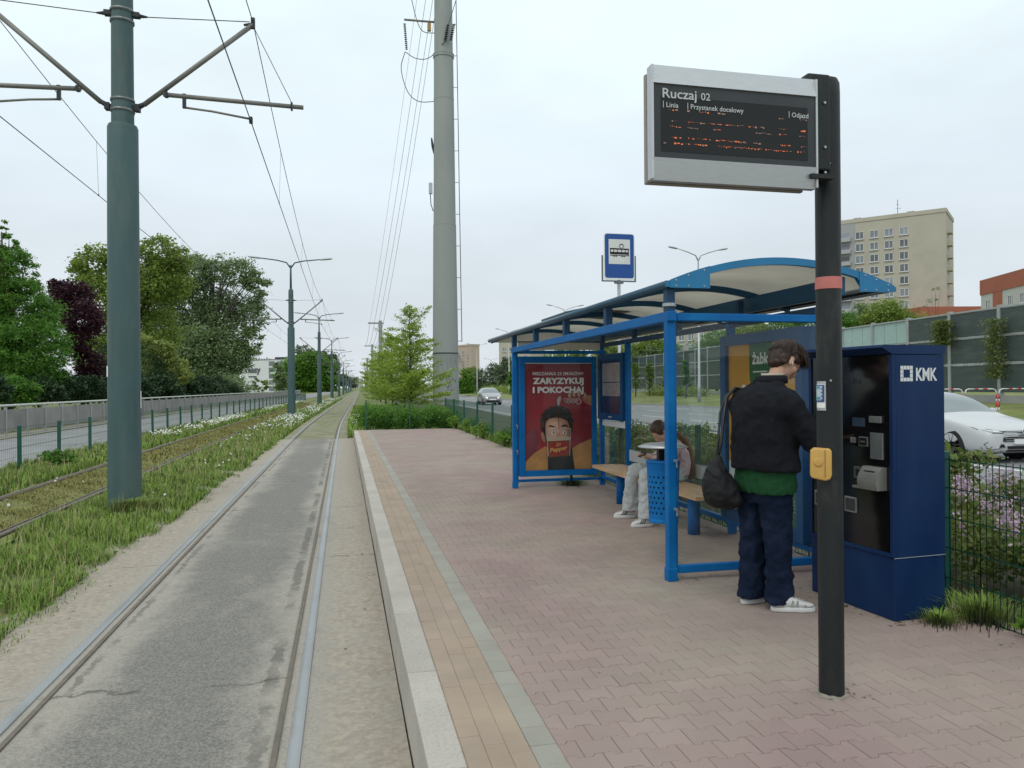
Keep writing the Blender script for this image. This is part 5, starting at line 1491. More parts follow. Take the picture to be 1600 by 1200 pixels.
for _a in ((.37, .452, .08), (.42, .466, .10), (.53, .462, .07)): PP([(_a[0], _a[1]), (_a[0] + _a[2], _a[1] + .004), (_a[0] + _a[2], _a[1] + .0065), (_a[0], _a[1] + .003)], Skin3, 7)
PP([(.34, .405), (.37, .425), (.43, .415), (.46, .395), (.43, .402), (.38, .405)], Hair_, 7)
PP([(.53, .405), (.56, .425), (.62, .425), (.65, .40), (.61, .408), (.56, .405)], Hair_, 7)
for a in (.415, .585):
    f.disc(pu(a), pv(.352), pu(.040), pv(.022), Skin2, 7); f.disc(pu(a), pv(.352), pu(.031), pv(.0175), I_white, 8); f.disc(pu(a + .004), pv(.353), pu(.0135), pv(.0105), I_black, 9)
PP([(.305, .385), (.685, .39), (.682, .383), (.306, .378)], Sil, 9)
PP([(.305, .385), (.315, .385), (.345, .13), (.335, .13)], Sil, 9); PP([(.685, .39), (.675, .39), (.655, .13), (.665, .13)], Sil, 9)
PP([(.32, .315), (.37, .322), (.45, .312), (.56, .318), (.67, .31), (.665, .275), (.325, .27)], Foam, 8)
PP([(.325, .272), (.665, .277), (.645, .13), (.345, .12)], Cola, 8)
f.disc(pu(.50), pv(.205), pu(.155), pv(.062), Can, 9, 24, R(8)); 
f.text('Dr', pu(.46), pv(.222), Gold, 11, height=pv(.030), bold=.02, shear=.3, rot=R(8))
f.text('Pepper', pu(.365), pv(.165), Gold, 11, height=pv(.038), width=pu(.27), bold=.02, shear=.25, rot=R(9))
PP([(.488, .60), (.496, .60), (.505, .385), (.497, .385)], ink('stream', (.12, .03, .02)), 10)
PP([(.475, .66), (.50, .69), (.53, .70), (.535, .66), (.51, .615), (.495, .60), (.482, .615)], Sil, 9)
PP([(.53, .70), (.60, .70), (.95, .68), (1, .67), (1, .59), (.78, .60), (.60, .615), (.53, .64)], Can, 8)
for _i in range(6): PP([(.53, .645 + .009 * _i), (.60, .625 + .0125 * _i), (1, .60 + .0115 * _i), (1, .612 + .0115 * _i), (.60, .638 + .0125 * _i), (.53, .655 + .009 * _i)], ink('can_%d' % _i, ((.20, .012, .016), (.30, .016, .02), (.42, .03, .034), (.52, .06, .06), (.40, .028, .032), (.28, .016, .02))[_i]), 8.3)
for q in range(5): f.ring(pu(.615 + .035 * q), pv(.655 - .008 * (q % 2)), pu(.026), pu(.034), Sil, 9, 10)
f.ring(pu(.80), pv(.645), pu(.035), pu(.046), Sil, 9, 14)
for a, b, c_, d_, w_ in ((.66, .725, .675, .68, .028), (.735, .75, .735, .69, .03), (.815, .748, .80, .685, .028), (.93, .72, .88, .675, .024)):
    [f.disc(pu((a + c_) / 2 - .002 * q), pv((b + d_) / 2 + .001 * q), pu(w_ * (1 - .17 * q)), pv((abs(b - d_) / 2 + .01) * (1 - .10 * q)), ink('finger_%d' % q, (.34 + .075 * q, .17 + .055 * q, .11 + .042 * q)), 10 + .15 * q, 14, (a - c_) * 2) for q in range(5)]
PP([(.84, .69), (.95, .705), (1, .70), (1, .60), (.9, .63)], Skin2, 9)
f.text('MIESZANKA 23 SMAKÓW?', pu(.115), pv(.895), I_white, 12, height=pv(.030), width=pu(.76), bold=.008)
f.text('ZARYZYKUJ', pu(.115), pv(.815), I_white, 12, height=pv(.053), width=pu(.765), bold=.045)
f.text('I POKOCHAJ', pu(.115), pv(.730), I_white, 12, height=pv(.053), width=pu(.765), bold=.045)
f.build('poster', pc)
# timetable case on the back wall
b = MB()
for a in ((9.99, 10.07, 1.0, 1.95), (10.93, 11.04, 1.0, 1.95), (10.07, 10.93, 1.86, 1.95), (10.07, 10.93, 1.0, 1.09)):
    b.span(XB - .075, XB + .02, a[0], a[1], a[2], a[3], 0, .005)
tcase = b.build('timetable_case', mat('case_blue', (.002, .065, .19), .48, 0, .1, 4), sh)
f = Flat((XB - .04, 10.93, 1.09), (0, -1, 0), (0, 0, 1))
Wd, Hd = .86, .77
f.rect(0, 0, Wd, Hd, ink('case_indigo', (.03, .035, .085)), 0)
Pap = ink('paper', (.46, .43, .42)); Lin = ink('print_grey', (.22, .2, .2))
f.rect(.03, .46, Wd - .03, .73, Pap, 1); f.rect(.03, .255, Wd - .03, .445, Pap, 1)
for a in (.2, .5): f.rect(a, .46, a + .008, .73, Lin, 2)
for q in range(7): f.rect(.1 + q * .105, .255, .107 + q * .105, .445, Lin, 2)
rr_ = random.Random(8)
for q in range(70):
    a, b_ = rr_.uniform(.04, .75), rr_.choice((rr_.uniform(.47, .71), rr_.uniform(.27, .43)))
    f.rect(a, b_, a + rr_.uniform(.02, .07), b_ + .006, Lin, 2)
f.build('timetables', tcase)
MB().span(XB - .055, XB - .052, 10.07, 10.93, 1.09, 1.86).build('timetable_glass', MATS['poster_glass'], tcase)
MB().span(XB - .078, XB - .0755, 10.4, 10.55, 1.04, 1.05).build('case_label', M_white, tcase)
# near poster case on the back wall
b = MB()
for a in ((5.70, 5.80, .17, 1.98), (7.02, 7.12, .17, 1.98), (5.80, 7.02, 1.88, 1.98), (5.80, 7.02, .17, .27)):
    b.span(XB - .10, XB + .05, a[0], a[1], a[2], a[3], 0, .006)
pc2 = b.build('poster_case', MATS['case_blue'], sh)
f = Flat((XB - .055, 7.02, .27), (0, -1, 0), (0, 0, 1))
Or = mat('ink_orange', (.66, .31, .018), .5, 0, .12, 2); Gn = ink('green', (.014, .12, .04)); Rd2 = ink('pure_red', (.45, .03, .02)); Pale = ink('pale', (.55, .57, .58))
f.rect(0, 0, 1.22, 1.61, Or, 0)
f.rect(.40, 1.33, .80, 1.61, Gn, 1); f.poly([(.40, 1.33), (.80, 1.33), (.76, 1.05), (.46, 1.05)], Gn, 1)
f.text('żabka', .46, 1.42, I_white, 3, height=.10, bold=.03); f.rect(.47, 1.34, .72, 1.352, I_white, 3)
f.text('żabko', .20, .95, I_white, 3, height=.24, width=.98, bold=.06)
f.disc(.85, .62, .24, .24, Rd2, 1, 28); f.poly([(0, .30), (1.22, .30), (1.22, .52), (0, .47)], Pale, 2); f.text('OCHOTY!', .82, .345, Rd2, 4, height=.045, bold=.02)
f.rect(0, 0, 1.22, .30, Gn, 3)
for q in range(4): f.rect(.55, .13 + q * .03, 1.15, .137 + q * .03, ink('pale_green', (.25, .4, .28)), 4)
f.build('poster', pc2)
MB().span(XB - .075, XB - .072, 5.8, 7.02, .27, 1.88).build('case_glass', MATS['poster_glass'], pc2)
sb('case_back', XB - .05, XB + .045, 5.79, 7.03, .26, 1.89, M_black, 0)

# ================================================================== BENCH AND BIN
bn = thing('bench', 'wooden slatted bench on round blue legs inside the shelter', 'bench', (3.42, 8.1, 0))
for y in (7.15, 9.22):
    MB().lathe([(.062, 0), (.062, .405)], (3.42, y, 0), 20).build('leg', M_blue, bn, True, True)
    MB().span(3.24, 3.60, y - .03, y + .03, .395, .415).build('bracket', M_blue, bn)
for k in range(4):
    x = 3.235 + k * .112
    pts = [(x - .048, 6.62), (x + .048, 6.62), (x + .048, 9.72 - .03 * abs(k - 1.5)), (x, 9.76 - .03 * abs(k - 1.5)), (x - .048, 9.72 - .03 * abs(k - 1.5))]
    MB().prism(pts, 'z', .416, .452 - .002 * k).build('slat', M_wood, bn)
bi = thing('litter_bin', 'perforated round blue litter bin on a dark pole behind the near shelter post', 'bin', (2.575, 5.95, 0))
MB().tube([(2.665, 5.92, 0), (2.665, 5.92, 1.0)], .022, 10).box((2.64, 5.93, .62), (.04, .03, .1)).build('pole', M_dark, bi)
def bin_body():
    """wall of cells, with real holes in the perforated rows"""
    b = MB(); cx, cy = 2.575, 5.95
    n = 40
    zs = [.37, .385, .40] + [.40 + .021 * (i + 1) for i in range(18)] + [.80, .86]
    def rad(z): return .118 + (z - .37) * .035 + (.005 if z <= .385 or z >= .855 else 0)
    for zi, (z0, z1) in enumerate(zip(zs[:-1], zs[1:])):
        for j in range(n):
            a0, a1 = 2 * math.pi * j / n, 2 * math.pi * (j + 1) / n
            hole = 3 <= zi < 20 and zi % 2 == 0 and (j + (zi // 2) % 2) % 2 == 0
            q = [(cx + rad(z) * math.cos(a), cy + rad(z) * math.sin(a), z) for a, z in ((a0, z0), (a1, z0), (a1, z1), (a0, z1))]
            if not hole: b.add(q, [(0, 1, 2, 3)])
            else:
                am, zm = (a0 + a1) / 2, (z0 + z1) / 2
                k_ = .72
                i_ = [(cx + rad(zm) * math.cos(am + (a - am) * k_), cy + rad(zm) * math.sin(am + (a - am) * k_), zm + (z - zm) * k_) for a, z in ((a0, z0), (a1, z0), (a1, z1), (a0, z1))]
                b.add(q + i_, [(0, 1, 5, 4), (1, 2, 6, 5), (2, 3, 7, 6), (3, 0, 4, 7)])
    return b
bin_body().build('basket', M_blue, bi)
MB().lathe([(.0, .372), (.11, .375), (.112, .37)], (2.575, 5.95, 0), 24).lathe([(.095, .376), (.108, .80)], (2.575, 5.95, 0), 24).build('liner', M_black, bi)
MB().lathe([(.140, .855), (.142, .875), (.125, .88)], (2.575, 5.95, 0), 30).build('rim', M_blue, bi, True, True)
MB().span(2.53, 2.58, 5.93, 5.98, .84, 1.0).span(2.62, 2.66, 5.9, 5.94, .84, 1.0).build('lid_support', M_black, bi)
MB().lathe([(.205, .985), (.21, .99), (.15, 1.012), (.0, 1.03)], (2.575, 5.95, 0), 30).build('lid', M_steel, bi, True, True)
MB().box((2.62, 5.86, .93), (.05, .004, .085), R(20)).build('notice', mat('notice_pink', (.55, .42, .50), .6), bi)

# ================================================================== TICKET MACHINE
MA = R(5)
tmn = thing('ticket_machine', 'dark blue ticket machine with a black front, letters KMK on its side', 'ticket machine', (3.36, 4.2, 0), MA)
M_navy = mat('machine_blue', (.0035, .022, .085), .45, 0, .14, 3, col2=(.010, .036, .105), s2=4, thr=(.42, .75), spec=.22, bump=.04, bscale=200, stretch=(1, 1, .4))
M_gloss = mat('gloss_black', (.006, .006, .007), .14, 0, .2, 3, spec=.5)
D_, W_ = .415, .79
def tb(nm, x0, x1, y0, y1, z0, z1, m, ch=.004, parent=None):
    return MB().span(x0, x1, y0, y1, z0, z1, 0, ch).build(nm, m, parent or tmn, False)
tb('plinth', .012, D_ - .003, .006, W_ - .006, 0, .396, M_navy)
tb('cabinet', .028, D_, 0, W_, .40, 1.682, M_navy)
for y0, y1 in ((0, .028), (W_ - .028, W_)): tb('front_post', 0, .0275, y0, y1, .40, 1.682, M_navy, .002)
tb('front_sill', 0, .0275, .0285, W_ - .0285, .40, .425, M_navy, .002)
MB().prism([(D_ + .004, 1.685), (D_ + .004, 1.742), (-.075, 1.742), (-.082, 1.725), (-.004, 1.685)], 'y', -.004, W_ + .004).build('cap', M_navy, tmn, False)
tb('kick_recess', .004, .0115, .56, .72, .02, .36, M_black, 0)
tb('front_panel', .010, .0275, .0285, W_ - .0285, .4255, 1.681, M_gloss, .001)
fx = .0095
def fb(nm, y0, y1, z0, z1, m, dpt=.012, ch=.002): return MB().span(fx - dpt, fx, y0, y1, z0, z1, 0, ch).build(nm, m, tmn, False)
M_satin = mat('satin_steel', (.40, .40, .40), .35, .8, .12, 20)
fb('reader_screen', .245, .36, 1.214, 1.273, mat('dim_screen', (.035, .055, .085), .15, 0, .2, 10), .003)
fb('card_slot', .095, .20, 1.245, 1.288, M_satin)
o = fb('tall_window', .085, .194, 1.01, 1.18, M_satin, .008); MB().span(fx - .0095, fx - .0085, .093, .186, 1.018, 1.172).build('glass', mat('dull_glass', (.16, .18, .18), .2, .3, .2, 8), o, False)
o = fb('coin_unit', .217, .297, 1.086, 1.148, M_satin, .008); MB().span(fx - .0095, fx - .0085, .224, .29, 1.092, 1.142).build('recess', M_black, o, False); MB().span(fx - .012, fx - .0096, .238, .276, 1.112, 1.122).build('slot', M_satin, o, False)
fb('lock', .328, .372, 1.103, 1.139, M_satin, .01)
o = fb('contactless_reader', .271, .340, .870, .948, mat('reader_grey', (.11, .115, .12), .4, .3), .012); MB().span(fx - .0135, fx - .0125, .288, .322, .885, .932).build('recess', M_black, o, False)
fb('handle', .265, .335, .808, .824, M_satin, .03)
b = MB(); pts = []
for i in range(7):
    t = i / 6; pts.append((fx - .01 - .075 * math.sin(math.pi * (.12 + .55 * t)), .817 + .146 * (1 - t)))
b.prism(pts + [(fx, .817), (fx, .963)], 'y', .062, .228)
o = b.build('printer_hood', mat('hood_steel', (.33, .325, .30), .4, .6, .1, 12), tmn, False)
MB().span(fx - .062, fx - .055, .10, .19, .925, .938).build('hood_slot', M_black, o, False)
for y0, y1 in ((.379, .429), (.684, .73)):
    o = fb('outlet_frame', y0 - .06, y1, .635, .738, M_satin, .012); MB().span(fx - .0135, fx - .0125, y0 - .05, y1 - .01, .646, .727).build('recess', mat('outlet_dark', (.05, .052, .055), .3), o, False)
fb('main_screen', .47, .72, 1.02, 1.32, mat('screen_black', (.012, .014, .02), .08, 0, .1, 3), .002)
f = Flat((fx - .001, .70, 1.50), (0, -1, 0), (0, 0, 1)); I_dim = ink('dim_letter', (.035, .042, .05))
f.text('Krakowska', .0, .075, I_dim, 1, height=.042, width=.33).text('Karta Miejska', .0, .0, I_dim, 1, height=.042, width=.42)
f.b.v = [tuple(p) for p in f.b.v]
o = f.build('front_lettering', tmn); o.location = (0, 0, 0)
f = Flat((0, -.001, 0), (1, 0, 0), (0, 0, 1)); I_lab = ink('label_white', (.66, .68, .70))
x0 = .062
for i in range(4):
    for j in range(4):
        if 0 < i < 3 and 0 < j < 3: continue
        f.rect(x0 + i * .025, 1.512 + j * .025, x0 + i * .025 + .0225, 1.512 + j * .025 + .0225, I_lab, 1)
f.rect(x0 + .018, 1.512 + .018, x0 + .024, 1.512 + .08, I_lab, 1); f.rect(x0 + .018, 1.586, x0 + .08, 1.592, I_lab, 1)
f.text('KMK', .185, 1.518, I_lab, 1, height=.078, width=.17, bold=.03)
o = f.build('logo_lettering', tmn); o.location = (0, 0, 0)
MB().span(.004, D_ - .002, -.0015, 0, .3965, .4005).build('seam', mat('pale_seam', (.3, .33, .4), .5), tmn, False)

# ================================================================== DEPARTURE DISPLAY
dp = thing('departure_display', 'black post carrying a silver framed departure board', 'display', (2.29, 3.30, 0))
DX, DY, PR_ = 2.29, 3.30, .0585
auto_smooth(MB().lathe([(PR_, -.02), (PR_, 2.90), (PR_ * .97, 2.945), (PR_ * .80, 2.968), (PR_ * .4, 2.98), (.001, 2.982)], (DX, DY, 0), 40).build('post', M_post, dp))
mo = MB(); vs, fs = [], []
rm = random.Random(5)
for j in range(28):
    a = 2 * math.pi * j / 28; q = .072 + rm.uniform(-.006, .016)
    vs += [(DX + .055 * math.cos(a), DY + .055 * math.sin(a), .014 + rm.uniform(-.003, .004)), (DX + q * math.cos(a), DY + q * math.sin(a), .001)]
for j in range(28): k2 = (j + 1) % 28; fs.append((2 * j, 2 * j + 1, 2 * k2 + 1, 2 * k2))
mo.add(vs, fs).build('mortar_collar', mat('mortar', (.24, .22, .18), .95, 0, .3, 30), dp)
def arc(nm, a0, a1, z0, z1, m, r_=PR_ + .0015, parent=None, n=10, th=.0015):
    b = MB(); vs, fs = [], []
    for i in range(n + 1):
        a = R(a0 + (a1 - a0) * i / n)
        for rr2 in (r_, r_ + th):
            for z in (z0, z1): vs.append((DX + rr2 * math.cos(a), DY + rr2 * math.sin(a), z))
    for i in range(n):
        a = 4 * i
        fs += [(a + 2, a + 6, a + 7, a + 3), (a + 1, a + 3, a + 7, a + 5), (a, a + 4, a + 6, a + 2)]
    return b.add(vs, fs).build(nm, m, parent or dp)
arc('pink_band', 120, 350, 1.955, 2.012, mat('faded_pink_tape', (.52, .17, .15), .6, 0, .12, 15), n=30)
hold = arc('notice_holder', 176, 222, 1.372, 1.512, M_alu, PR_ + .004)
Nb = ink('notice_blue', (.05, .10, .26)); Nl = ink('notice_pale', (.45, .55, .60)); Nt = ink('notice_teal', (.10, .30, .36))
arc('notice_sheet', 178, 219, 1.385, 1.498, I_white, PR_ + .0062, hold); arc('notice_panel', 180, 217, 1.412, 1.495, Nb, PR_ + .0082, hold)
arc('notice_text', 181, 203, 1.420, 1.490, Nl, PR_ + .0102, hold); arc('notice_strip', 181, 201, 1.424, 1.437, Nt, PR_ + .0122, hold); arc('notice_strip', 181, 200, 1.478, 1.487, Nt, PR_ + .0122, hold)
for z in (1.437, 1.455, 1.473, 1.49): arc('notice_scallop', 202, 209, z - .012, z, Nl, PR_ + .0105, hold, 4)
for a, z in ((242, 1.515), (244, 2.55)): MB().lathe([(.006, 0), (.005, .004)], (DX + (PR_ + .0) * math.cos(R(a)), DY + PR_ * math.sin(R(a)), z), 8, 0, Matrix.Rotation(R(a), 4, 'Z') @ Matrix.Rotation(R(90), 4, 'Y')).build('screw', M_steel, dp)
# yellow audio button box
M_yb = mat('yellow_plastic', (.55, .33, .085), .45, 0, .08, 12, col2=(.45, .28, .09), s2=8, thr=(.55, .75))
yc = (DX - .070, DY - .030)
bm = MB().prism([(-.048, -.055), (-.040, -.066), (.02, -.078), (.040, -.070), (.048, -.05), (.048, .062), (.040, .074), (-.030, .076), (-.046, .062)], 'y', -.036, .036, 0, Matrix.Translation((yc[0], yc[1], 1.118)) @ Matrix.Rotation(R(-32), 4, 'Z'))
yb = bm.build('button_box', M_yb, dp)
md = yb.modifiers.new('bevel', 'BEVEL'); md.width = .016; md.segments = 4; evaluated(yb); auto_smooth(yb, 50)
Mx = Matrix.Translation((yc[0], yc[1], 1.118)) @ Matrix.Rotation(R(-32), 4, 'Z')
b = MB(); b.lathe([(.020, 0), (.020, .004), (.016, .007), (.001, .008)], (0, 0, 0), 18, 0, Mx @ Matrix.Translation((-.012, -.036, .01)) @ Matrix.Rotation(R(90), 4, 'X')); b.build('push_plate', M_yb, yb)
b = MB(); b.tube([Mx @ Vector((.018, -.0365, .07)), Mx @ Vector((.018, -.0375, -.06))], .0022, 6); b.build('housing_seam', mat('seam_shadow_plastic', (.30, .18, .05), .5), yb)
# board, turned a little towards the track
BR = R(.8)
Bm = Matrix.Translation((1.757, 3.235, 2.672)) @ Matrix.Rotation(BR, 4, 'Z')
def bb(nm, x0, x1, y0, y1, z0, z1, m, ch=.004, parent=None):
    b = MB(); c_ = Vector(((x0 + x1) / 2, (y0 + y1) / 2, (z0 + z1) / 2))
    b.box(Bm @ c_, (x1 - x0, y1 - y0, z1 - z0), BR, 0, None, ch)
    return b.build(nm, m, parent or dp)
BW, BHh = .412, .258
M_case = mat('board_casing', (.30, .275, .25), .5, .5, .1, 6)
bb('casing', -BW + .010, BW - .012, -.020, .030, -BHh + .010, BHh - .012, M_case)
bb('rear_frame', -BW - .006, BW - .03, .030, .056, -BHh - .004, BHh - .022, M_case, .005)
def bar_prism(nm, prof, m):
    return MB().prism(prof, 'x', -BW, BW, 0, Bm).build(nm, m, dp)
bar_prism('top_frame', [(-.022, BHh), (.010, BHh), (.016, BHh - .004), (.016, BHh - .05), (-.026, BHh - .088), (-.040, BHh - .086)], M_alu)
bar_prism('bottom_frame', [(-.022, -BHh), (.010, -BHh), (.016, -BHh + .004), (.016, -BHh + .05), (-.026, -BHh + .100), (-.040, -BHh + .098)], M_alu)
for s_ in (-1, 1): bb('side_frame', s_ * BW - .005, s_ * BW + .005, -.038, .016, -BHh + .004, BHh - .004, M_alu, .001)
M_scr = mat('screen_face', (.030, .034, .037), .30, 0, .12, 2, col2=(.045, .05, .053), s2=1.5)
scr = bb('screen', -BW + .006, BW - .006, -.031, -.025, -BHh + .098, BHh - .086, M_scr, 0)
f = Flat(Bm @ Vector((-BW + .006, -.0315, -BHh + .098)), Bm.to_3x3() @ Vector((1, 0, 0)), (0, 0, 1))
SW, SH_ = 2 * BW - .012, 2 * BHh - .184
f.rect(.035, .03, SW - .04, SH_ - .055, ink('led_matrix', (.016, .018, .019), .6), 1)
I_scr = ink('screen_letters', (.52, .54, .55))
f.text('Ruczaj', .042, SH_ - .062, I_scr, 3, height=.042, width=.165, bold=.012).text('02', .228, SH_ - .060, I_scr, 3, height=.032, width=.046, bold=.008)
f.rect(.044, SH_ - .108, .047, SH_ - .078, I_scr, 3).text('Linia', .060, SH_ - .104, I_scr, 3, height=.022, width=.058, bold=.008)
f.rect(.162, SH_ - .108, .165, SH_ - .078, I_scr, 3).text('Przystanek docelowy', .178, SH_ - .104, I_scr, 3, height=.022, width=.262, bold=.008)
f.rect(.672, SH_ - .108, .675, SH_ - .078, I_scr, 3).text('Odjazd', .688, SH_ - .104, I_scr, 3, height=.022, width=.086, bold=.008)
f.build('lettering', scr)
f.b = MB(); f.mats = []
M_led = mat('led_orange', (.75, .17, .07), .5, 0, .3, 60, emit=.28); M_led2 = mat('led_dim', (.34, .20, .16), .5, 0, .3, 60, emit=.08)
rl = random.Random(17)
for row, segs in enumerate(([(.07, .05, 1), (.16, .02, 0), (.22, .04, 1), (.31, .04, 0), (.62, .02, 0), (.73, .06, 0)],
                            [(.085, .02, 0), (.165, .075, 1), (.265, .06, 1), (.35, .10, 1), (.465, .075, 1), (.62, .04, 1), (.735, .085, 1)],
                            [(.075, .05, 1), (.16, .05, 0), (.29, .03, 1), (.40, .01, 0), (.50, .075, 0), (.62, .04, 1), (.725, .03, 0)],
                            [(.085, .04, 1), (.165, .11, 1), (.30, .15, 1), (.49, .03, 0), (.625, .045, 1), (.735, .085, 1)],
                            [(.045, .015, 0), (.095, .16, 1), (.31, .22, 1), (.55, .11, 1), (.675, .01, 0), (.715, .105, 1)])):
    v0 = (.228, .178, .152, .105, .078)[row] - .012
    for u0, ln, br_ in segs:
        u = u0
        while u < u0 + ln:
            wd = rl.choice((.003, .006, .009, .012))
            if u + wd > SW - .04: break
            f.rect(u, v0 + rl.uniform(-.004, .004), u + wd, v0 + rl.choice((.002, .003, .005)), M_led if br_ and rl.random() < .75 else M_led2, 3)
            u += wd + rl.choice((.002, .004, .006))
f.build('led_text', scr)
b = MB()
b.box((DX - .085, DY - .03, 2.74), (.12, .07, .46), BR, 0, None, .01).build('bracket', M_post, dp)
MB().box((DX - .10, DY - .055, 2.47), (.12, .11, .02), BR).build('bracket_foot', M_post, dp)
MB().box((DX - .045, DY - .02, 2.945), (.12, .07, .035), BR, 0, None, .012).build('bracket_top', M_post, dp)
for z in (2.83, 2.62, 2.50): MB().lathe([(.007, 0), (.006, .005)], (DX - .06, DY - .068, z), 8, 0, Matrix.Rotation(R(90), 4, 'X')).build('screw', M_steel, dp)

# ================================================================== TRAM STOP SIGN
sx, sy = 4.90, 13.25
ts = thing('tram_stop_sign', 'blue and white tram stop sign on a thin post behind the shelter', 'sign', (sx, sy, -.08))
M_sb = mat('sign_blue', (.012, .075, .30), .4, 0, .06, 6)
MB().tube([(sx, sy, -.1), (sx, sy, 3.45)], .03, 12).build('post', M_steel, ts, True, True)
M_sg = mat('sign_bracket', (.13, .17, .18), .5, .4)
b = MB(); b.span(sx - .31, sx + .31, sy - .02, sy + .02, 3.385, 3.405); b.span(sx - .325, sx - .305, sy - .02, sy + .02, 3.385, 3.86); b.span(sx + .305, sx + .325, sy - .02, sy + .02, 3.385, 3.86); b.box((sx, sy, 3.37), (.16, .06, .04))
b.build('bracket', M_sg, ts)
def rrect(w, h, r, n=5):
    P_ = []
    for cx, cy, a0 in ((w / 2 - r, h / 2 - r, 0), (-w / 2 + r, h / 2 - r, 90), (-w / 2 + r, -h / 2 + r, 180), (w / 2 - r, -h / 2 + r, 270)):
        for i in range(n + 1): a = R(a0 + 90 * i / n); P_.append((cx + r * math.cos(a), cy + r * math.sin(a)))
    return P_
zc = 3.835
MB().prism([(sx + a, zc + b_) for a, b_ in rrect(.585, .845, .05)], 'y', sy - .035, sy - .021).build('plate', M_white, ts)
f = Flat((sx, sy - .0355, zc), (1, 0, 0), (0, 0, 1))
f.poly([(a, b_ + .012) for a, b_ in rrect(.555, .80, .045)], M_sb, 1)
f.rect(-.205, -.135, .205, .315, ink('sign_white', (.66, .68, .66)), 2)
K_ = I_black
f.rect(-.175, .04, .175, .085, K_, 4); f.rect(-.18, .045, -.165, .15, K_, 4); f.rect(.165, .02, .18, .15, K_, 4)
f.poly([(-.17, .155), (.17, .15), (.185, .135), (.185, .125), (-.185, .13), (-.185, .142)], K_, 4)
for a in (-.115, -.04, .04, .115): f.rect(a - .006, .08, a + .006, .135, K_, 4)
f.rect(-.175, .015, .185, .028, K_, 4)
for a in (-.10, -.06, .05, .09): f.disc(a, .012, .016, .016, K_, 5, 10)
for p_, q_ in (((.03, .155), (-.01, .19)), ((-.01, .19), (.04, .225)), ((.04, .225), (.09, .19)), ((.09, .19), (.05, .155)), ((.0, .228), (.08, .228))):
    a, b_ = Vector(p_), Vector(q_); n_ = Vector((-(b_ - a).y, (b_ - a).x)).normalized() * .0045
    f.poly([tuple(a - n_), tuple(b_ - n_), tuple(b_ + n_), tuple(a + n_)], K_, 4)
f.build('pictogram', ts)

# ================================================================== PEOPLE
def capsule(b, p, q, r0, r1, n=12, flat=(1, 1, 1)):
    """tapered capsule with round ends"""
    p, q = Vector(p), Vector(q)
    ax = (q - p); L_ = ax.length
    if L_ < 1e-5: ax = Vector((0, 0, 1)); L_ = 1e-5
    t = ax.normalized()
    pts, rad = [], []
    for i in range(5):
        a = R(90 * i / 5 - 90 + 9); pts.append(p + t * (math.sin(a) * r0)); rad.append(r0 * math.cos(a))
    for i in range(5):
        a = R(90 * i / 5 + 9 - 9 + 0); pts.append(q + t * (math.sin(a) * r1)); rad.append(max(.001, r1 * math.cos(a)))
    pts.append(q + t * r1 * .998); rad.append(r1 * .06)
    b.tube(pts, rad, n)
def ellip(b, c, r, rot=None, n=16):
    M = rot if rot is not None else Matrix()
    prof = [(max(.001, math.cos(R(-90 + 180 * i / 10))), math.sin(R(-90 + 180 * i / 10))) for i in range(11)]
    b.lathe(prof, c, n, 0, M @ Matrix.Diagonal((r[0], r[1], r[2], 1)))
def loft(b, secs, n=24):
    """closed sections (centre, rx, ry, [power]) stacked in z, or with (centre, U, V) axes"""
    vs, fs = [], []
    for c_, U_, V_ in secs:
        c_, U_, V_ = Vector(c_), Vector(U_), Vector(V_)
        for j in range(n):
            a = 2 * math.pi * j / n
            ca_, sa_ = math.cos(a), math.sin(a)
            ca_ = math.copysign(abs(ca_) ** .85, ca_); sa_ = math.copysign(abs(sa_) ** .85, sa_)
            vs.append(c_ + U_ * ca_ + V_ * sa_)
    for i in range(len(secs) - 1):
        for j in range(n):
            j2 = (j + 1) % n
            fs.append((i * n + j, i * n + j2, (i + 1) * n + j2, (i + 1) * n + j))
    fs.append(tuple(range(n))[::-1]); fs.append(tuple((len(secs) - 1) * n + j for j in range(n)))
    b.add(vs, fs)
def organic(name, b, m, parent, voxel=.012, smooth=5, folds=0.0, fscale=.12, sm=.5):
    o = b.build(name, m, parent, False)
    r_ = o.modifiers.new('remesh', 'REMESH'); r_.mode = 'VOXEL'; r_.voxel_size = voxel
    s_ = o.modifiers.new('smooth', 'SMOOTH'); s_.iterations = smooth; s_.factor = sm
    if folds:
        tx = bpy.data.textures.new(name + '_folds', 'CLOUDS'); tx.noise_scale = fscale; tx.noise_depth = 2
        d_ = o.modifiers.new('folds', 'DISPLACE'); d_.texture = tx; d_.strength = folds; d_.mid_level = .5
        if folds > .02:                        # sharper creases over the soft folds
            t2 = bpy.data.textures.new(name + '_creases', 'MUSGRAVE'); t2.musgrave_type = 'RIDGED_MULTIFRACTAL'; t2.noise_scale = fscale * .9
            t2.noise_intensity = .7
            d2 = o.modifiers.new('creases', 'DISPLACE'); d2.texture = t2; d2.strength = folds * .38; d2.mid_level = .6
            s2 = o.modifiers.new('soften', 'SMOOTH'); s2.iterations = 1; s2.factor = .4
    evaluated(o)
    o.data.polygons.foreach_set('use_smooth', [True] * len(o.data.polygons))
    return o
M_skin = mat('skin', (.52, .30, .215), .5, 0, .06, 20, spec=.35)
M_wool = mat('black_wool', (.011, .012, .016), .92, 0, .25, 60, bump=.5, bscale=400, spec=.2)
M_shirt = mat('green_shirt', (.012, .062, .022), .9, 0, .15, 30, bump=.2, bscale=300, spec=.2)
M_jean = mat('dark_denim', (.008, .015, .036), .88, 0, .25, 12, bump=.3, bscale=500, spec=.12, col2=(.020, .032, .066), s2=4, thr=(.45, .7))
M_hairb = mat('brown_hair', (.036, .020, .014), .48, 0, .35, 30, stretch=(1, 1, .25), bump=.6, bscale=70, spec=.35)
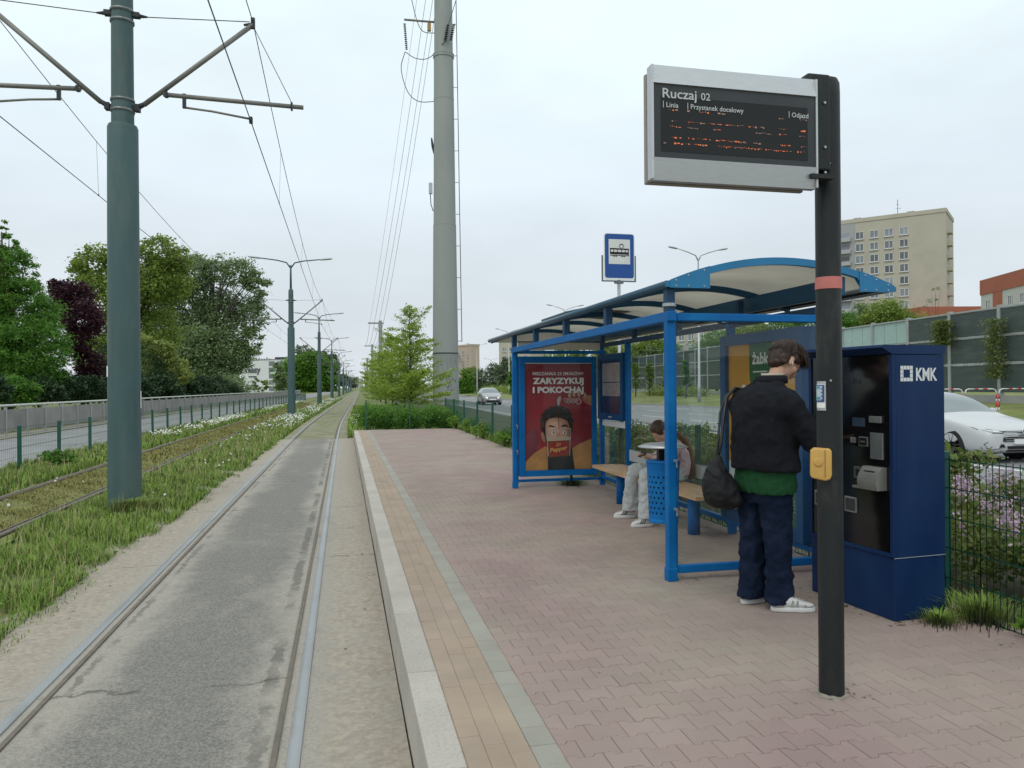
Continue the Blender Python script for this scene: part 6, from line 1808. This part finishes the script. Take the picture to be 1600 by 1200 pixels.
M_sole = mat('shoe_white', (.62, .62, .60), .6, 0, .06, 20); M_suede = mat('shoe_grey', (.28, .28, .265), .8, 0, .1, 20)

def shoe(t, x, y, z, heading, L_=.285, stripes=None, upper=None, tilt=0):
    """shoe with its heel near (x, y), toe along heading; local frame of t"""
    Mh = Matrix.Translation((x, y, z)) @ Matrix.Rotation(heading, 4, 'Z') @ Matrix.Rotation(tilt, 4, 'Y')
    def TP(p): return Mh @ Vector(p)
    out_ = []
    for i in range(24):
        a = 2 * math.pi * i / 24
        ca_, sa_ = math.cos(a), math.sin(a)
        out_.append((L_ * .5 + L_ * .5 * math.copysign(abs(ca_) ** .8, ca_) - .02, (.043 + .008 * (ca_ > 0)) * math.copysign(abs(sa_) ** .75, sa_)))
    b = MB(); b.prism(out_, 'z', 0, .032, 0, Mh)
    so = b.build('sole', M_sole, t, False); md = so.modifiers.new('bevel', 'BEVEL'); md.width = .007; md.segments = 2; evaluated(so); auto_smooth(so, 50)
    b = MB()
    secs = []
    for s_, w_, zt in ((.005, .028, .085), (.05, .037, .098), (.10, .038, .100), (.15, .040, .082), (.20, .042, .062), (.245, .036, .052), (.268, .018, .045)):
        s_ *= L_ / .285
        secs.append((TP((s_ - .012, 0, (.030 + zt) / 2)), Mh.to_3x3() @ Vector((0, w_, 0)), Mh.to_3x3() @ Vector((0, 0, (zt - .022) / 2))))
    loft(b, secs, 16)
    up = b.build('upper', upper or M_sole, t, False, True)
    md = up.modifiers.new('sub', 'SUBSURF'); md.levels = 1; evaluated(up); up.data.polygons.foreach_set('use_smooth', [True] * len(up.data.polygons))
    tr_ = MB()
    for s_ in (-1, 1):
        if stripes:
            for k in range(3):
                a = .105 + k * .022
                tr_.add([TP((a, s_ * .0435, .036)), TP((a + .011, s_ * .0445, .036)), TP((a - .012, s_ * .037, .080)), TP((a - .023, s_ * .036, .080))], [(0, 1, 2, 3)])
        else:
            tr_.add([TP((-.014, s_ * .036, .036)), TP((.06, s_ * .0435, .036)), TP((.045, s_ * .0405, .072)), TP((-.008, s_ * .033, .07))], [(0, 1, 2, 3)])
            tr_.add([TP((.185, s_ * .046, .034)), TP((.252, s_ * .034, .034)), TP((.235, s_ * .030, .048)), TP((.19, s_ * .040, .052))], [(0, 1, 2, 3)])
            for k in range(2): tr_.add([TP((.10 + k * .035, s_ * .0445, .036)), TP((.115 + k * .035, s_ * .0450, .036)), TP((.125 + k * .028, s_ * .036, .075)), TP((.112 + k * .028, s_ * .037, .078))], [(0, 1, 2, 3)])
    tr_.build('trim', I_black if stripes else M_suede, t, False)
    lc = MB()
    for k in range(4): lc.tube([TP((.12 + k * .022, -.025, .088 - k * .006)), TP((.125 + k * .022, 0, .096 - k * .0075)), TP((.12 + k * .022, .025, .088 - k * .006))], .003, 5)
    lc.build('laces', M_sole, t, False)

def hand(b, wrist, d, palm_n, L_=.18, curl=.5, spread=.22):
    """palm, four fingers of unequal length bending at the knuckles, thumb from the palm side"""
    w_, d, n = Vector(wrist), Vector(d).normalized(), Vector(palm_n).normalized()
    s_ = d.cross(n).normalized()
    capsule(b, w_, w_ + d * .035, .027, .030)
    for k in (-1.5, -.5, .5, 1.5): capsule(b, w_ + d * .02 + s_ * k * .015, w_ + d * .085 + s_ * k * .020, .016, .0125, 8)
    for k, ln in ((-1.5, .82), (-.5, .97), (.5, 1.0), (1.5, .88)):
        p = w_ + d * .088 + s_ * k * .020
        dd = (d + s_ * k * spread * .2).normalized()
        for q, fl in enumerate((.042, .027, .021)):
            a = curl * (.55 + .5 * q)
            dd = (dd * math.cos(a) + n * math.sin(a)).normalized()
            e_ = p + dd * fl * ln
            capsule(b, p, e_, .0092 - q * .0009, .0085 - q * .001, 8); p = e_
    p = w_ + d * .028 + s_ * .026
    dd = (d * .62 + s_ * .68 + n * .3).normalized()
    for q, fl in enumerate((.042, .032, .025)):
        e_ = p + dd * fl; capsule(b, p, e_, .0125 - q * .0015, .011 - q * .0015, 8); p = e_
        dd = (dd + d * .35 + n * .18).normalized()

def head(t, c, fwd, up, s_=1.0, skin=None, ear=True, name='body', extra=None):
    """head with brow, nose, lips, chin and ears; returns frame"""
    f_ = Vector(fwd).normalized(); u_ = Vector(up); u_ = (u_ - f_ * u_.dot(f_)).normalized(); l_ = u_.cross(f_)
    F_ = Matrix(((f_.x, l_.x, u_.x, c[0]), (f_.y, l_.y, u_.y, c[1]), (f_.z, l_.z, u_.z, c[2]), (0, 0, 0, 1)))
    return F_
def head_parts(b, F_, s_=1.0):
    """adds the head's volumes (front +x, left +y, up +z in frame F_)"""
    def E_(c_, r_): ellip(b, (0, 0, 0), (1, 1, 1), F_ @ Matrix.Translation(Vector(c_) * s_) @ Matrix.Diagonal((r_[0] * s_, r_[1] * s_, r_[2] * s_, 1)))
    E_((0, 0, .03), (.095, .076, .090)); E_((.028, 0, -.03), (.062, .060, .082)); E_((.050, 0, -.088), (.034, .034, .026))
    E_((.078, 0, .015), (.020, .050, .018)); E_((.098, 0, -.022), (.018, .013, .030)); E_((.106, 0, -.038), (.016, .016, .012))
    E_((.086, 0, -.064), (.014, .024, .012)); E_((.052, .040, -.03), (.030, .026, .030)); E_((.052, -.040, -.03), (.030, .026, .030))
    for k in (-1, 1): E_((-.006, k * .079, -.012), (.018, .009, .032))
def eyes(t, F_, s_=1.0):
    b, p_ = MB(), MB()
    for k in (-1, 1):
        ellip(b, (0, 0, 0), (1, 1, 1), F_ @ Matrix.Translation(Vector((.082, k * .032, -.004)) * s_) @ Matrix.Diagonal((.007 * s_, .012 * s_, .005 * s_, 1)))
        ellip(p_, (0, 0, 0), (1, 1, 1), F_ @ Matrix.Translation(Vector((.0865, k * .032, -.005)) * s_) @ Matrix.Diagonal((.004 * s_, .006 * s_, .006 * s_, 1)))
    b.build('eyes', M_white, t, False, True); p_.build('irises', M_dark, t, False, True)

# ---- the man at the ticket machine (local: +x where he faces, +y to his left)
man = thing('person', 'man in a black jacket, green shirt and dark jeans using the ticket machine', 'person', (2.785, 4.71, 0), R(12))
Fh = head(man, (.165, -.005, 1.655), (.80, -.10, -.60), (.6, 0, .8))
b = MB()
head_parts(b, Fh, 1.08)
capsule(b, (.035, 0, 1.44), (.12, 0, 1.60), .058, .058)
capsule(b, (-.01, 0, .95), (-.01, 0, 1.36), .10, .09); capsule(b, (-.02, .09, .5), (0, .085, .95), .05, .06); capsule(b, (.0, -.085, .5), (0, -.085, .95), .05, .06)
capsule(b, (-.045, .10, .09), (-.02, .09, .5), .035, .048); capsule(b, (.02, -.092, .09), (.0, -.085, .5), .035, .048)
for s_, el, wr in ((1, (.16, .27, 1.12), (.40, .16, 1.14)), (-1, (.14, -.27, 1.11), (.40, -.15, 1.12))):
    capsule(b, (-.01, s_ * .17, 1.37), el, .045, .04); capsule(b, el, wr, .043, .028)
    hand(b, wr, (.92, -s_ * .15, .10), (0, 0, -1), .18, .40)
organic('body', b, M_skin, man, .0065, 3)
eyes(man, Fh, 1.08)
MB().lathe([(.001, -.003), (.004, -.002), (.005, .004), (.002, .008), (.001, .009)], (0, 0, 0), 10, 0, Fh @ Matrix.Translation((-.002, -.092, -.02)) @ Matrix.Rotation(R(90), 4, 'X')).tube([Fh @ Vector((.002, -.095, -.022)), Fh @ Vector((.008, -.093, -.036))], .0026, 6).build('earphone', M_white, man, False, True)
# hair: cap with a fringe falling forward, strands on top
b = MB()
def HE(c_, r_): ellip(b, (0, 0, 0), (1, 1, 1), Fh @ Matrix.Translation(c_) @ Matrix.Diagonal((*r_, 1)))
HE((-.012, 0, .062), (.112, .092, .088)); HE((-.055, 0, .015), (.072, .086, .090)); HE((.055, 0, .092), (.068, .076, .052)); HE((.095, .0, .062), (.028, .062, .042)); HE((-.06, 0, -.05), (.045, .062, .045))
for s_ in (-1, 1): HE((.028, s_ * .076, .045), (.050, .018, .048)); HE((-.048, s_ * .076, -.012), (.032, .014, .05))
hr_ = organic('hair', b, M_hairb, man, .007, 3, .014, .03)
rh = random.Random(4); b = MB()
for k in range(1100):
    a = rh.uniform(0, 2 * math.pi); e_ = rh.uniform(.05, 1.25)
    d_ = Vector((math.cos(a) * math.cos(e_), math.sin(a) * math.cos(e_), math.sin(e_)))
    p0 = Vector((-.01 + d_.x * .114, d_.y * .096, .055 + d_.z * .097))
    p1 = p0 + Vector((.030 + rh.uniform(-.01, .02), d_.y * .014, -.012 + .008 * d_.z + rh.uniform(-.004, .012))); p2 = p1 + Vector((.022, d_.y * .004 + rh.uniform(-.006, .006), -.028 + rh.uniform(-.01, .008)))
    if d_.x < -.1: p1 = p0 + Vector((-.010, d_.y * .008, -.028)); p2 = p1 + Vector((-.004, rh.uniform(-.006, .006), -.032))
    b.tube([Fh @ p0, Fh @ p1, Fh @ p2], [.0028, .0024, .0005], 3, 0, False)
b.build('hair_strands', M_hairb, man, False, True)
# jacket
b = MB()
X_, Y_ = Vector((1, 0, 0)), Vector((0, 1, 0))
secs = [((-.015, 0, .925), X_ * .188, Y_ * .240), ((-.015, 0, .96), X_ * .190, Y_ * .243), ((-.02, 0, 1.10), X_ * .182, Y_ * .236), ((-.03, 0, 1.25), X_ * .176, Y_ * .238), ((-.035, 0, 1.36), X_ * .162, Y_ * .236),
        ((-.02, 0, 1.44), X_ * .135, Y_ * .198), ((.0, 0, 1.495), X_ * .104, Y_ * .138), ((.025, 0, 1.53), X_ * .086, Y_ * .096)]
loft(b, secs)
for s_, el, wr in ((1, (.15, .30, 1.13), (.385, .17, 1.135)), (-1, (.13, -.295, 1.12), (.385, -.155, 1.115))):
    capsule(b, (-.015, s_ * .195, 1.39), (-.01, s_ * .225, 1.35), .090, .096); capsule(b, (-.01, s_ * .225, 1.36), el, .094, .080); capsule(b, el, wr, .078, .056)
organic('jacket', b, M_wool, man, .011, 4, .034, .11)
b = MB()   # stand collar
for r_, z_, zz in ((.088, 1.50, 1.505),):
    vs, fs = [], []
    for j in range(25):
        a = R(40 + 280 * j / 24)
        for rr2, z in ((.080, 1.50), (.116, 1.505), (.100, 1.552), (.084, 1.560)): vs.append((.035 + rr2 * math.cos(a) + (z - 1.5) * .35, rr2 * 1.02 * math.sin(a), z))
    for j in range(24):
        for q in range(4): fs.append((4 * j + q, 4 * j + (q + 1) % 4, 4 * j + 4 + (q + 1) % 4, 4 * j + 4 + q))
    b.add(vs, fs)
b.build('collar', M_wool, man, False, True)
b = MB(); vs, fs = [], []
for j in range(25):
    a = R(40 + 280 * j / 24)
    for rr2, z in ((.070, 1.53), (.079, 1.574), (.070, 1.574)): vs.append((.04 + rr2 * math.cos(a) + (z - 1.5) * .35, rr2 * math.sin(a), z))
for j in range(24):
    for q in range(2): fs.append((3 * j + q, 3 * j + q + 1, 3 * j + 4 + q, 3 * j + 3 + q))
b.add(vs, fs).build('shirt_collar', mat('pale_collar', (.42, .36, .28), .8), man, False, True)
b = MB()
loft(b, [((-.01, 0, .775), X_ * .172, Y_ * .218), ((-.012, 0, .83), X_ * .173, Y_ * .218), ((-.012, 0, .95), X_ * .16, Y_ * .21)])
organic('shirt', b, M_shirt, man, .010, 3, .022, .07)
b = MB()
loft(b, [((-.012, 0, .70), X_ * .130, Y_ * .182), ((-.012, 0, .84), X_ * .140, Y_ * .190), ((-.01, 0, .92), X_ * .135, Y_ * .18)])
for s_, dx, dz, foot in ((1, -.02, 0, .0), (-1, .012, 0, .0)):
    fx_ = -.045 if s_ > 0 else .02
    fy = .100 if s_ > 0 else -.092
    secs = [((fx_ * 1.05 - .005, fy, .045), X_ * .098, Y_ * .080), ((fx_, fy, .10), X_ * .093, Y_ * .078), ((fx_ * .9, fy, .28), X_ * .085, Y_ * .076), ((fx_ * .6, fy * .98, .48), X_ * .092, Y_ * .082),
            ((fx_ * .3 - .01, fy * .95, .66), X_ * .112, Y_ * .092), ((-.012, fy * .93, .80), X_ * .128, Y_ * .098)]
    loft(b, secs)
organic('jeans', b, M_jean, man, .010, 4, .030, .085)
for s_, fx_, fy, hd in ((1, -.125, .115, R(-2)), (-1, -.06, -.10, R(-28))):
    shoe(man, fx_ + .02, fy, 0, hd, .29)

# ---- his drawstring bag
bag = thing('shoulder_bag', 'black slouchy bag hanging from the man\'s shoulder', 'bag', (2.50, 4.78, .66))
b = MB()
ellip(b, (-.02, .0, .12), (.125, .115, .12)); ellip(b, (-.045, 0, .21), (.088, .085, .11)); ellip(b, (.04, 0, .06), (.10, .11, .065)); ellip(b, (-.035, 0, .31), (.038, .04, .06)); ellip(b, (-.032, 0, .165), (.112, .105, .11)); ellip(b, (-.042, 0, .262), (.066, .066, .085)); ellip(b, (.005, .01, .10), (.12, .115, .09))
organic('sack', b, mat('black_nylon', (.010, .010, .011), .65, 0, .2, 20, spec=.3), bag, .009, 7, .026, .085)
MB().tube([(-.035, 0, .34), (.0, .015, .45), (.035, .05, .60), (.085, .10, .75), (.165, .125, .815), (.235, .12, .80)], [.010, .010, .011, .012, .012, .012], 8).build('strap', M_black, bag, False, True)
MB().tube([(-.035, .01, .34), (.002, .06, .48), (.05, .13, .64), (.11, .16, .76), (.175, .145, .812), (.24, .14, .79)], .008, 6).build('strap', M_black, bag, False, True)

# ---- the seated girl (local: +x where she faces = towards the track)
gl_ = thing('person', 'girl in a pink top and pale wide trousers bent forward on the bench', 'person', (3.53, 7.93, 0), R(178))
Fg = head(gl_, (.125, 0, .985), (.66, .05, -.75), (.75, 0, .66))
b = MB(); head_parts(b, Fg, .95)
capsule(b, (.01, 0, .87), (.09, 0, .955), .046, .044)
capsule(b, (-.04, 0, .56), (-.09, 0, .72), .105, .10); capsule(b, (-.09, 0, .72), (-.01, 0, .84), .10, .085)
for s_ in (-1, 1):
    capsule(b, (.0, s_ * .09, .53), (.37, s_ * .20, .545), .07, .05); capsule(b, (.37, s_ * .20, .54), (.36, s_ * .24, .10), .048, .035)
    sh_, el, wr = (.0, s_ * .155, .85), (.12, s_ * .22, .66), (.25, s_ * .07, .70)
    capsule(b, sh_, el, .04, .034); capsule(b, el, wr, .032, .022); hand(b, wr, (.7, -s_ * .4, .35), (.35, 0, -.8), .16, .5)
organic('body', b, M_skin, gl_, .0065, 3)
eyes(gl_, Fg, .95)
b = MB(); ellip(b, (0, 0, 0), (1, 1, 1), Fg @ Matrix.Translation((-.014, 0, .045)) @ Matrix.Diagonal((.098, .082, .088, 1))); ellip(b, (0, 0, 0), (1, 1, 1), Fg @ Matrix.Translation((-.05, 0, .01)) @ Matrix.Diagonal((.062, .078, .08, 1)))
for s_ in (-1, 1): ellip(b, (0, 0, 0), (1, 1, 1), Fg @ Matrix.Translation((.01, s_ * .068, .03)) @ Matrix.Diagonal((.05, .016, .05, 1)))
M_hg = mat('chestnut_hair', (.055, .026, .015), .42, 0, .3, 25, stretch=(1, 1, .3), bump=.5, bscale=80, spec=.4)
organic('hair', b, M_hg, gl_, .007, 3, .006, .03)
b = MB(); rg2 = random.Random(9)
for k in range(150):
    o_ = Vector((rg2.gauss(0, .014), rg2.gauss(0, .03), 0)); q = rg2.uniform(.75, 1.05)
    b.tube([Vector((.035, 0, 1.0)) + o_ * .4, Vector((-.05, 0, .985)) + o_ * .6, Vector((-.150, 0, .90)) + o_, Vector((-.205, 0, .74)) + o_ * 1.2, Vector((-.225, 0, .74 - .30 * q)) + o_ * 1.3], [.006, .008, .008, .007, .0015], 4, 0, False)
b.build('ponytail', mat('fair_hair', (.22, .11, .055), .45, 0, .3, 40, spec=.35), gl_, False, True)
MB().lathe([(.02, -.012), (.026, 0), (.02, .012)], (0, 0, 0), 14, 0, Fg @ Matrix.Translation((-.085, 0, .055)) @ Matrix.Rotation(R(70), 4, 'Y')).build('hair_tie', M_black, gl_, False, True)
b = MB()
loft(b, [((-.06, 0, .50), X_ * .125, Y_ * .165), ((-.085, 0, .62), X_ * .120, Y_ * .160), ((-.085, 0, .74), X_ * .108, Y_ * .165), ((-.035, 0, .84), X_ * .095, Y_ * .165), ((.01, 0, .885), X_ * .06, Y_ * .09)])
for s_ in (-1, 1):
    capsule(b, (-.01, s_ * .15, .845), (.11, s_ * .225, .665), .058, .052); capsule(b, (.11, s_ * .225, .66), (.22, s_ * .09, .70), .050, .040)
organic('pink_top', b, mat('pink_cotton', (.52, .37, .40), .9, 0, .10, 20, bump=.2, bscale=300), gl_, .010, 3, .026, .07)
b = MB()
loft(b, [((-.03, 0, .455), X_ * .13, Y_ * .17), ((-.03, 0, .53), X_ * .135, Y_ * .175), ((-.05, 0, .58), X_ * .12, Y_ * .155)])
for s_ in (-1, 1):
    capsule(b, (-.01, s_ * .085, .535), (.36, s_ * .195, .545), .088, .078)
    fy = s_ * .26
    loft(b, [((.375, s_ * .265, .085), X_ * .105, Y_ * .095), ((.375, s_ * .26, .14), X_ * .10, Y_ * .09), ((.375, s_ * .235, .32), X_ * .088, Y_ * .082), ((.37, s_ * .20, .50), X_ * .080, Y_ * .080), ((.355, s_ * .195, .57), X_ * .072, Y_ * .072)])
organic('trousers', b, mat('pale_denim', (.42, .44, .44), .9, 0, .08, 10, bump=.2, bscale=400), gl_, .010, 4, .028, .09)
for s_ in (-1, 1): shoe(gl_, .335, s_ * .275, 0, s_ * R(6), .26, True)
ph = thing('mobile_phone', 'dark mobile phone held by the seated girl', 'phone', (3.53 - .35, 7.93, .735), R(178))
MB().box((0, 0, 0), (.075, .15, .009), 0, 0, Matrix.Rotation(R(38), 4, 'Y'), .003).build('case', M_black, ph, False)
MB().box((-.003, 0, .0047), (.068, .14, .001), 0, 0, Matrix.Rotation(R(38), 4, 'Y')).build('screen', mat('phone_screen', (.08, .09, .1), .1), ph, False)

# ================================================================== CARS
def car(label, loc, rz, paint, kind='saloon', name='car'):
    """front towards -y in local coordinates, x to the car's left"""
    t = thing(name, label, 'car', loc, rz)
    if kind == 'saloon': L_, Wd, Hh, cowl, rs_, re_, tail, hood0, hood1, wb0, wb1, belt = 4.86, .935, 1.44, 1.42, 2.25, 3.35, 4.55, .70, .93, .92, 3.76, .93
    else: L_, Wd, Hh, cowl, rs_, re_, tail, hood0, hood1, wb0, wb1, belt = 4.2, .87, 1.50, 1.0, 1.85, 3.5, 4.05, .78, .98, .82, 3.38, .98
    st_ = []      # y, low z, half width, belt z, top z, top half width
    st_.append((.00, .30, Wd * .70, .52, .60, Wd * .62)); st_.append((.05, .22, Wd * .84, .58, hood0 - .02, Wd * .72)); st_.append((.22, .19, Wd * .94, .66, hood0 + .05, Wd * .80))
    st_.append((.6, .18, Wd * .985, .78, hood0 + .13, Wd * .84)); st_.append((cowl - .30, .18, Wd, .88, hood1 - .02, Wd * .86)); st_.append((cowl, .18, Wd, belt, hood1 + .02, Wd * .86))
    st_.append(((cowl + rs_) / 2, .18, Wd, belt + .01, (hood1 + Hh) / 2 + .07, Wd * .76)); st_.append((rs_, .18, Wd, belt + .02, Hh - .02, Wd * .66)); st_.append(((rs_ + re_) / 2, .18, Wd, belt + .02, Hh, Wd * .66))
    st_.append((re_, .18, Wd, belt + .03, Hh - .06, Wd * .64)); st_.append((tail, .22, Wd * .96, belt + .02, belt + (.12 if kind == 'saloon' else .35), Wd * .70)); st_.append((L_ - .06, .28, Wd * .88, belt - .12, belt + .02, Wd * .66)); st_.append((L_, .34, Wd * .80, .6, belt - .12, Wd * .6))
    vs, fs, mi = [], [], []
    for (y, zl_, hw, zb_, zt, tw_) in st_:
        half = [(0, zl_), (hw * .80, zl_), (hw * .95, zl_ + .05), (hw, zl_ + (zb_ - zl_) * .45), (hw * .995, zb_ - .06), (hw * .955, zb_), (tw_ * 1.03 if zt - zb_ > .2 else tw_ * 1.08, max(zb_ + .012, zt - .05)), (tw_ * .88, zt - .006), (tw_ * .45, zt + .012), (0, zt + .018)]
        ring = half + [(-a, z) for a, z in reversed(half[1:-1])]
        vs += [(a, y, z) for a, z in ring]
    n = 18
    for i in range(len(st_) - 1):
        for j in range(n):
            j2 = (j + 1) % n
            m_ = 0
            yc_ = (st_[i][0] + st_[i + 1][0]) / 2
            jj = j if j < 9 else 17 - j
            if jj == 5 and cowl + .05 < yc_ < tail: m_ = 1
            if jj in (7, 8, 6) and (cowl < yc_ < rs_ or (re_ < yc_ < tail)): m_ = 1
            fs.append((i * n + j, i * n + j2, (i + 1) * n + j2, (i + 1) * n + j)); mi.append(m_)
    fs.append(tuple(range(n))); mi.append(0); fs.append(tuple((len(st_) - 1) * n + j for j in range(n))); mi.append(0)
    b = MB(); b.v, b.f, b.mi = vs, fs, mi
    M_cg = mat('car_glass', (.24, .27, .28), .07, .55, .05, 2, spec=.9)
    body = b.build('body', [paint, M_cg, M_black], t, False)
    md = body.modifiers.new('sub', 'SUBSURF'); md.levels = 2; evaluated(body)
    cut = MB()
    for s_ in (-1, 1):
        for y in (wb0, wb1): cut.tube([(s_ * (Wd - .30), y, .335), (s_ * (Wd + .2), y, .335)], .385, 28, 0)
    co = cut.build('cutter', None, None); co.matrix_world = body.matrix_world
    co.parent = t
    bo = body.modifiers.new('arches', 'BOOLEAN'); bo.object = co; bo.operation = 'DIFFERENCE'; bo.solver = 'EXACT'
    evaluated(body); bpy.data.objects.remove(co)
    auto_smooth(body, 38)
    M_tyre = mat('tyre', (.018, .018, .019), .85, 0, .1, 20); M_rimd = mat('dark_rim', (.05, .05, .052), .35, .7, .1, 10); M_riml = mat('alloy_rim', (.42, .43, .44), .35, .8)
    for s_ in (-1, 1):
        for y in (wb0, wb1):
            x = s_ * (Wd - .115)
            Mr = Matrix.Translation((x, y, .335)) @ Matrix.Rotation(s_ * R(90), 4, 'Y')
            w_ = MB(); w_.lathe([(.22, -.10), (.32, -.105), (.335, -.07), (.335, .07), (.325, .10), (.25, .108), (.235, .09)], (0, 0, 0), 32, 0, Mr)
            wh_ = w_.build('wheel', M_tyre, t, False, True)
            r_ = MB(); r_.lathe([(.236, .09), (.244, .104), (.228, .100), (.215, .04), (.05, .03), (.001, .03)], (0, 0, 0), 32, 0, Mr)
            for k in range(5):
                for dk in (-.16, .16):
                    a = 2 * math.pi * k / 5 + dk
                    r_.tube([Mr @ Vector((.035 * math.cos(a), .035 * math.sin(a), .075)), Mr @ Vector((.232 * math.cos(a + dk * .5), .232 * math.sin(a + dk * .5), .092))], [.022, .017], 6)
            r_.lathe([(.045, .06), (.045, .088), (.001, .09)], (0, 0, 0), 14, 0, Mr)
            r_.build('rim', M_rimd if kind == 'saloon' else M_riml, wh_, False, True)
            MB().lathe([(.001, -.16), (.375, -.16), (.375, -.12)], (0, 0, 0), 28, 0, Mr).build('arch_liner', M_black, wh_, False)
    # front face pieces follow the nose: y as a function of x
    from mathutils.bvhtree import BVHTree
    _bm = bmesh.new(); _bm.from_mesh(body.data); tree_ = BVHTree.FromBMesh(_bm); _bm.free()
    def ny(x, z):                              # where the nose really is
        h_ = tree_.ray_cast(Vector((x, -1, z)), Vector((0, 1, 0)))
        return h_[0].y if h_[0] is not None else .25
    def strip_(nm, pts, m, th=.012, parent=None):
        """closed outline (x, z) laid on the nose"""
        vs_ = [(x, ny(x, z) - th, z) for x, z in pts] + [(x, ny(x, z) + .06, z) for x, z in pts]
        k = len(pts)
        fs_ = [tuple(range(k))] + [(i, (i + 1) % k, k + (i + 1) % k, k + i) for i in range(k)]
        return MB().add(vs_, fs_).build(nm, m, parent or t, False)
    def band(nm, x0, x1, z0, z1, m, th, seg=9, parent=None):
        b_ = MB()
        for i in range(seg):
            a, c_ = x0 + (x1 - x0) * i / seg, x0 + (x1 - x0) * (i + 1) / seg
            P_ = [(a, ny(a, z0) - th, z0), (c_, ny(c_, z0) - th, z0), (c_, ny(c_, z1) - th, z1), (a, ny(a, z1) - th, z1)]
            Q_ = [(p[0], p[1] + .10, p[2]) for p in P_]
            b_.add(P_ + Q_, [(0, 1, 2, 3), (0, 1, 5, 4), (3, 2, 6, 7), (0, 3, 7, 4), (1, 2, 6, 5)])
        return b_.build(nm, m, parent or t, False)
    M_chr = mat('chrome', (.62, .63, .64), .15, .95, .04, 5)
    if kind == 'saloon':
        g_ = band('grille', -.50, .50, .45, .665, M_black, .016)
        for k in range(5): band('bar', -.49 + .02 * abs(2 - k), .49 - .02 * abs(2 - k), .468 + k * .043, .478 + k * .043, M_chr, .026, 9, g_)
        for s_ in (-1, 1):
            hl = strip_('headlight', [(s_ * .47, .66), (s_ * .49, .62), (s_ * .70, .625), (s_ * .845, .69), (s_ * .86, .735), (s_ * .70, .70)], mat('lamp_dark', (.05, .055, .06), .1, .3, .1, 8, spec=.8), .022)
            strip_('lamp_element', [(s_ * .52, .648), (s_ * .52, .638), (s_ * .68, .648), (s_ * .70, .668)], M_white, .032, hl); strip_('lamp_element', [(s_ * .72, .655), (s_ * .735, .65), (s_ * .80, .69), (s_ * .785, .70)], M_chr, .032, hl)
            vt = strip_('air_intake', [(s_ * .42, .30), (s_ * .50, .40), (s_ * .80, .44), (s_ * .83, .40), (s_ * .78, .30), (s_ * .70, .275)], M_black, .018)
            strip_('intake_blade', [(s_ * .40, .285), (s_ * .45, .335), (s_ * .62, .325), (s_ * .80, .30), (s_ * .72, .265)], paint, .034, vt)
        band('lower_grille', -.40, .40, .24, .36, M_black, .018); band('lower_trim', -.42, .42, .285, .295, M_chr, .03)
        band('front_lip', -.72, .72, .185, .215, M_black, .03)
        pl = band('number_plate', -.26, .26, .40, .50, M_white, .04, 3)
        f = Flat((.24, ny(.2, .45) - .045, .418), (-1, 0, 0), (0, 0, 1))
        em = MB(); em.lathe([(.055, 0), (.068, .012), (.055, .02), (.05, .012)], (0, ny(0, .645) - .03, .645), 24, 0, Matrix.Rotation(R(90), 4, 'X')); em.build('emblem', M_chr, t, False, True)
    else:
        g_ = band('grille', -.38, .38, .60, .68, M_black, .014); band('bar', -.36, .36, .635, .65, M_chr, .022, 9, g_)
        for s_ in (-1, 1):
            hl = strip_('headlight', [(s_ * .42, .66), (s_ * .46, .57), (s_ * .74, .60), (s_ * .80, .76), (s_ * .60, .72)], mat('lit_headlight', (.9, .9, .85), .2, 0, .02, 3, emit=.9), .02)
        band('lower_grille', -.62, .62, .26, .42, M_black, .018); band('number_plate', -.26, .26, .44, .54, M_white, .03, 3)
    for s_ in (-1, 1):
        m_ = MB(); ellip(m_, (s_ * (Wd + .09), cowl + .42, belt + .08), (.10, .06, .065)); m_.tube([(s_ * (Wd - .06), cowl + .42, belt + .03), (s_ * (Wd + .05), cowl + .42, belt + .06)], .02, 6)
        m_.build('wing_mirror', paint, t, False, True)
        MB().box((s_ * (Wd + .002), (cowl + rs_) / 2 + .95, .80), (.012, .16, .022)).build('door_handle', paint, t, False)
    wp_ = MB(); wp_.tube([(-.55, cowl - .05, hood1 + .025), (.05, cowl + .03, hood1 + .045)], .012, 5).tube([(0.05, cowl - .05, hood1 + .035), (.55, cowl + .03, hood1 + .035)], .012, 5); wp_.build('wipers', M_black, t, False)
    return t
P_white = mat('white_car_paint', (.52, .53, .54), .35, 0, .02, 3, coat=.3)
P_silver = mat('silver_car_paint', (.36, .36, .37), .3, .6, .03, 3, coat=.5)
car('white saloon car approaching on the road behind the ticket machine', (12.67 + .82, 13.95 - .92, -.148), R(0), P_white)
c_ = at(770, 632, 66.5)
car('silver hatchback with lit headlights far up the road', (c_.x, c_.y, -.148), R(-2), P_silver, 'hatch')
